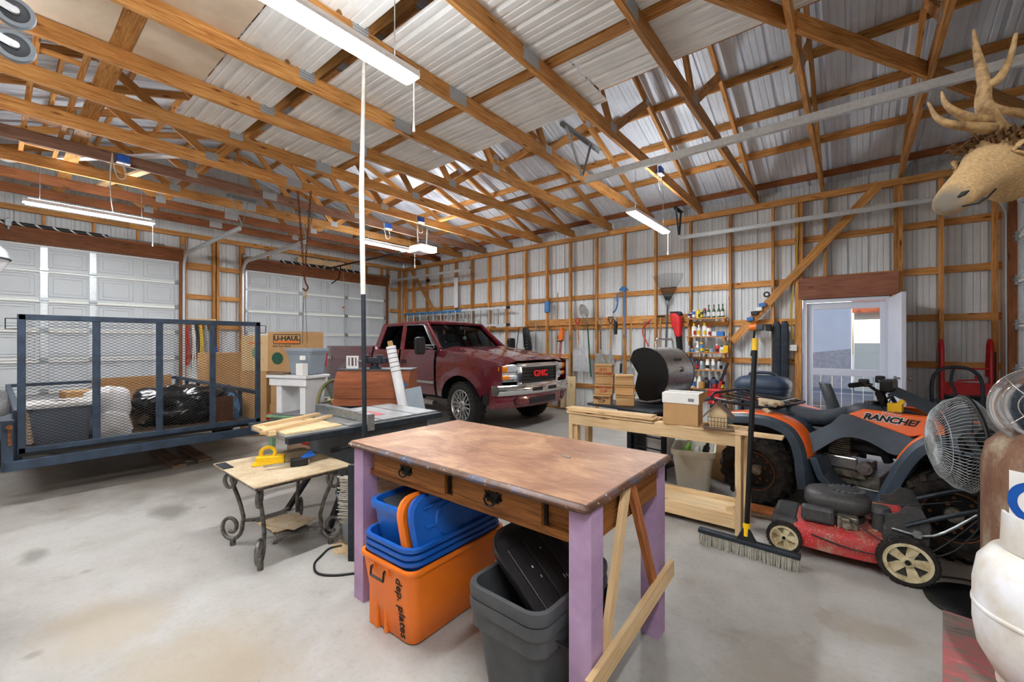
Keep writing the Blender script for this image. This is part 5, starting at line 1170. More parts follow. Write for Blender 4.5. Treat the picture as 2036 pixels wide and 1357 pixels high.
S2 = [('jug', -2.12, .22, .026, 'w', 'y', 'r', 'white tube bottle with yellow cap on the second shelf'), ('neck', -2.04, .22, .032, 'w', 'k', 'y', 'white bottle with a black top and yellow label on the second shelf'), ('jug', -1.95, .225, .026, 'w', 'y', 'y', 'yellow and white tube bottle on the second shelf'), ('jug', -1.88, .175, .027, 'w', 'r', 'r', 'white bottle with red label on the second shelf')]
S3 = [('can', -2.20, .13, .018, 's', 's', 'c', 'thin grey can at the left of the third shelf'), ('can', -2.14, .08, .03, 'c', 'r', 'b', 'low jar with a red lid on the third shelf'), ('spray', -2.06, .19, .028, 'w', 'w', 'c', 'white spray bottle on the third shelf'), ('spray', -1.99, .17, .03, 'b', 'y', 'y', 'blue and yellow spray bottle on the third shelf'), ('can', -1.91, .06, .035, 'k', 'y', 'y', 'low black tin with yellow label on the third shelf'), ('can', -1.83, .07, .036, 'c', 'c', 'c', 'round grey plastic tub on the third shelf'), ('jug', -1.75, .15, .028, 'r', 'w', 'k', 'dark red bottle on the third shelf'), ('jug', -1.68, .12, .027, 'w', 'k', 'y', 'white jar with a black lid on the third shelf')]
S4 = [('can', -2.16, .19, .03, 'c', 'b', 'c', 'grey spray can with a blue cap on the fourth shelf'), ('can', -2.07, .18, .028, 'n', 'k', 'r', 'navy spray can on the fourth shelf'), ('can', -1.99, .18, .03, 's', 'k', 'c', 'grey spray can with a black cap on the fourth shelf'), ('can', -1.90, .18, .03, 'w', 'w', 'k', 'white spray can on the fourth shelf'), ('can', -1.81, .18, .03, 'w', 'w', 's', 'plain white spray can on the fourth shelf'), ('jug', -1.71, .18, .034, 's', 'k', 'k', 'grey bottle with a black top on the fourth shelf')]
S5 = [('jug', -2.15, .24, .045, 'w', 'w', 'b', 'white jug with a blue label on the bottom shelf'), ('spray', -2.03, .24, .04, 'w', 't', 'w', 'white spray bottle with an orange head on the bottom shelf'), ('jug', -1.92, .18, .045, 'k', 'k', 'k', 'black oil bottle at the back of the bottom shelf'), ('jug', -1.80, .20, .042, 'n', 'k', 'r', 'navy oil bottle on the bottom shelf'), ('jug', -1.69, .18, .04, 'k', 'k', 'y', 'black bottle at the right of the bottom shelf')]
for z, L_ in zip(zs, (S1, S2, S3, S4, S5)):
    for kd, x, h, r_, bd, cp, lb, lab in L_: bottle(kd, x, z, h, r_, bd, cp, lb, lab)
o = thing('tissue_box', 'blue and white carton at the right of the second shelf', 'box', (-1.73, YF-.08, zs[1]+.001)); MB().box(-.09, .09, -.05, .05, 0, .075).build('body', 'btl_b', o, bev=.002); MB().box(-.088, -.02, -.051, .051, .0, .074).build('label_panel', 'btl_w', o)
tag(MB().lathe([(0, 0), (.045, 0), (.055, .09), (.05, .11), (.0, .112)], 16).build('leather_pouch', 'btl_t', None, (-1.97, YF-.145, zs[4]), smooth=40), 'tan pouch at the front of the bottom shelf', 'pouch')
tag(MB().box(-.035, .035, -.02, .02, 0, .12).build('yellow_pack', 'yellow', None, (-1.615, YF-.08, zs[2]), bev=.006), 'yellow packet at the right of the third shelf', 'packet')
# floor jack handle / red chainsaw below the shelf
o = thing('floor_jack', 'red jack with a long handle leaning under the bottle shelf', 'jack', (-1.62, 7.30, 0), 0)
MB().bar((-.10, -.05, .45), (.10, .0, 1.10), .04, .035, (0, 1, 0)).build('handle', 'red', o, bev=.006); MB().box(-.18, .02, -.1, .05, .42, .68).build('body', 'red', o, bev=.03); MB().bar((0, -.02, .8), (.10, .0, 1.10), .05, .04, (0, 1, 0)).build('grip', 'black_plastic', o, bev=.006)
MB().tube([(-.1, -.1, .45), (-.05, -.14, .55), (.1, -.14, .52), (.12, -.08, .40)], .012, 8).build('guard', 'chrome', o); MB().box(-.15, .1, -.1, .1, 0, .43).build('stand', 'black_plastic', o, bev=.02)
# ================================================================== TOOLS HUNG ON THE FAR WALL
plain('tool_wood', '#b98f5a', .6, 0, .3, .12, 18); plain('tool_steel', '#a3a19b', .45, .3, None, .25, 20, c2='#7d7972'); plain('alu', '#d9dbdc', .35, .35, None, .1, 16); plain('green_paint_dark', '#1f5a44', .5); plain('tool_blue', '#2b78b5', .45)
YT = YF-.03
def handle_D(mb, x, z, w_=.10, s=1):
    mb.tube([(x, YT, z-.16*s), (x-w_*.5, YT, z-.03*s), (x-w_*.5, YT, z), (x+w_*.5, YT, z), (x+w_*.5, YT, z-.03*s), (x, YT, z-.16*s)], .011, 7)
def shovel(label, x, ztop, zbot, bw, bl, shape, grip, wood_m, blade_m, grip_m, lean=0):
    """hung with its grip up: grip at ztop, blade bottom at zbot"""
    o = thing('shovel', label, 'shovel', (0, 0, 0), 0, 'long tools on the far wall')
    xb = x+lean
    if grip == 'D':
        g_ = MB(); handle_D(g_, x, ztop); g_.build('grip', grip_m, o, smooth=50); zt_ = ztop-.14
    else: zt_ = ztop
    MB().tube([(x, YT, zt_), (x+(xb-x)*.75, YT, zbot+bl*.9)], .018, 8).build('handle', wood_m, o)
    if shape == 'scoop': pts = [(-.3, 1), (-.5, .86), (-.52, .0), (.52, .0), (.5, .86), (.3, 1)]
    elif shape == 'spade': pts = [(-.45, 1), (-.5, .95), (-.5, .1), (-.3, .0), (.3, 0), (.5, .1), (.5, .95), (.45, 1)]
    else: pts = [(-.42, 1), (-.5, .85), (-.48, .45), (-.25, .1), (0, 0), (.25, .1), (.48, .45), (.5, .85), (.42, 1)]
    n = len(pts)
    fr = [(xb+px*bw+(lean*.25*(1-pz)), YT-.03-.02*(1-(2*px)**2), zbot+bl*pz) for px, pz in pts]
    MB().add(fr+[(a, b_+.006, c_) for a, b_, c_ in fr], [tuple(range(n)), tuple(reversed(range(n, 2*n)))]+[(k, n+k, n+(k+1) % n, (k+1) % n) for k in range(n)]).build('blade', blade_m, o)
    MB().tube([(x+(xb-x)*.75, YT, zbot+bl*1.35), (xb, YT-.02, zbot+bl*.95), (xb, YT-.045, zbot+bl*.6)], [.016, .02, .008], 8).build('socket', blade_m, o)
    return o
def wx(px): return 7.68*((-.6293+.7771*((px-1018)/836))/(.7771+.6293*((px-1018)/836)))
def wz(px, py): return 1.41+(682-py)/836*7.65/(.7771+.6293*((px-1018)/836))
shovel('grain scoop with a red D grip and a wide aluminium blade', wx(1150), wz(1150, 634), wz(1158, 739), .36, .48, 'scoop', 'D', 'tool_wood', 'alu', 'red', .08)
shovel('grey D-grip square shovel behind the wooden boxes', wx(1196), wz(1196, 632), wz(1197, 728), .21, .25, 'spade', 'D', 'grey_plank', 'tool_steel', 'galv', .0)
shovel('black D-grip spade with a pale blade behind the wooden boxes', wx(1216), wz(1216, 631), wz(1215, 742), .16, .36, 'spade', 'D', 'tool_wood', 'tool_steel', 'black_plastic', .0)
# round-point shovel hung blade up
o = thing('shovel', 'round-point shovel with a green handle, blade up', 'shovel', (0, 0, 0), 0, 'long tools on the far wall')
xa, za, xb_, zb_ = wx(1169), wz(1169, 632), wx(1177), wz(1177, 750)
MB().tube([(xa, YT, za), (xb_, YT, zb_)], .014, 8).build('handle', 'green_paint_dark', o)
pts = [(-.3, 0), (-.5, .18), (-.52, .6), (-.3, .9), (0, 1.02), (.3, .9), (.52, .6), (.5, .18), (.3, 0)]; n = len(pts)
fr = [(xa-.03+px*.20-pz*.07, YT-.03-.02*(1-(2*px)**2), za+.02+pz*.26) for px, pz in pts]
MB().add(fr+[(a, b_+.006, c_) for a, b_, c_ in fr], [tuple(range(n)), tuple(reversed(range(n, 2*n)))]+[(k, n+k, n+(k+1) % n, (k+1) % n) for k in range(n)]).build('blade', 'tool_steel', o)
MB().tube([(xa+.02, YT, za-.12), (xa, YT, za+.02), (xa-.03, YT-.04, za+.12)], [.014, .018, .008], 8).build('socket', 'tool_steel', o)
# leaf rake
o = thing('leaf_rake', 'fan-shaped leaf rake hung tines up beside the leaf blower', 'rake', (0, 0, 0))
xh, zh0, zh1 = wx(1329), wz(1326, 700), wz(1331, 600)
MB().tube([(wx(1325), YT, zh0), (xh, YT, zh1)], .014, 8).build('handle', 'dark_grey_plastic', o)
tn = MB(); zf = wz(1331, 573)
for k in range(19):
    u = (k-9)/9; xt = xh+.01+u*.25
    tn.tube([(xh+.005+u*.012, YT, zh1-.02), (xh+.01+u*.15, YT-.004, zf), (xt, YT-.006, wz(1331, 560)+.06), (xt+u*.012, YT-.05, wz(1331, 556)+.09+.02*math.cos(u*2))], .0035, 5)
tn.build('tines', 'black_metal', o)
MB().bar((xh-.13, YT, zf), (xh+.15, YT, zf), .03, .008).build('cross_band', 'rust', o); MB().lathe([(.018, 0), (.03, .03), (.03, .08), (.012, .1)], 10, Matrix.Translation((xh, YT, zh1-.07))).build('ferrule', 'galv', o)
# leaf blower
o = thing('leaf_blower', 'red leaf blower with a black tube hung left of the bottle shelf', 'leaf blower', (0, 0, 0))
bx_, bz_ = wx(1350), wz(1350, 645)
MB().loft([[(bx_+x+dx_, YT-.07+y, bz_+z) for x, y in rrect(w_, .14, .04)] for w_, dx_, z in ((.09, .03, -.22), (.13, .02, -.12), (.17, 0, 0), (.18, -.01, .10), (.15, -.03, .17), (.10, -.05, .19))]).build('housing', 'red_plastic', o, smooth=40)
MB().loft([[(bx_+x+dx_, YT-.07+y, bz_+z) for x, y in rrect(.19, .12, .04)] for dx_, z in ((0.01, .15), (-.01, .20), (-.03, .22))]).build('battery', 'black_plastic', o, bev=.01)
MB().tube([(bx_+.03, YT-.07, bz_-.2), (bx_+.06, YT-.06, wz(1358, 715)), (bx_+.10, YT-.04, wz(1362, 727)-.0)], [.055, .045, .035], 12).build('nozzle', 'black_plastic', o, smooth=50)
# long poles and forks
def pole(name, label, px0, py0, px1, py1, r_, mat, head=None):
    o = thing(name, label, 'tool', (0, 0, 0), 0, 'long tools on the far wall')
    a, b_ = (wx(px0), YT, wz(px0, py0)), (wx(px1), YT, wz(px1, py1))
    MB().tube([a, b_], r_, 8).build('handle', mat, o)
    return o, a, b_
o, a, b_ = pole('pole_saw', 'tall blue pole saw with a pruner head', 1242, 575, 1246, 672, .013, 'tool_blue')
MB().tube([(a[0]-.08, YT-.02, a[2]-.02), (a[0]-.03, YT-.03, a[2]+.03), (a[0]+.06, YT-.03, a[2]+.02), (a[0]+.10, YT-.02, a[2]-.04)], .012, 7).cyl((a[0], YT-.04, a[2]), (a[0], YT, a[2]), .05).build('pruner_head', 'tool_blue', o)
MB().tube([b_, (b_[0]+.01, YT, wz(1246, 700))], .011, 7).build('lower_pole', 'tool_wood', o)
o, a, b_ = pole('bow_tool', 'curved blue tool hung left of the pole saw', 1229, 585, 1228, 600, .012, 'tool_blue'); MB().tube(spl([a, (a[0]+.01, YT, a[2]-.15), (a[0]-.03, YT, a[2]-.30), (a[0]-.08, YT-.03, a[2]-.36)]), .016, 7).build('bow', 'tool_blue', o)
o, a, b_ = pole('garden_hoe', 'wooden handled hoe with a rusty blade near the grill', 1257, 628, 1256, 730, .013, 'tool_wood')
MB().prism([(-.09, 0), (.09, 0), (.07, .14), (0, .18), (-.07, .14)], -.003, .003, Matrix.Translation((b_[0], YT-.02, b_[2]-.16)) @ Matrix.Rotation(PI/2, 4, 'X')).build('blade', 'tool_steel', o); MB().tube([b_, (b_[0], YT, b_[2]+.18)], .017, 8).build('ferrule', 'tool_steel', o)
o, a, b_ = pole('garden_fork', 'grey wooden tool handle with a looped end beside the red saw', 1285, 640, 1283, 700, .013, 'grey_plank'); MB().tube([(a[0]-.05, YT, a[2]-.05), (a[0]-.03, YT, a[2]+.04), (a[0]+.03, YT, a[2]+.05), (a[0]+.05, YT, a[2]-.02)], .008, 6).build('loop', 'galv', o)
o, a, b_ = pole('bow_saw', 'red bow saw hung over the grill', 1294, 650, 1293, 652, .010, 'red'); MB().tube(spl([(wx(1297), YT-.02, wz(1297, 636)), (wx(1283), YT-.02, wz(1283, 650)), (wx(1281), YT-.02, wz(1281, 665)), (wx(1289), YT-.02, wz(1289, 682)), (wx(1292), YT-.02, wz(1292, 690))]), .012, 7).build('bow', 'red', o)
MB().bar((wx(1297), YT-.02, wz(1297, 637)), (wx(1292), YT-.02, wz(1292, 690)), .02, .002, (1, 0, 0)).build('saw_blade', 'tool_steel', o)
o, a, b_ = pole('mattock', 'yellow handled tool with a black cross head', 1315, 630, 1312, 698, .014, 'tool_wood'); MB().bar((a[0]-.06, YT-.01, a[2]), (a[0]+.08, YT-.01, a[2]), .03, .03).build('cross_head', 'black_metal', o)
o, a, b_ = pole('auger_bit', 'black and silver cordless tool hung between spade and pole saw', 1227, 645, 1228, 650, .025, 'steel'); MB().tube([(a[0], YT-.03, a[2]+.08), (a[0]+.01, YT-.03, a[2]-.06), (a[0]-.0, YT-.03, a[2]-.20)], [.03, .035, .03], 10).build('body', 'black_plastic', o, smooth=40); MB().cyl((a[0]+.005, YT-.03, a[2]+.05), (a[0]+.01, YT-.03, a[2]+.14), .028).build('motor', 'steel', o)
o, a, b_ = pole('steel_bar', 'grey bar with a black grip leaning by the pole saw', 1242, 688, 1236, 742, .012, 'galv'); MB().tube([b_, ((a[0]+b_[0])/2-.02, YT, (a[2]+b_[2])/2-.08)], .022, 8).build('grip', 'black_plastic', o)
o, a, b_ = pole('hand_broom', 'wooden broom with a blue head hung high near the truck', 1092, 620, 1092, 710, .012, 'tool_wood'); MB().loft([[(a[0]+x, YT-.03+y, a[2]+z) for x, y in rrect(.13, .08, .03)] for z in (-.02, .16, .22)]).build('head', 'tool_blue', o, bev=.01)
o, a, b_ = pole('long_pole', 'thin wooden pole standing between two studs above the truck', 1111, 582, 1109, 730, .012, 'tool_wood')
o, a, b_ = pole('short_pole', 'grey pole beside the black guitar-shaped board', 1068, 642, 1067, 695, .014, 'galv')
# hedge trimmer
o = thing('hedge_trimmer', 'orange hedge trimmer hung blade down beside the scoop', 'hedge trimmer', (0, 0, 0)); hx, hz = wx(1121), wz(1121, 668)
MB().loft([[(hx+x+dx_, YT-.06+y, hz+z) for x, y in rrect(w_, .10, .03)] for w_, dx_, z in ((.10, -.01, -.10), (.12, 0, -.02), (.09, .01, .10), (.05, .02, .17))]).build('housing', 'orange_plastic', o, smooth=40)
MB().tube([(hx-.07, YT-.06, hz-.08), (hx-.08, YT-.06, hz-.02), (hx-.02, YT-.06, hz+.02)], .014, 7).tube([(hx-.08, YT-.1, hz-.12), (hx+.08, YT-.1, hz-.10)], .013, 7).build('handle', 'black_plastic', o)
MB().bar((hx, YT-.06, hz-.10), (hx-.06, YT-.05, hz-.62), .05, .004, (1, 0, 0)).build('blade', 'tool_steel', o)
th_ = MB()
for k in range(14): z = hz-.14-.034*k; th_.box(hx-.045-.004*k, hx+.03-.004*k, YT-.066, YT-.054, z, z+.014)
th_.build('blade_teeth', 'red', o); MB().cyl((hx+.02, YT-.06, hz+.12), (hx+.02, YF+.09, hz+.12), .01, n=8).build('peg', 'frame_wood', o)
o = thing('snow_board', 'black board with pale markings leaning behind the truck hood', 'board', (wx(1053), YF-.10, wz(1053, 700)), 0)
MB().loft([[(x+dx_, y, z) for x, y in rrect(w_, .03, .012)] for w_, dx_, z in ((.16, .06, 0), (.22, .03, .12), (.20, 0, .35), (.18, -.03, .5), (.08, -.04, .56))]).build('deck', 'black_plastic', o, smooth=40)
mk = MB()
for k in range(5): mk.box(-.02+.01*k, .05-.008*k, -.017, -.016, .08+k*.07, .10+k*.07)
mk.build('markings', 'galv', o); MB().cyl((0, 0, .3), (0, .16, .3), .012, n=8).build('peg', 'frame_wood', o)
tag(MB().tube([(0, 0, 0), (.10, 0, .62)], .01, 6).cyl((.08, 0, .5), (.08, .16, .5), .008, n=6).build('thin_rod', 'black_metal', None, (wx(1030), YT-.05, wz(1030, 705)), (0, 0, 0)), 'thin black rod leaning left of the black board', 'rod')
tag(board('shelf_plank', (wx(909), YT, wz(909, 552)), (wx(909), YT, wz(909, 612)), .13, .02, 'white_paint', up=(1, 0, 0)), 'white plank standing upright above the ladder', 'plank')
tag(MB().cyl((0, 0, 0), (0, -.05, 0), .05, n=16).build('wall_knob', 'black_plastic', None, (wx(853), YF, wz(853, 558))), 'round black knob on the wall above the ladder', 'float')  # plain black knob on the wall
for k, (px, w_, hgt, mt) in enumerate(((1119, .12, .62, 'grey_plank'), (1141, .20, .66, 'ply'), (1126, .10, .42, 'ply'))):
    tag(board('leaning_board', (wx(px), YF-.10-.02*k, .045), (wx(px)-.02, YF-.035-.02*k, .045+hgt), w_, .018, mt, up=(1, 0, 0)), 'short board leaning at the foot of the tool wall, %s' % ['grey one nearest the truck', 'pale wide one', 'pale narrow one'][k], 'board', 'boards at the foot of the tool wall')
# extension ladder lying on edge along the wall
L = thing('extension_ladder', 'aluminium extension ladder with a blue rail hung along the wall above the truck', 'ladder', (0, YF-.13, 0))
xa, xb_ = wx(812), wx(1016); zt_, zb2 = 2.23, 1.83
MB().bar((xa, 0, zt_), (wx(925), 0, zt_), .05, .03).build('rail', 'tool_blue', L); MB().bar((wx(925), 0, zt_), (xb_, 0, zt_), .05, .03).build('rail', 'alu', L); MB().bar((xa, 0, zb2), (xb_, 0, zb2), .05, .03).build('rail', 'alu', L)
x = xa+.12
while x < xb_: MB().cyl((x, 0, zb2), (x, 0, zt_), .023, n=8).build('rung', 'steel', L); x += .29
MB().bar((xa+.05, .05, zt_-.05), (xb_-1.2, .05, zt_-.05), .05, .025).bar((xa+.05, .05, zb2+.05), (xb_-1.2, .05, zb2+.05), .05, .025).build('fly_rail', 'alu', L)
x = xa+.22
while x < xb_-1.2: MB().cyl((x, .05, zb2+.05), (x, .05, zt_-.05), .022, n=8).build('rung', 'steel', L); x += .29
for z in (zt_, zb2): MB().box(xb_-.02, xb_+.06, -.03, .03, z-.03, z+.035).build('end_cap', 'black_plastic', L, bev=.01)
for x in (wx(870), wx(985)): board('ladder_hook', (x, .13, zb2-.045), (x, -.06, zb2-.045), .05, .036, 'frame_wood', L); 
MB().tube(spl([(wx(890), -.03, 1.98), (wx(915), -.03, 1.95), (wx(940), -.03, 1.98), (wx(965), -.03, 1.93)]), .006, 6).build('green_cord', 'green_paint', L)
# small boxes nailed on the diagonal brace, ballast packs, outlet, cables
for k, (px, py) in enumerate(((1494, 635), (1502, 623), (1511, 615), (1518, 607))):
    tag(MB().box(-.045, .045, -.025, .025, -.03, .03).build('hook_pack', ['btl_b', 'btl_k', 'btl_w', 'btl_b'][k], None, (wx(px), YF-.07, wz(px, py)), (0, -.15, 0), bev=.003), 'small blister pack on the diagonal brace, %s' % ['lowest', 'second from below', 'third from below', 'topmost'][k], 'packet', 'packs on the diagonal brace')
tag(MB().tube([(.035*math.cos(a), -.02, .035*math.sin(a)) for a in [2*PI*k/14 for k in range(14)]], .012, 6, closed=True).build('tape_roll', 'black_plastic', None, (wx(1526), YF-.03, wz(1526, 586))), 'coil of black cord hung behind the diagonal brace', 'coil')
o = thing('wall_outlet', 'white double outlet box on the stud left of the door', 'outlet', (wx(1577), YF-.03, wz(1577, 692)))
MB().box(-.055, .055, -.02, .03, -.045, .045).build('plate', 'white_plastic', o, bev=.004)
for x in (-.025, .025): MB().box(x-.012, x+.012, -.022, -.02, -.02, .02).build('socket', 'cream_plastic', o)
for k, (pa, pb) in enumerate((((1577, 675), (1583, 480)), ((1580, 675), (1586, 420)))):
    tag(MB().tube(spl([(wx(pa[0]), YF-.012, wz(*pa)), (wx(pa[0])-.03, YF-.02, wz(pa[0], pa[1]-60)), (wx(pb[0])+.01, YF-.012, wz(pb[0], pb[1]+50)), (wx(pb[0]), YF-.012, wz(*pb))]), .006, 6).build('yellow_cable', plain('cable_yellow', '#d8b43a', .5), None), 'yellow cable running up the door stud, %s' % ['left strand', 'right strand'][k], 'cable')
o = thing('string_trimmer', 'orange string trimmer head hung below the diagonal brace', 'trimmer', (wx(1508), YF-.12, wz(1508, 652)))
MB().cyl((-.10, 0, 0), (.0, 0, .01), .05, .06, n=14).build('motor', 'orange_plastic', o, smooth=40); MB().box(-.02, .10, -.05, .05, -.05, .05).build('housing', 'dark_grey_plastic', o, bev=.02); MB().box(.12, .20, -.05, .05, -.06, .05).build('battery', 'black_plastic', o, bev=.01); MB().tube([(-.03, 0, -.04), (-.06, .02, -.3), (-.08, .03, -.45)], .016, 8).build('shaft', 'black_plastic', o)
for k, (px, w_) in enumerate(((1546, .12), (1562, .11))):
    tag(MB().loft([[(x, y, z) for x, y in rrect(w_*q, .05, .02)] for q, z in ((.75, 0), (1, .2), (1, .85), (.9, .97), (.5, 1.02))]).build('plastic_guard', 'dark_steel', None, (wx(px), YF-.06, wz(px, 752)-.15), smooth=40), 'long dark plastic fence guard, %s of the pair by the outlet' % ['left', 'right'][k], 'guard', 'plastic guards by the outlet')
# navy bin
o = tote('wheeled_bin', 'navy plastic bin with a domed lid and red reflector near the door', 'bin', .50, .46, .78, .62, .54, 'navy_plastic', (-.98, 6.85, 0), 0, None, rh=.05, rim=.03, r=.12)
MB().loft([[(x, y, z) for x, y in rrect(.66*k, .58*k, .13*k)] for k, z in ((1, .78), (1.02, .80), (1.0, .86), (.85, .92), (.5, .95), (.1, .955))]).build('lid', 'navy_plastic', o, smooth=40)
MB().tube(spl([(-.16, -.05, .92), (-.12, -.06, .985), (.12, -.06, .985), (.16, -.05, .92)]), .022, 8).build('lid_handle', 'navy_plastic', o, smooth=60)
MB().bar((-.22, -.268, .64), (.0, -.268, .655), .05, .004).build('red_reflector', 'red', o); MB().bar((.06, -.268, .62), (.26, -.262, .62), .05, .004).build('silver_sticker', 'galv_light', o)
# ================================================================== WALK DOOR, STORM DOOR, OUTSIDE
plain('door_paint', '#d9dce6', .45, 0, .4, .03, 3)
d4 = struct('door_4', 'white storm door with the steel door swung open beside it')
fx0, fx1 = -.575, .40
MB().box(fx0, fx0+.035, YF+.0, YF+.12, 0, 2.05).box(fx1-.035, fx1, YF+.0, YF+.12, 0, 2.05).box(fx0+.035, fx1-.035, YF+.0, YF+.12, 2.01, 2.05).build('door_frame', 'door_paint', d4, bev=.003)
a, b_ = fx0+.04, fx1-.04
for nm, bx in (('stile', (a, a+.075, .02, 2.0)), ('stile', (b_-.06, b_, .02, 2.0)), ('top_rail', (a+.075, b_-.06, 1.90, 2.0)), ('mid_rail', (a+.075, b_-.06, .93, 1.03)), ('bottom_rail', (a+.075, b_-.06, .02, .42))):
    MB().box(bx[0], bx[1], YF+.06, YF+.09, bx[2], bx[3]).build(nm, 'door_paint', d4, bev=.004)
MB().box(a+.075, b_-.06, YF+.073, YF+.077, 1.03, 1.90).build('glass_pane', 'clear_glass', d4); MB().box(a+.075, b_-.06, YF+.073, YF+.077, .42, .93).build('glass_pane', 'clear_glass', d4)
lf = bpy.data.objects.new('door_leaf_pivot', None)
leaf = MB().box(0, .045, -.87, 0, .01, 2.02).build('door_leaf', 'door_paint', d4, (fx1-.02, YF-.01, 0), (0, 0, math.radians(5)), bev=.004)
MB().cyl((-.06, -.80, .98), (.105, -.80, .98), .012, n=10).cyl((-.06, -.80, .98), (-.035, -.80, .98), .028, n=14).cyl((.075, -.80, .98), (.105, -.80, .98), .028, n=14).build('door_knob', 'steel', leaf, smooth=40)
bpy.data.objects.remove(lf)
plain('asphalt', '#77767a', .9, 0, .2, .1, 2); plain('stucco', '#efe6d2', .8, 0, .2, .03, 4); plain('shingle', '#8a4b33', .8, 0, .2, .25, 6)
tag(MB().box(-30, 30, 7.95, 70, -.25, -.10).build('ground', 'asphalt', None), None, None, None, 'structure')
o = thing('cargo_trailer', 'white enclosed cargo trailer parked outside the door', 'trailer', (-1.62, 11.6, -.1))
MB().box(-2.6, 1.62, 0, 2.2, .5, 2.9).build('box', 'door_paint', o, bev=.04)
MB().prism([(-2.55, .52), (1.6, .52), (1.6, 1.38), (.4, 1.22), (-2.55, 1.1)], 0, .01, Matrix.Rotation(PI/2, 4, 'X')).build('grey_band', plain('trailer_grey', '#b5b3ba', .4), o)
for x in (-1.1, -.3): MB().cyl((x, -.02, .33), (x, .2, .33), .33, n=24).build('tire', 'rubber', o)
o = thing('garage_building', 'cream stucco garage with a brown roof seen through the storm door', 'building', (0, 0, -.1))
MB().box(.05, 8, 17, 22, 0, 2.45).build('wall', 'stucco', o); MB().prism([(-.45, 0), (3.4, 1.6), (3.4, 1.72), (-.5, .14)], 0, 9, Matrix.Translation((-.2, 17, 2.42)) @ Matrix(((0, 0, 1, 0), (1, 0, 0, 0), (0, 1, 0, 0), (0, 0, 0, 1)))).build('roof', 'shingle', o)
o = thing('wire_fence', 'low welded wire fence outside the door', 'fence', (0, 9.6, -.1))
for x in (-.9, -.3, .3, .9): MB().cyl((x, 0, 0), (x, 0, 1.0), .02, n=8).build('post', 'galv', o)
wf = MB()
for k in range(13): wf.cyl((-.9+.15*k, 0, .05), (-.9+.15*k, 0, .95), .004, n=5)
for z in (.1, .35, .6, .92): wf.cyl((-.9, 0, z), (.9, 0, z), .004, n=5)
wf.build('wires', 'galv_light', o)
# ================================================================== UTILITY TRAILER
plain('trailer_steel', '#39485a', .45, .35, None, .2, 10); plain('deck_grey', '#a39684', .85, 0, .2, .15, 6, c2='#857968')
TR = thing('utility_trailer', 'low utility trailer with a blue-grey mesh ramp gate', 'trailer', (-5.62, 1.095, 0))
TW = .955
def tbar(name, a, b_, w_=.05, t_=.05, up=(0, 0, 1), par=TR): return MB().bar(a, b_, w_, t_, up).build(name, 'trailer_steel', par, bev=.004)
gate = tbar('gate_frame', (0, -TW, 1.635), (0, TW, 1.635), .05, .04); tbar('gate_frame', (0, -TW, .47), (0, TW, .47), .05, .04)
for y in (-TW+.02, TW-.02): tbar('gate_frame', (0, y, .445), (0, y, 1.66), .05, .04, (0, 1, 0))
bars = [-.468, .003, .472]
for y in bars: tbar('gate_bar', (0, y, .47), (0, y, 1.64), .055, .03, (0, 1, 0))
edges = [-TW+.04] + bars + [TW-.04]
for i in range(4):
    y0_, y1_ = edges[i]+(.025 if i else 0), edges[i+1]-(.025 if i < 3 else 0); mb = MB(); nc = 8; nr = 80; z0_, z1_ = .495, 1.61; dy_, dz_ = (y1_-y0_)/nc, (z1_-z0_)/nr
    for j in range(nr):
        for k in range(nc):
            y, z = y0_+dy_*k, z0_+dz_*j; off = .5 if j % 2 else 0
            a = (-.005, y+off*dy_, z); b1 = (-.005, y+(off+.5)*dy_, z+dz_); b0 = (-.005, y+(off-.5)*dy_, z+dz_)
            if b1[1] <= y1_+1e-6: mb.bar(a, b1, .0052, .003, (1, 0, 0))
            if b0[1] >= y0_-1e-6: mb.bar(a, b0, .0052, .003, (1, 0, 0))
    mb.build('mesh_panel', 'black_metal', TR)
for s in (-1, 1): MB().tube([(0, s*(TW+.0), 1.62), (0, s*(TW+.07), 1.62), (0, s*(TW+.07), 1.53), (0, s*TW, 1.53)], .005, 6).build('latch_loop', 'black_metal', TR)
tbar('rear_beam', (.06, -TW-.08, .36), (.06, TW+.02, .36), .085, .05)
MB().bar((-.02, -TW, .435), (-.02, TW, .435), .02, .1).build('hinge_tube', 'black_metal', TR)
LEN = 3.66
for k in range(13):
    y = -TW+.03+(2*TW-.06)*(k+.5)/13; board('deck_plank', (-.05, y, .425), (-LEN, y, .425), .135, .036, 'grey_plank', TR, up=(0, 1, 0))
for s in (-1, 1):
    tbar('side_rail', (-.04, s*TW, .80), (-LEN, s*TW, .80), .045, .05); tbar('lower_rail', (-.04, s*TW, .40), (-LEN, s*TW, .40), .09, .05)
    for x in (-.05, -.65, -1.25, -1.85, -2.45, -3.05, -3.62): tbar('stake', (x, s*TW, .4), (x, s*TW, .8), .045, .045, (1, 0, 0))
    MB().lathe([(0, -.09), (.16, -.09), (.18, -.1), (.31, -.09), (.33, -.05), (.33, .05), (.31, .09), (.18, .1), (.16, .09), (0, .09)], 28, Matrix.Translation((-1.9, s*(TW+.16), .33)) @ Matrix.Rotation(PI/2, 4, 'X')).build('tire', 'rubber', TR, smooth=35)
    MB().loft([[(-1.9+.42*math.cos(a), s*(TW+q), .36+.40*math.sin(a)) for q in (.04, .28)] for a in [PI*k/8 for k in range(9)]], caps=False, ring_closed=False).build('fender', 'trailer_steel', TR)
tbar('front_rail', (-LEN, -TW, .8), (-LEN, TW, .8), .045, .05); tbar('front_beam', (-LEN, -TW, .4), (-LEN, TW, .4), .09, .05)
tbar('tongue', (-LEN, 0, .38), (-4.3, 0, .38), .08, .06)
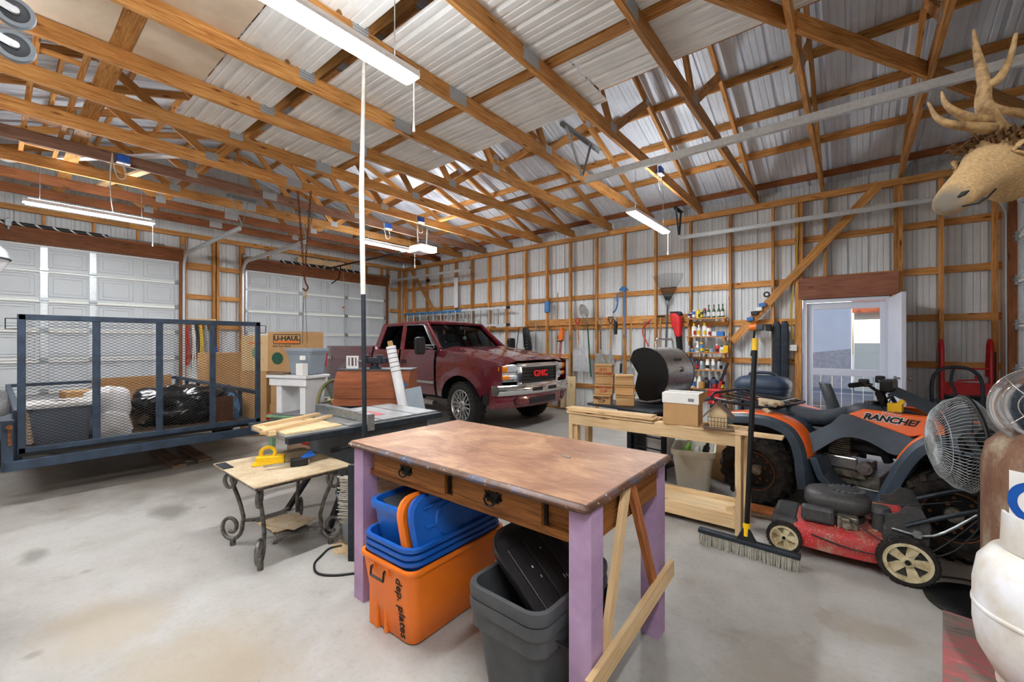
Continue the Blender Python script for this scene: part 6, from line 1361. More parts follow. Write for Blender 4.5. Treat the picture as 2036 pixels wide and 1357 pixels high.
tbar('corner_post', (.05, -TW-.06, .32), (.05, -TW-.06, .74), .07, .06, (0, 1, 0)); tbar('corner_plate', (-.30, -TW-.07, .76), (.08, -TW-.07, .74), .1, .02, (0, 1, 0))
MB().cyl((.09, -TW-.05, .70), (.13, -TW-.05, .70), .02, n=8).tube([(.10, -TW-.05, .69), (.10, -TW-.045, .54)], .011, 7).build('latch_pin', 'rust', TR)
MB().cyl((.02, -TW-.17, .47), (.09, -TW-.17, .47), .06, n=18).cyl((.05, TW+.1, .5), (.09, TW+.1, .5), .05, n=18).build('tail_light', 'red_plastic', TR)
def lump(name, label, cat, c, sz, mat, seed, amp=.22, n=22, m=14, group=None, smooth=60):
    def f(u, v_):
        a = 2*PI*u; e = PI*(v_-.5); d = Vector((math.cos(a)*math.cos(e), math.sin(a)*math.cos(e), math.sin(e)))
        k = 1+amp*noise.noise(d*1.6+Vector((seed, seed*2, 0)))+amp*.45*noise.noise(d*4+Vector((0, seed, 3)))
        p = Vector((d.x*sz[0]*k, d.y*sz[1]*k, d.z*sz[2]*k)); p.z = max(p.z, -sz[2]*.62); return (p.x, p.y, p.z+sz[2]*.62)
    o = MB().grid(f, n, m).build(name, mat, None, c, smooth=smooth); return tag(o, label, cat, group)
plain('bag_black', '#121518', .18, 0, .7, .2, 9, bmp=.5); plain('bag_white', '#e4e2de', .5, 0, .4, .06, 9, bmp=.3); plain('dark_tote', '#6d7480', .5, 0, .4, .06, 7)
DZ_ = .4435
lump('garbage_bag', 'shiny black garbage bag on the trailer deck', 'bag', (-6.42, 1.45, DZ_), (.36, .44, .27), 'bag_black', 1.3, .35, 36, 24)
lump('white_sack', 'white sack slumped on the trailer behind the grey tote', 'bag', (-6.32, .78, DZ_), (.28, .20, .32), 'bag_white', 4.1, .25, 28, 18)
lump('white_sack', 'smaller white sack in front of the tall sack on the trailer', 'bag', (-5.86, .78, DZ_), (.13, .15, .16), 'bag_white', 7.7, .25, 24, 16)
tag(MB().box(-.01, .01, -.03, .03, 0, .14).build('red_tag', 'red', None, (-6.05, .90, .52), (.1, -.2, .2), bev=.004), 'red label tucked beside the black bag on the trailer', 'label')
o = tote('storage_tote', 'grey tote with a pale lid on the trailer behind the mesh', 'tote', .40, .34, .38, .46, .42, 'dark_tote', (-5.98, .42, DZ_), 0, None, rh=.03, r=.04)
MB().loft([[(x, y, z) for x, y in rrect(.5*k, .47*k, .05)] for k, z in ((1, .365), (1.01, .385), (1, .40), (.8, .405), (.1, .405))]).build('lid', 'white_plastic', o, smooth=40)
mk = MB().tube(spl([(.205, -.08, .27), (.206, -.02, .29), (.206, .02, .26), (.204, -.04, .22), (.203, .06, .20), (.202, 0, .16), (.202, .05, .14)]), .004, 5).build('marker_scribble', 'ink_black', o)
carton('cardboard_box', 'small cardboard box behind the white sacks on the trailer', .30, .26, .42, (-6.85, .62, DZ_), .1, 'cardboard')
tag(board('cardboard_sheet', (-7.55, .80, .70), (-7.50, 1.60, .71), .50, .02, 'cardboard'), 'long cardboard sheet standing across the trailer deck', 'cardboard')
carton('cardboard_box', 'large cardboard box at the front of the trailer by the tool wall post', .45, .62, .62, (-8.25, 2.45, .0), .0, 'cardboard'); carton('cardboard_box', 'cardboard box atop the large box near the hanging cords', .42, .6, .62, (-8.25, 2.45, .624), .05, 'cardboard')
tag(MB().box(-.1, .1, -.012, .012, 0, .30).build('rug_offcut', plain('rug', '#6f4a36', .95, 0, .1, .2, 60), None, (-6.05, 1.80, DZ_), (-.15, .0, 1.3)), 'brown carpet offcut standing at the right of the trailer deck', 'offcut')
lump('blue_cloth', 'blue and white cloth at the right rail of the trailer', 'cloth', (-6.15, 1.93, DZ_), (.09, .07, .2), plain('cloth_blue', '#6f93b8', .8, 0, .2, .3, 14), 2.2, .3, 16, 12)
lump('grey_fleece', 'grey fleece bundle on the trailer corner at the left edge', 'cloth', (-5.55, .02, .80), (.10, .075, .14), plain('fleece', '#8b8b8b', .95, 0, .1, .25, 90, bmp=.6), 3.3, .2, 18, 12)
for k, (a, b_) in enumerate((((-7.1, 1.34), (-5.9, 1.33)), ((-7.0, 1.60), (-5.95, 1.58)))):
    tag(board('floor_board', (a[0], a[1], .02), (b_[0], b_[1], .02), .13, .036, 'grey_plank', up=(0, 1, 0)), 'plank on the floor under the trailer, %s' % ['left of the pair', 'right of the pair'][k], 'plank', 'planks under the trailer')
# cords and straps hung between the garage doors
tag(board('cord_board', (XL+.005, 2.47, 1.86), (XL+.005, 2.96, 1.86), .09, .02, 'pine'), 'pine hook board between the two garage doors', 'board')
hk = [('red strap', 'red', 2.44, 1.75, 1.0), ('black and white cord', 'btl_w', 2.54, 1.82, .95), ('dark cord', 'btl_k', 2.60, 1.82, 1.2), ('yellow cord', 'yellow', 2.67, 1.82, 1.05), ('grey cord', 'btl_s', 2.76, 1.82, .9), ('tan cord', 'btl_t', 2.85, 1.82, .95), ('blue strap', 'blue_plastic', 2.93, 1.35, .95)]
for nm, mt, y, z1, z0 in hk:
    tag(MB().tube(spl([(0, 0, z1), (.01, .02, (z0+z1)/2), (0, .01, z0), (0, .05, z0+.03), (.01, .05, (z0+z1)/2), (0, .02, z1)]), .014, 6).build('hanging_cord', mt, None, (XL+.03, y, 0)), nm + ' hung between the garage doors', 'cord', 'cords hung between the garage doors')
# ================================================================== BOXES, WHITE BENCH AND GREEN STOOL
Uc = (-6.75, 2.98)
carton('cardboard_box', 'brown carton at the bottom of the moving box stack', .5, .5, .48, (Uc[0], Uc[1], 0), .5, 'cardboard'); carton('cardboard_box', 'brown carton in the middle of the moving box stack', .48, .48, .49, (Uc[0], Uc[1], .482), .45, 'cardboard')
o = carton('moving_box', 'printed cardboard moving box on top of the stack behind the grey tote', .62, .46, .60, (Uc[0]+.02, Uc[1]+.0, .975), math.radians(32), 'cardboard', tape=False)
lg = MB().prism(rrect(.44, .15, .025), 0, .001, Matrix.Translation((.0, -.2315, .49)) @ Matrix.Rotation(PI/2, 4, 'X')).build('logo_frame', 'ink_black', o); MB().prism(rrect(.42, .13, .02), 0, .0012, Matrix.Translation((0, -.2322, .49)) @ Matrix.Rotation(PI/2, 4, 'X')).build('logo_field', 'cardboard', o)
MB().box(-.19, .19, -.2345, -.2335, .432, .462).build('logo_stripe', 'orange_plastic', o); text('logo_letters', 'U-HAUL', .10, 'ink_black', o, (0, -.2345, .50), (PI/2, 0, 0), .0008, 1.15, bold=.003)
text('slogan', 'Save Your Back!', .045, 'ink_black', o, (-.08, -.2325, .385), (PI/2, 0, 0), .0006, 1.0); 
MB().prism([((.10 if k % 2 else .085)*math.cos(2*PI*k/28), (.10 if k % 2 else .085)*math.sin(2*PI*k/28)) for k in range(28)], 0, .0012, Matrix.Translation((-.15, -.232, .2)) @ Matrix.Rotation(PI/2, 4, 'X')).build('green_seal', 'green_paint_dark', o)
o = carton('moving_box', 'second printed moving box left of the topmost one', .44, .34, .55, (-7.20, 2.67, .975), math.radians(32), 'cardboard_light', tape=False); MB().prism([(.06*math.cos(2*PI*k/20), .09*math.sin(2*PI*k/20)) for k in range(20)], 0, .001, Matrix.Translation((0.02, -.171, .28)) @ Matrix.Rotation(PI/2, 4, 'X')).build('printed_oval', 'green_paint', o); MB().box(-.1, .12, -.1715, -.1705, .42, .44).build('printed_stripe', 'orange_plastic', o)
carton('cardboard_box', 'cardboard carton supporting the left moving box', .44, .4, .97, (-7.20, 2.67, 0), math.radians(32), 'cardboard')
Sg = math.radians(20)
GS = thing('green_stool', 'pale green wooden stool under the white bench', 'stool', (-5.22, 2.30, 0), Sg)
MB().box(-.26, .26, -.19, .19, .525, .555).build('top', 'green_paint', GS, bev=.006); MB().box(-.23, .23, -.16, .16, .43, .525).build('apron', 'green_paint', GS, bev=.003)
for x in (-.21, .21):
    for y in (-.14, .14): MB().box(x-.025, x+.025, y-.025, y+.025, 0, .43).build('leg', 'green_paint', GS)
tag(MB().box(-.20, .20, -.15, .15, 0, .015).build('grey_pad', 'fleece', None, (-5.22, 2.30, .556), (0, 0, Sg), bev=.005), 'grey cloth pad on the green stool', 'pad')
WB2 = thing('white_bench', 'small white painted bench standing on the green stool', 'bench', (-5.18, 2.36, .5715), Sg)
MB().box(-.36, .25, -.19, .19, .42, .455).build('top', 'white_paint', WB2, bev=.006); MB().box(-.33, .23, -.17, -.15, .33, .42).box(-.33, .23, .15, .17, .33, .42).build('apron', 'white_paint', WB2, bev=.003)
for x in (-.2, .16): MB().box(x-.04, x+.04, -.15, .15, 0, .42).build('leg_panel', 'white_paint', WB2, bev=.004)
tag(MB().box(-.12, .12, -.1, .1, 0, .025).build('dark_tray', 'grey_plank', None, (-5.40, 2.22, 1.028), (0, 0, Sg), bev=.004), 'dark wooden tray at the left of the white bench', 'tray')
o = tote('storage_tote', 'grey lidded storage tote standing on the white bench', 'tote', .25, .31, .29, .29, .36, 'grey_plastic', (-5.17, 2.42, 1.028), Sg-PI/2, None, rh=.04, r=.04); MB().loft([[(x, y, z) for x, y in rrect(.335*k, .405*k, .05)] for k, z in ((1, .275), (1.0, .30), (.97, .315), (.8, .308), (.1, .308))]).build('lid', 'grey_plastic', o, smooth=40); MB().box(.165, .175, .06, .14, .18, .23).build('label', 'paper_white', o)
tag(MB().box(-.05, .05, -.04, .04, 0, .14).build('white_carton', 'paper_white', None, (-4.985, 2.27, 1.028), (0, 0, Sg), bev=.003), 'white carton in front of the grey tote', 'box')
o = thing('flywheel', 'olive cast iron flywheel left of the wooden chest', 'wheel', (-4.80, 2.55, .72), math.radians(20))
MB().tube([(.0, .24*math.cos(a), .24*math.sin(a)) for a in [2*PI*k/28 for k in range(28)]], .02, 8, closed=True).build('ring', plain('olive', '#77744f', .6), o, smooth=60)
for k in range(6): MB().cyl((0, 0, 0), (0, .23*math.cos(k*PI/3), .23*math.sin(k*PI/3)), .014, n=8).build('spoke', 'olive', o)
MB().cyl((-.06, 0, 0), (.06, 0, 0), .035, n=12).build('hub', 'dirty_cream', o); MB().box(-.1, .1, -.06, .06, -.72, -.3).bar((0, 0, -.3), (0, 0, 0), .04, .04, (1, 0, 0)).build('stand', 'dark_steel', o)
lump('red_sack', 'red and tan sack at the foot of the flywheel', 'bag', (-4.66, 2.20, .30), (.14, .10, .18), plain('sack_red', '#a3252a', .8, 0, .2, .2, 5, c2='#b8996a'), 5.2, .2, 18, 12)
tag(MB().box(-.2, .2, -.15, .15, 0, .30).build('support_crate', 'grey_plank', None, (-4.66, 2.20, 0), bev=.004), 'low wooden crate under the red and tan sack', 'crate')
o = thing('black_case', 'black and silver machine case behind the flywheel', 'case', (-5.0, 2.95, .0), .3); MB().box(-.18, .18, -.13, .13, 0, .62).build('body', 'dark_grey_plastic', o, bev=.02); MB().box(-.19, .19, -.14, .14, .62, .74).build('top', 'black_plastic', o, bev=.04); MB().box(-.1, .12, -.145, -.135, .5, .6).build('panel', 'galv_light', o)
# ================================================================== WOODEN CHEST, VISE, ROLLS
CH = thing('tool_chest', 'reddish wooden tool chest behind the table saw', 'chest', (-4.36, 2.86, 0), math.radians(40))
MB().prism([(-.22, .70), (.22, .70), (.22, 1.09), (-.13, 1.09), (-.22, .98)], -.42, .42, Matrix(((0, 0, 1, 0), (1, 0, 0, 0), (0, 1, 0, 0), (0, 0, 0, 1)))).build('body', 'chest_wood', CH, bev=.004)
MB().box(-.43, .43, -.14, .225, 1.09, 1.105).build('top', 'dark_grey_plastic', CH); board('base_moulding', (-.43, -.228, .735), (.43, -.228, .735), .07, .018, 'chest_wood', CH)
board('front_board', (-.42, -.225, .845), (.42, -.225, .845), .125, .012, 'chest_wood', CH)
MB().prism([(-.04, 0), (0, .05), (.04, 0), (0, -.05)], 0, .003, Matrix.Translation((.36, -.233, .93)) @ Matrix.Rotation(PI/2, 4, 'X')).build('diamond_decal', 'tool_blue', CH)
MB().box(-.4, .4, -.2, .2, .64, .70).box(-.38, -.33, -.18, -.13, 0, .64).box(.33, .38, -.18, -.13, 0, .64).box(-.38, -.33, .13, .18, 0, .64).box(.33, .38, .13, .18, 0, .64).build('stand', 'dark_steel', CH)
c4, s4 = math.cos(math.radians(40)), math.sin(math.radians(40))
def chp(x, y, z): return (-4.36+x*c4-y*s4, 2.86+x*s4+y*c4, z)
o = thing('bench_vise', 'grey bench vise bolted on the wooden chest', 'vise', chp(-.02, .0, 1.106), math.radians(40)); MB().lathe([(.07, 0), (.07, .015), (.035, .03), (.035, .06)], 16).build('base', 'dark_steel', o); MB().box(-.13, .13, -.04, .04, .06, .13).box(-.14, -.09, -.06, .06, .06, .16).box(.03, .08, -.06, .06, .06, .16).build('jaws', 'dark_steel', o, bev=.008); MB().cyl((-.2, 0, .09), (-.13, 0, .09), .012).cyl((-.19, -.06, .09), (-.19, .06, .09), .006).build('screw', 'steel', o)
tag(MB().box(-.07, .07, -.01, .01, 0, .03).box(-.07, .07, -.01, .01, .13, .15).box(-.07, -.05, -.01, .01, .03, .13).box(.05, .07, -.01, .01, .03, .13).box(-.03, -.015, -.01, .01, .03, .13).box(.015, .03, -.01, .01, .03, .13).build('vent_grille', 'white_paint', None, chp(-.29, .0, 1.106), (0, 0, math.radians(40))), 'white slotted grille standing on the chest beside the vise', 'grille')
o = thing('vinyl_roll', 'white roll with dark bands leaning beside the wooden chest', 'roll', (0, 0, 0)); a, b_ = Vector((-3.62, 2.86, .0)), Vector((-3.92, 2.74, 1.37))
MB().tube([a, b_], .052, 18).build('sheet_roll', 'white_paint', o, smooth=50); MB().tube([b_, b_+(b_-a).normalized()*.06], [.03, .026], 12).build('core', 'crate_wood', o)
for k in range(6): p = a+(b_-a)*(.80+.035*k); MB().tube([p, p+(b_-a).normalized()*.006], .0535, 18).build('band', 'ink_black', o)
tag(board('grey_board', (-3.47, 2.92, .02), (-3.72, 2.88, .92), .17, .012, 'grey_plastic', up=(.6, .8, 0)), 'grey speckled board leaning right of the white roll', 'board')
# ================================================================== TABLE SAW
TS = thing('table_saw', 'steel table saw with a long rip fence behind the scroll table', 'table saw', (0, 0, 0)); z = .78
MB().box(-3.74, -3.0, 1.72, 2.60, z-.035, z).build('table', 'steel_grey', TS, bev=.004) if 'steel_grey' in MATS else MB().box(-3.74, -3.0, 1.72, 2.60, z-.035, z).build('table', plain('steel_grey', '#a3a5a3', .45, .6, None, .15, 12), TS, bev=.004)
MB().box(-3.62, -3.0, 1.26, 1.72, z-.05, z-.012).build('wing', 'steel_grey', TS, bev=.004); MB().box(-3.0, -2.94, 1.25, 2.62, z-.06, z-.012).build('front_rail', 'dark_steel', TS, bev=.006); MB().box(-3.80, -3.74, 1.3, 2.62, z-.06, z-.02).build('rear_rail', 'dark_steel', TS, bev=.006)
MB().box(-3.1, -2.93, 1.84, 1.90, z-.06, z+.07).box(-3.78, -3.1, 1.84, 1.90, z+.004, z+.075).build('rip_fence', 'galv', TS, bev=.004); MB().box(-3.45, -3.2, 2.08, 2.18, z, z+.002).build('blade_insert', 'red', TS)
for y in (2.0, 2.35): MB().box(-3.73, -3.0, y, y+.02, z, z+.001).build('mitre_slot', 'dark_steel', TS)
MB().prism([(-.36, .74), (.36, .74), (.36, .60), (.25, .34), (-.25, .34), (-.36, .60)], 1.75, 2.50, Matrix.Translation((-3.37, 0, 0)) @ Matrix(((1, 0, 0, 0), (0, 0, 1, 0), (0, 1, 0, 0), (0, 0, 0, 1)))).build('cabinet', 'dark_grey_plastic', TS)
for x in (-3.6, -3.12):
    for y, y2 in ((1.8, 1.56), (2.42, 2.56)): MB().bar((x, y, .40), (x+(.1 if x > -3.3 else -.1), y2, 0), .05, .03, (1, 0, 0)).build('leg', 'black_metal', TS)
MB().cyl((-2.95, 1.60, .62), (-2.99, 1.80, .62), .012).cyl((-2.96, 1.56, .62), (-2.96, 1.62, .62), .02).build('fence_lock', 'black_metal', TS); MB().cyl((-2.98, 2.1, .56), (-2.92, 2.1, .56), .07, n=18).build('hand_wheel', 'black_plastic', TS)
tag(MB().box(-.24, .24, -.18, .24, 0, .012).build('plywood_sheet', 'ply', None, (-3.29, 1.45, z-.011), (0, 0, .03), bev=.001), 'plywood sheet on the left wing of the table saw', 'plywood')
for k, (p, q, w_) in enumerate((((-3.14, 1.16, z+.013), (-3.42, 1.80, z+.013), .035), ((-3.42, 1.24, z+.012), (-3.60, 1.78, z+.012), .05), ((-3.48, 1.25, z-.0), (-3.12, 1.22, z-.0), .05))):
    tag(board('wood_strip', p, q, .022 if k < 2 else .03, w_, 'pine'), 'pine strip on the saw wing, %s' % ['diagonal one in front', 'one at the back', 'short one at the end'][k], 'strip', 'pine strips on the table saw')
o = tote('shop_bucket', 'grey plastic bucket with a dark lid beside the purple post', 'bucket', .20, .20, .36, .25, .25, 'grey_plastic', (-2.755, 1.645, 0), .2, None, rh=.02, r=.10); MB().loft([[(x, y, z2) for x, y in rrect(.25*k, .25*k, .1*k)] for k, z2 in ((1, .36), (1.02, .38), (.95, .43), (.6, .47), (.1, .475))]).build('lid', 'dark_steel', o, smooth=40)
o = thing('stiff_brush', 'white-bristled brush head between bucket and purple post', 'brush', (-2.52, 1.47, 0), math.radians(30)); MB().box(-.02, .02, -.02, .02, 0, .62).build('block', 'dark_steel', o)
bb = MB()
for k in range(34):
    for s in (-.01, .01): zz = .24+.30*k/33; bb.tube([(-.02, s, zz), (-.085+random.uniform(-.015, .015), s+random.uniform(-.02, .02), zz+random.uniform(-.012, .012))], .003, 4)
tag(bb.build('bristles', 'grey_bristle', o), kind='stuff')
tag(MB().tube(spl([(-2.74, 1.52, .007), (-2.77, 1.45, .007), (-2.721, 1.368, .007), (-2.65, 1.285, .007), (-2.532, 1.245, .007), (-2.427, 1.298, .007), (-2.33, 1.42, .007), (-2.2, 1.6, .007)], 6), .007, 7).build('power_cord', 'cord_black', None, smooth=60), 'black power cord looping on the floor by the purple post', 'cord')
plain('sawdust', '#cdb08a', .95, 0, .1, .15, 60); pl_ = [[(0, 0, .010)]*28] + [[(q*.26*(1+.35*noise.noise(Vector((math.cos(2*PI*k/28)*1.5, math.sin(2*PI*k/28)*1.5, 4)))+.12*math.sin(k*2.3))*math.cos(2*PI*k/28), q*.17*(1+.35*noise.noise(Vector((math.cos(2*PI*k/28)*1.5, math.sin(2*PI*k/28)*1.5, 4)))+.12*math.sin(k*2.3))*math.sin(2*PI*k/28), z2) for k in range(28)] for q, z2 in ((.35, .009), (.7, .004), (1, .0008))]
pile = MB().loft(pl_, caps=False).build('sawdust_pile', 'sawdust', None, (-2.62, 1.60, 0)); tag(pile, 'thin scatter of sawdust on the floor behind the purple post', 'sawdust', None, 'stuff')
# steel pole from floor to truss, dark tube below a white one
PO = thing('steel_pole', 'slim pole, white above and dark below, rising from behind the desk to the trusses', 'pole', (0, 0, 0))
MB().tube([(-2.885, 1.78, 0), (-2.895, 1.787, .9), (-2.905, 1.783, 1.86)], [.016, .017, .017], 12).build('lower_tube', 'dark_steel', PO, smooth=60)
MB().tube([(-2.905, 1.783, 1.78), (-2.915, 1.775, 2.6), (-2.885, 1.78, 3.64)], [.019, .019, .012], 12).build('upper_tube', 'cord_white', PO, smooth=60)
# ================================================================== FAN
F_ = thing('pedestal_fan', 'black pedestal fan turned to the left beside the rusty gas cylinder', 'fan', (.555, 3.31, 0))
MB().lathe([(0, 0), (.23, 0), (.235, .012), (.22, .024), (.05, .032), (0, .032)], 40, Matrix.Translation((-.01, -.02, 0))).build('base', 'black_plastic', F_, smooth=40)
MB().cyl((0, 0, .03), (0, 0, .45), .022, n=14).cyl((0, 0, .03), (0, 0, .12), .035, .028, n=14).cyl((0, 0, .42), (0, 0, .85), .035, .03, n=14).build('pole', 'black_plastic', F_, smooth=40)
hc = Vector((-.095, -.14, .885)); ax = Vector((-.985, -.17, -.04)).normalized(); ex, ey, ez = frame(ax)
MH = Matrix((ey, ez, ex)).transposed().to_4x4(); MH.translation = hc
plain('fan_grill', '#aab0b0', .5, .2, None, .2, 40); RG = .245
def gp(r_, z_): return (r_, z_)
gf = MB(); fr_ = [(.05, .135), (.12, .128), (.18, .105), (.225, .06), (RG, 0)]; bk_ = [(RG, 0), (.232, -.03), (.19, -.065), (.12, -.085), (.07, -.09)]
for k in range(76):
    a = 2*PI*k/76; M2 = MH @ Matrix.Rotation(a, 4, 'Z')
    gf.tube([M2 @ Vector((r_, 0, z_)) for r_, z_ in fr_], .0016, 4); gf.tube([M2 @ Vector((r_, 0, z_)) for r_, z_ in bk_], .0016, 4)
for r_, z_ in ((.12, .128), (.18, .105)): gf.tube([MH @ Vector((r_*math.cos(2*PI*k/40), r_*math.sin(2*PI*k/40), z_)) for k in range(40)], .002, 5, closed=True)
gf.build('grill', 'fan_grill', F_)
MB().tube([MH @ Vector((RG*math.cos(2*PI*k/48), RG*math.sin(2*PI*k/48), 0)) for k in range(48)], .009, 8, closed=True).build('grill_rim', 'black_plastic', F_, smooth=60)
MB().lathe([(0, .142), (.045, .14), (.055, .132), (.05, .126)], 24, MH).build('centre_badge', 'fan_grill', F_, smooth=40)
for k in range(3):
    M2 = MH @ Matrix.Rotation(2*PI*k/3, 4, 'Z'); vs = []
    for i in range(6):
        r_ = .04+.17*i/5; w_ = .05+.05*math.sin(PI*i/5); vs += [M2 @ Vector((r_, -w_, -.02)), M2 @ Vector((r_, w_, .03))]
    n = len(vs); vs += [v_+ex*.003 for v_ in vs]
    MB().add(vs, [(2*i, 2*i+1, 2*i+3, 2*i+2) for i in range(5)]+[(n+2*i, n+2*i+2, n+2*i+3, n+2*i+1) for i in range(5)]).build('blade', 'dark_grey_plastic', F_)
MB().lathe([(0, .02), (.04, .02), (.045, -.03), (.09, -.07), (.085, -.18), (.05, -.21), (0, -.21)], 24, MH).build('motor', 'black_plastic', F_, smooth=40)
MB().cyl(MH @ Vector((0, 0, -.16)), (0, 0, .83), .03, n=10).build('neck', 'black_plastic', F_)
tag(MB().tube(spl([(.30, 3.52, .006), (.36, 3.545, .006), (.45, 3.60, .006), (.56, 3.62, .006), (.72, 3.50, .006), (.9, 3.6, .006)], 6), .005, 6).build('fan_cord', 'cord_black', None), 'black fan cord on the floor behind the round fan base', 'cord')
# ================================================================== GAS CYLINDERS AND HEATER
m, nt, b = newmat('rusty_cyl'); v = coords(nt, (1, 1, .45)); f1 = noisef(nt, v, 6, 7, .7); f2 = noisef(nt, v, 26, 4, .7)
r1 = ramp(nt, f1, [(.34, '#6a4736'), (.5, '#7f5d47'), (.6, '#9a8b74'), (.72, '#b7b2a4')]); r2 = ramp(nt, f2, [(.3, (.7, .62, .56, 1)), (.55, (1, 1, 1, 1))]); c = mixc(nt, .8, r1.outputs[0], r2.outputs[0], 'MULTIPLY'); nt.links.new(c, b.inputs['Base Color']); b.inputs['Roughness'].default_value = .7; b.inputs['Metallic'].default_value = .15
RC = thing('gas_cylinder', 'tall rusty gas cylinder with a heater dish on top', 'gas cylinder', (.62, 2.70, 0)); R_ = .185
MB().lathe([(0, .0), (.15, .0), (R_, .06), (R_, .90), (R_*.93, .98), (R_*.7, 1.03), (.05, 1.05), (0, 1.05)], 40).build('body', 'rusty_cyl', RC, smooth=50)
toc = math.atan2(-2.70, -.62)
def patch(r_, a0, a1, z0_, z1_, name, mat, par, n=10, wob=0):
    mb = MB(); mb.grid(lambda u, v_: (r_*math.cos(a0+(a1-a0)*u), r_*math.sin(a0+(a1-a0)*u), z0_+(z1_-z0_)*v_), n, 2); return mb.build(name, mat, par, smooth=60)
patch(R_+.001, toc-.55, toc+.75, .66, .90, 'sticker', 'paper_white', RC)
an = MB()
for k in range(25):
    a0 = .9+(2*PI-1.8)*k/25; a1 = .9+(2*PI-1.8)*(k+1)/25
    q = []
    for aa, rr in ((a0, .055), (a0, .085), (a1, .085), (a1, .055)):
        th2 = toc-.12+rr*math.cos(aa)/R_; q.append(((R_+.002)*math.cos(th2), (R_+.002)*math.sin(th2), .785+rr*math.sin(aa)))
    an.add(q, [(0, 1, 2, 3)])
an.build('sticker_letter', 'blue_plastic', RC); patch(R_+.001, toc-.5, toc+.6, .40, .60, 'second_sticker', 'paper_white', RC)
H_ = thing('tank_heater', 'round stainless propane heater dish on the rusty cylinder', 'heater', (.62, 2.70, 1.05))
hd = Vector((-.01, -.06, .10)); ax = Vector((-.45, -.9, .12)).normalized(); ex, ey, ez = frame(ax); M2 = Matrix((ey, ez, ex)).transposed().to_4x4(); M2.translation = hd
MB().lathe([(.06, -.05), (.09, -.03), (.12, .0), (.155, .05), (.16, .052), (.157, .047), (.12, -.006), (.09, -.036)], 40, M2).build('reflector', 'chrome', H_, smooth=50)
MB().lathe([(0, .0), (.065, .0), (.075, -.02), (.075, -.06), (0, -.06)], 30, M2).build('burner', plain('burner_mesh', '#3c4a55', .5, .5, None, .6, 160), H_, smooth=40)
g_ = MB()
for r_, z_ in ((.155, .055), (.11, .075), (.06, .085)): g_.tube([M2 @ Vector((r_*math.cos(2*PI*k/36), r_*math.sin(2*PI*k/36), z_)) for k in range(36)], .0025, 6, closed=True)
for k in range(4): a = PI/4+PI/2*k; g_.tube([M2 @ Vector((r_*math.cos(a), r_*math.sin(a), z_)) for r_, z_ in ((.16, .053), (.11, .077), (.03, .09), (.02, .08))], .0025, 6)
g_.build('guard_wire', 'chrome', H_, smooth=60); MB().cyl((0, 0, 0), M2 @ Vector((0, 0, -.05)), .025, n=12).build('regulator', 'steel', H_)
RB = thing('red_bench', 'low bench top with worn red paint under the white gas bottle', 'bench', (0, 0, 0))
m, nt, b = newmat('worn_red'); v = coords(nt, (1, 3, 3)); f1 = noisef(nt, v, 5, 6, .7, .8); r1 = ramp(nt, f1, [(.3, '#3d3a36'), (.48, '#6d625a'), (.55, '#93504f'), (.64, '#a65b59'), (.7, '#d8d0c8')]); nt.links.new(r1.outputs[0], b.inputs['Base Color']); b.inputs['Roughness'].default_value = .6
board('top', (.188, 1.60, .535), (1.18, 1.482, .535), .65, .03, 'worn_red', RB, up=(.118, .993, 0))
for x in (.26, 1.1):
    for y in (1.34, 1.86): board('leg', (x, y, 0), (x, y, .52), .07, .05, 'grey_plank', RB, (0, 1, 0))
PT = thing('propane_tank', 'large white propane bottle at the lower right corner', 'gas tank', (.40, 1.61, .551))
plain('tank_white', '#e3e4e6', .38, 0, .5, .05, 7, c2='#c7bda6')
MB().lathe([(0, .012), (.08, .0), (.12, .03), (.148, .085), (.156, .14), (.156, .245), (.148, .30), (.125, .335), (.08, .352), (.03, .36), (0, .36)], 48).build('body', 'tank_white', PT, smooth=60); MB().lathe([(.156, .185), (.1585, .188), (.1585, .196), (.156, .199)], 48).build('weld_seam', 'tank_white', PT, smooth=50)
MB().lathe([(.105, .345), (.108, .36), (.105, .435), (.099, .435), (.10, .36)], 24, Matrix.Rotation(.2, 4, 'Z'), arc=1.7).lathe([(.105, .345), (.108, .36), (.105, .435), (.099, .435), (.10, .36)], 24, Matrix.Rotation(3.1, 4, 'Z'), arc=2.2).build('collar', 'tank_white', PT, smooth=40)
MB().cyl((0, 0, .35), (0, 0, .41), .025, n=14).cyl((-.05, -.03, .385), (0, 0, .385), .016, n=12).cyl((0, 0, .41), (0, 0, .43), .03, n=16).build('valve', plain('brass', '#a88645', .35, .8), PT, smooth=40); MB().lathe([(.10, .0), (.115, .0), (.115, .03), (.10, .03)], 28, Matrix.Translation((0, 0, -.0))).build('foot_ring', 'tank_white', PT)
# ================================================================== HAND TRUCK, TRACTOR
o = thing('hand_truck', 'red and black appliance hand truck against the far wall', 'hand truck', (1.07, 7.42, 0))
for s in (-1, 1):
    MB().tube([(s*.20, .12, 1.0), (s*.205, .10, 1.38), (s*.205, .06, 1.44), (s*.205, .0, 1.42), (s*.205, -.03, 1.30), (s*.2, -.04, .2)], .022, 10).build('rail', 'red', o, smooth=60); MB().box(s*.215-.012, s*.215+.03, -.02, .05, .3, 1.30).build('skid', 'black_metal', o)
    MB().cyl((s*.22, .08, .1), (s*.28, .08, .1), .1, n=20).build('wheel', 'rubber', o)
MB().box(-.20, .2, -.05, .0, .78, .93).box(-.2, .2, -.05, 0, .52, .60).box(-.2, .2, -.05, -.03, 1.09, 1.11).build('cross_plate', 'red', o, bev=.008); MB().box(-.21, .21, -.055, .0, .62, .76).build('cross_strap', 'black_metal', o); MB().cyl((.08, -.06, .95), (.08, -.06, 1.02), .015).bar((-.08, -.06, .95), (.08, -.06, .965), .02, .02).build('crank', 'red', o); MB().box(-.2, .2, -.28, 0, .01, .03).build('toe_plate', 'black_metal', o)
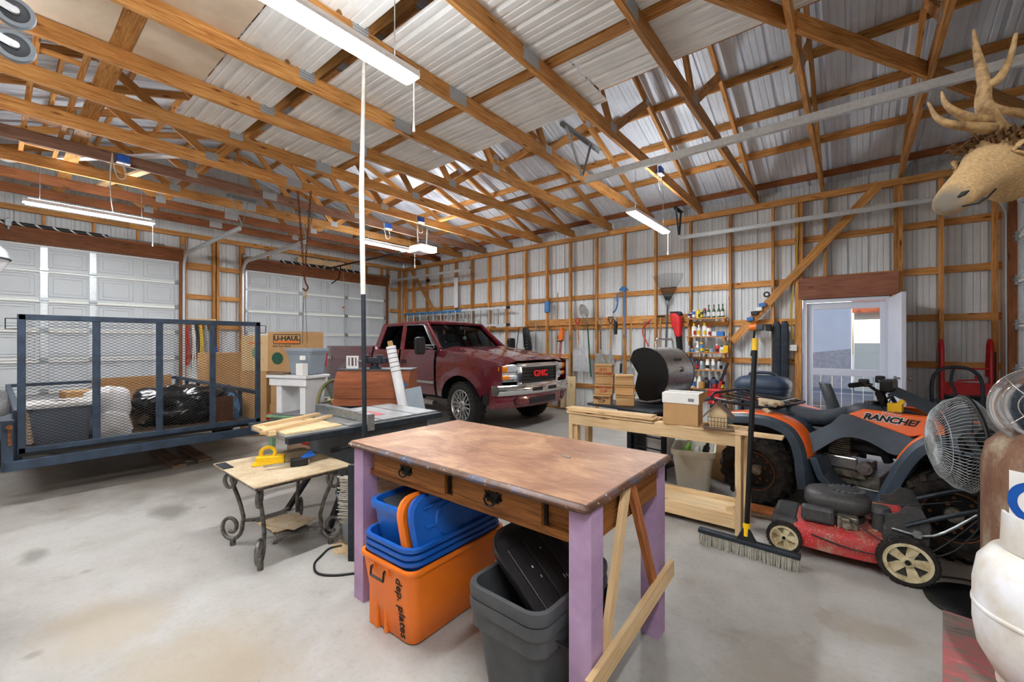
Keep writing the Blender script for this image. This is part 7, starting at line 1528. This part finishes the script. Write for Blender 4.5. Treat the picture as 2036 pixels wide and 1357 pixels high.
o = thing('frame_cart', 'grey steel loop frame in front of the red hand truck', 'cart', (.94, 7.03, 0), -.05)
MB().tube(spl([(-.20, 0, .05), (-.20, 0, .6), (-.20, 0, .95), (-.13, 0, 1.09), (0, 0, 1.13), (.13, 0, 1.09), (.20, 0, .95), (.20, 0, .6), (.20, 0, .05)], 6), .018, 8).build('loop', 'dark_steel', o, smooth=60); MB().tube(spl([(-.02, .02, 1.12), (-.04, .03, .95), (0.0, .0, .75), (.0, 0, .05)]), .014, 8).bar((-.2, 0, .73), (.2, 0, .73), .03, .02).bar((-.2, 0, .3), (.2, 0, .3), .03, .02).build('cross_bars', 'dark_steel', o); MB().box(-.2, .2, -.25, .02, .02, .05).build('foot_plate', 'dark_steel', o)
o = thing('riding_mower', 'grey-seated riding mower behind the quad bike near the door', 'riding mower', (-.18, 6.05, 0), math.radians(8))
MB().loft([[(x+dx_, y, z2) for x, y in rrect(.10, .40*k, .05)] for k, dx_, z2 in ((1, .02, .60), (1.05, 0, .72), (1, -.05, .88), (.7, -.07, .95))]).build('seat_back', 'dark_grey_plastic', o, smooth=50); MB().box(-.02, .40, -.2, .2, .54, .62).build('seat_cushion', 'dark_grey_plastic', o, bev=.04); MB().box(-.2, 1.0, -.22, .22, .25, .52).build('body', 'red', o, bev=.05); MB().box(.6, 1.25, -.2, .2, .45, .72).build('hood', 'red', o, bev=.08); MB().box(-.28, .3, -.45, .45, .42, .5).build('fender', 'black_plastic', o, bev=.04)
for x, r_ in ((0, .24), (1.1, .17)):
    for s in (-1, 1): MB().lathe([(0, -.08), (r_*.5, -.08), (r_*.9, -.09), (r_, -.05), (r_, .05), (r_*.9, .09), (r_*.5, .08), (0, .08)], 24, Matrix.Translation((x, s*.38, r_)) @ Matrix.Rotation(PI/2, 4, 'X')).build('wheel', 'rubber', o, smooth=35)
MB().cyl((.62, 0, .6), (.5, 0, .86), .02).tube([(.5+.06*math.sin(a), .15*math.cos(a), .86+.13*math.sin(a)*.5) for a in [2*PI*k/20 for k in range(20)]], .013, 6, closed=True).build('steering_wheel', 'black_plastic', o)
# ================================================================== ELK HEAD
m, nt, b = newmat('elk_fur'); v = coords(nt); f1 = noisef(nt, coords(nt, (30, 30, 120)), 3, 5, .7); f2 = noisef(nt, v, 5, 4, .6); sp_ = N(nt, 'ShaderNodeSeparateXYZ'); nt.links.new(v, sp_.inputs[0])
r1 = ramp(nt, f1, [(.3, '#8f6f48'), (.5, '#b5966a'), (.7, '#d0b78f')]); mr = N(nt, 'ShaderNodeMapRange'); mr.inputs['From Min'].default_value = .45; mr.inputs['From Max'].default_value = .62; nt.links.new(sp_.outputs[0], mr.inputs[0]); c = mixc(nt, mr.outputs[0], r1.outputs[0], '#4d3219'); mr2 = N(nt, 'ShaderNodeMapRange'); mr2.inputs['From Min'].default_value = .045; mr2.inputs['From Max'].default_value = .0; nt.links.new(sp_.outputs[0], mr2.inputs[0]); c = mixc(nt, mr2.outputs[0], c, '#6f675c'); nt.links.new(c, b.inputs['Base Color']); b.inputs['Roughness'].default_value = .9; b.inputs['Specular IOR Level'].default_value = .15; bump(nt, b, f1, .5, .004)
plain('elk_mane', '#5e4020', .95, 0, .1, .3, 60, c2='#8a6a3c', bmp=.6); plain('antler', '#a98a5c', .5, 0, .4, .2, 30, c2='#6e5131'); plain('nose_grey', '#857663', .6, 0, .3, .25, 60); plain('eye_brown', '#2a1408', .05, 0, .8)
EKO = (.232, 1.925, 1.873); EKA = math.radians(57)
EK = thing('elk_mount', 'antlered elk head mount on the right edge of the picture', 'taxidermy', EKO, EKA); EK.scale = (.87, .87, .87)
def er(x, zc, hw_, up, dn, n=20):
    out = []
    for k in range(n):
        a = 2*PI*k/n; c_, s_ = math.cos(a), math.sin(a); out.append((x, hw_*c_, zc+(up if s_ > 0 else dn)*s_))
    return out
rings = [er(-.005, -.015, .018, .018, .02), er(.008, -.012, .046, .04, .045), er(.04, .0, .060, .062, .062), er(.09, .035, .062, .075, .070), er(.14, .07, .060, .083, .078), er(.19, .105, .066, .092, .085), er(.235, .14, .082, .102, .098), er(.285, .17, .096, .115, .115), er(.33, .185, .102, .115, .125), er(.38, .185, .105, .115, .135), er(.45, .17, .115, .12, .17)]
MB().loft(rings).build('head', 'elk_fur', EK, sub=1, smooth=180)
for s in (-1, 1):
    MB().ball((.265, s*.083, .185), .021, 12, 8).build('eye', 'eye_brown', EK, smooth=180); MB().tube([(.235, s*.080, .178), (.252, s*.095, .205), (.275, s*.10, .208), (.298, s*.093, .19)], [.006, .010, .010, .006], 8).tube([(.235, s*.080, .178), (.26, s*.095, .166), (.298, s*.093, .19)], [.004, .007, .004], 8).build('eyelid', 'elk_fur', EK, smooth=180)
MB().tube([(.004, -.034, -.006), (.016, -.044, .006), (.034, -.050, .016)], [.004, .009, .003], 8).build('nostril', 'ink_black', EK, smooth=180)
MB().loft([[(.36+q[0], -(.10+.16*u), .27+.03*u+q[1]) for q in [(w_*math.cos(2*PI*k/8), w_*.5*math.sin(2*PI*k/8)) for k in range(8)]] for u, w_ in ((0, .025), (.3, .05), (.7, .045), (1, .008))]).build('ear', 'elk_fur', EK, smooth=180)
MB().tube([(.012, -.044, -.040), (.06, -.063, -.03), (.11, -.066, -.005), (.155, -.068, .03)], .0035, 6).build('mouth_line', 'ink_black', EK); hair = MB(); rnd = random.Random(9)
for k in range(90):
    x = rnd.uniform(.22, .36); y = rnd.uniform(-.08, .08); z2 = .25+.33*(x-.24)+rnd.uniform(-.02, .02)-(abs(y)*.35); hair.tube([(x, y, z2), (x-.03, y*1.1, z2+.02), (x-.06, y*1.2, z2+.005)], [.006, .005, .001], 4)
tag(hair.build('forelock', plain('dark_hair', '#6b4c2a', .9), EK), kind='stuff')
cz, sz_ = math.cos(EKA), math.sin(EKA)
def el(p): d = Vector(p)-Vector(EKO); return Vector((d.x*cz+d.y*sz_, -d.x*sz_+d.y*cz, d.z))/.87
def ant(pts, r_): return [el(p) for p in spl(pts, 5)], r_
AN = MB()
def antler(pts, r0, r1):
    P = [el(p) for p in spl(pts, 5)]; n = len(P); return P, [r0+(r1-r0)*(k/(n-1))**1.3 for k in range(n)]
def TT(x, y, t):
    q = (x-1018)/836; return (t*(-.6293+.7771*q), t*(.7771+.6293*q), 1.41+t*(682-y)/836)
a1 = MB()
for pts, r0, r1 in (([(1985, 262, 1.42), (1976, 248, 1.41), (1962, 222, 1.40), (1956, 200, 1.40), (1959, 168, 1.40)], .030, .017), ([(1959, 172, 1.40), (1950, 130, 1.41), (1942, 95, 1.42), (1937, 58, 1.42)], .0165, .004), ([(1959, 172, 1.40), (1985, 158, 1.38), (2008, 120, 1.37), (2021, 66, 1.36)], .016, .005), ([(1972, 240, 1.40), (1935, 236, 1.39), (1900, 222, 1.40), (1880, 205, 1.41), (1873, 182, 1.42)], .018, .003), ([(1975, 256, 1.38), (1930, 252, 1.36), (1888, 246, 1.36), (1862, 232, 1.37), (1846, 203, 1.38)], .018, .003)):
    P, R = antler([TT(*p) for p in pts], r0/.87, r1/.87); a1.tube(P, R, 10)
a1.build('near_antler', 'antler', EK, smooth=60)
a2 = MB()
for pts, r0, r1 in (([(2055, 262, 1.52), (2075, 235, 1.55), (2085, 190, 1.58), (2075, 60, 1.6), (2050, -40, 1.6)], .028, .008), ([(2078, 232, 1.54), (2036, 226, 1.52), (1990, 217, 1.53), (1970, 202, 1.55), (1960, 178, 1.56)], .019, .003)):
    P, R = antler([TT(*p) for p in pts], r0/.87, r1/.87); a2.tube(P, R, 10)
a2.build('far_antler', 'antler', EK, smooth=60)
nk = []
for k, (p, r_, rz_) in enumerate((((.56, 2.28, 2.04), .13, .17), ((.75, 2.45, 1.99), .17, .23), ((1.0, 2.58, 1.93), .21, .29), ((1.25, 2.64, 1.90), .24, .34), ((1.385, 2.65, 1.90), .24, .34))):
    dv = (Vector((.74, .67, 0)), Vector((.82, .57, 0)), Vector((.94, .34, 0)), Vector((1, .1, 0)), Vector((1, 0, 0)))[k]; sd = Vector((-dv.y, dv.x, 0)).normalized()
    nk.append([el(Vector(p)+sd*r_*math.cos(2*PI*q/20)+Vector((0, 0, 1))*rz_*math.sin(2*PI*q/20)) for q in range(20)])
MB().loft(nk).build('neck', 'elk_mane', EK, smooth=180)
MB().lathe([(0, 0), (.34, 0), (.35, .02), (.32, .035), (0, .035)], 30, Matrix.Scale(1/.87, 4) @ Matrix.Rotation(-EKA, 4, 'Z') @ Matrix.Translation(Vector((1.385, 2.65, 1.90))-Vector(EKO)) @ Matrix.Rotation(PI/2, 4, 'Y') @ Matrix.Scale(1.2, 4, (1, 0, 0))).build('wood_plaque', 'old_wood', EK, smooth=40)
# ================================================================== HANGING THINGS
o = thing('chain_hoist', 'rusty chain hoist hanging from the trusses before the smaller garage door', 'hoist', (-6.20, 2.86, 0))
def chain(pts, link_l=.05):
    P = [Vector(p) for p in pts]; mb = MB(); L = (P[1]-P[0]).length; n = int(L/(link_l*.75)); d, s, u = frame(P[1]-P[0])
    for k in range(n):
        c_ = P[0]+(P[1]-P[0])*(k+.5)/n; w_ = s if k % 2 else u
        mb.tube([c_+d*(link_l*.5*math.cos(a))+w_*(link_l*.28*math.sin(a)) for a in [2*PI*q/8 for q in range(8)]], .0055, 5, closed=True)
    return mb
chain([(-.08, -.06, 3.62), (0, 0, 2.34)]).build('chain', 'rust', o); chain([(.07, .06, 3.62), (.0, .0, 2.34)]).build('chain', 'rust', o); MB().tube(spl([(0, 0, 2.36), (.0, .02, 2.28), (.0, .05, 2.22), (0, .02, 2.17), (0, -.02, 2.20)]), .012, 7).build('hook', 'rust', o); MB().cyl((0, 0.01, 2.16), (0, .01, 2.06), .02, n=8).build('shackle', 'dirty_cream', o)
for y in (-.03, .04): MB().tube([(0, y*.3, 2.08), (.0, y, 1.40)], .003, 5).build('wire', 'black_metal', o)
for k, (loc_, lab) in enumerate((((-7.10, 1.03, 3.70), 'blue electrical box with a white plug on a truss at left'), ((-7.10, 4.90, 3.70), 'blue electrical box on a truss above the farther shop light'), ((-6.25, 5.02, 3.70), 'blue electrical box over the garage door opener'), ((-2.0, 5.6, 3.70), 'blue electrical box on a truss above the shop light by the tool wall'))):
    o = thing('outlet_box', lab, 'outlet', loc_, 0, 'ceiling outlet boxes'); MB().box(-.018, .04, -.06, .06, -.04, .05).build('box', 'blue_box', o, bev=.004); MB().box(-.01, .05, -.065, .065, -.055, -.042).build('cover', 'white_plastic', o, bev=.003); MB().tube(spl([(.02, 0, -.05), (.03, .02, -.22), (.02, -.05, -.24), (.02, -.09, -.08), (.01, -.10, .05)]), .006, 6).build('cord', 'cord_white', o)
tag(MB().tube(spl([(-7.10, .93, 3.72), (-7.15, .92, 3.5), (-7.35, .95, 3.28), (-7.95, 1.05, 3.22)], 6), .006, 6).build('light_cord', 'cord_white', None), 'white cord from the blue box to the left shop light', 'cord')
o = thing('caster_board', 'two grey casters on a plate hanging in the upper left corner', 'caster', (-2.12, .0, 0)); MB().box(-.02, .02, -.20, -.17, 2.25, 3.64).build('hanging_strap', 'galv', o); MB().box(-.03, .03, -.21, -.15, 2.30, 2.62).build('mount_plate', 'galv_light', o)
for z2 in (2.475, 2.365):
    MW = Matrix.Translation((.02, .045, z2)) @ Matrix.Rotation(PI/2, 4, 'Y')
    wh = MB().lathe([(.033, -.012), (.046, -.011), (.048, 0), (.046, .011), (.033, .012)], 32, MW).build('wheel', 'grey_plastic', o, smooth=50); MB().lathe([(0, .010), (.028, .010), (.034, .013), (.034, -.013), (.028, -.01), (0, -.01)], 28, MW).build('wheel_disc', 'dark_grey_plastic', wh, smooth=30)
    MB().bar((.036, .045, z2), (.036, -.15, z2+.06), .024, .003, (0, 0, 1)).cyl((.0, .045, z2), (.042, .045, z2), .011, n=14).build('fork', 'galv_light', o)
o = thing('clear_canister', 'clear plastic canister with a dark rim at the left edge', 'canister', (-2.86, -.035, 0)); plain('clear_plastic', '#e6e8ea', .15, 0, .5, .04, 8, alpha=.55)
MB().lathe([(.015, 1.64), (.03, 1.66), (.075, 1.745), (.085, 1.77)], 28).build('cone', 'clear_plastic', o, smooth=60); MB().lathe([(.085, 1.77), (.08, 1.80), (.055, 1.835), (.0, 1.85)], 28).build('dome', 'clear_plastic', o, smooth=60); MB().tube([(.086*math.cos(2*PI*k/28), .086*math.sin(2*PI*k/28), 1.77) for k in range(28)], .004, 6, closed=True).build('rim', 'dark_steel', o); MB().cyl((0, 0, 1.85), (0, 0, 3.64), .003, n=5).build('hanging_wire', 'galv', o)
tag(MB().tube(spl([(0, 0, 3.64), (.01, .01, 3.40), (-.02, 0, 3.30), (.02, .0, 3.36), (.0, .0, 3.60)]), .008, 6).build('rope', 'btl_t', None, (-.34, 3.74, .12)), 'knotted rope tied around the truss at upper right', 'rope')
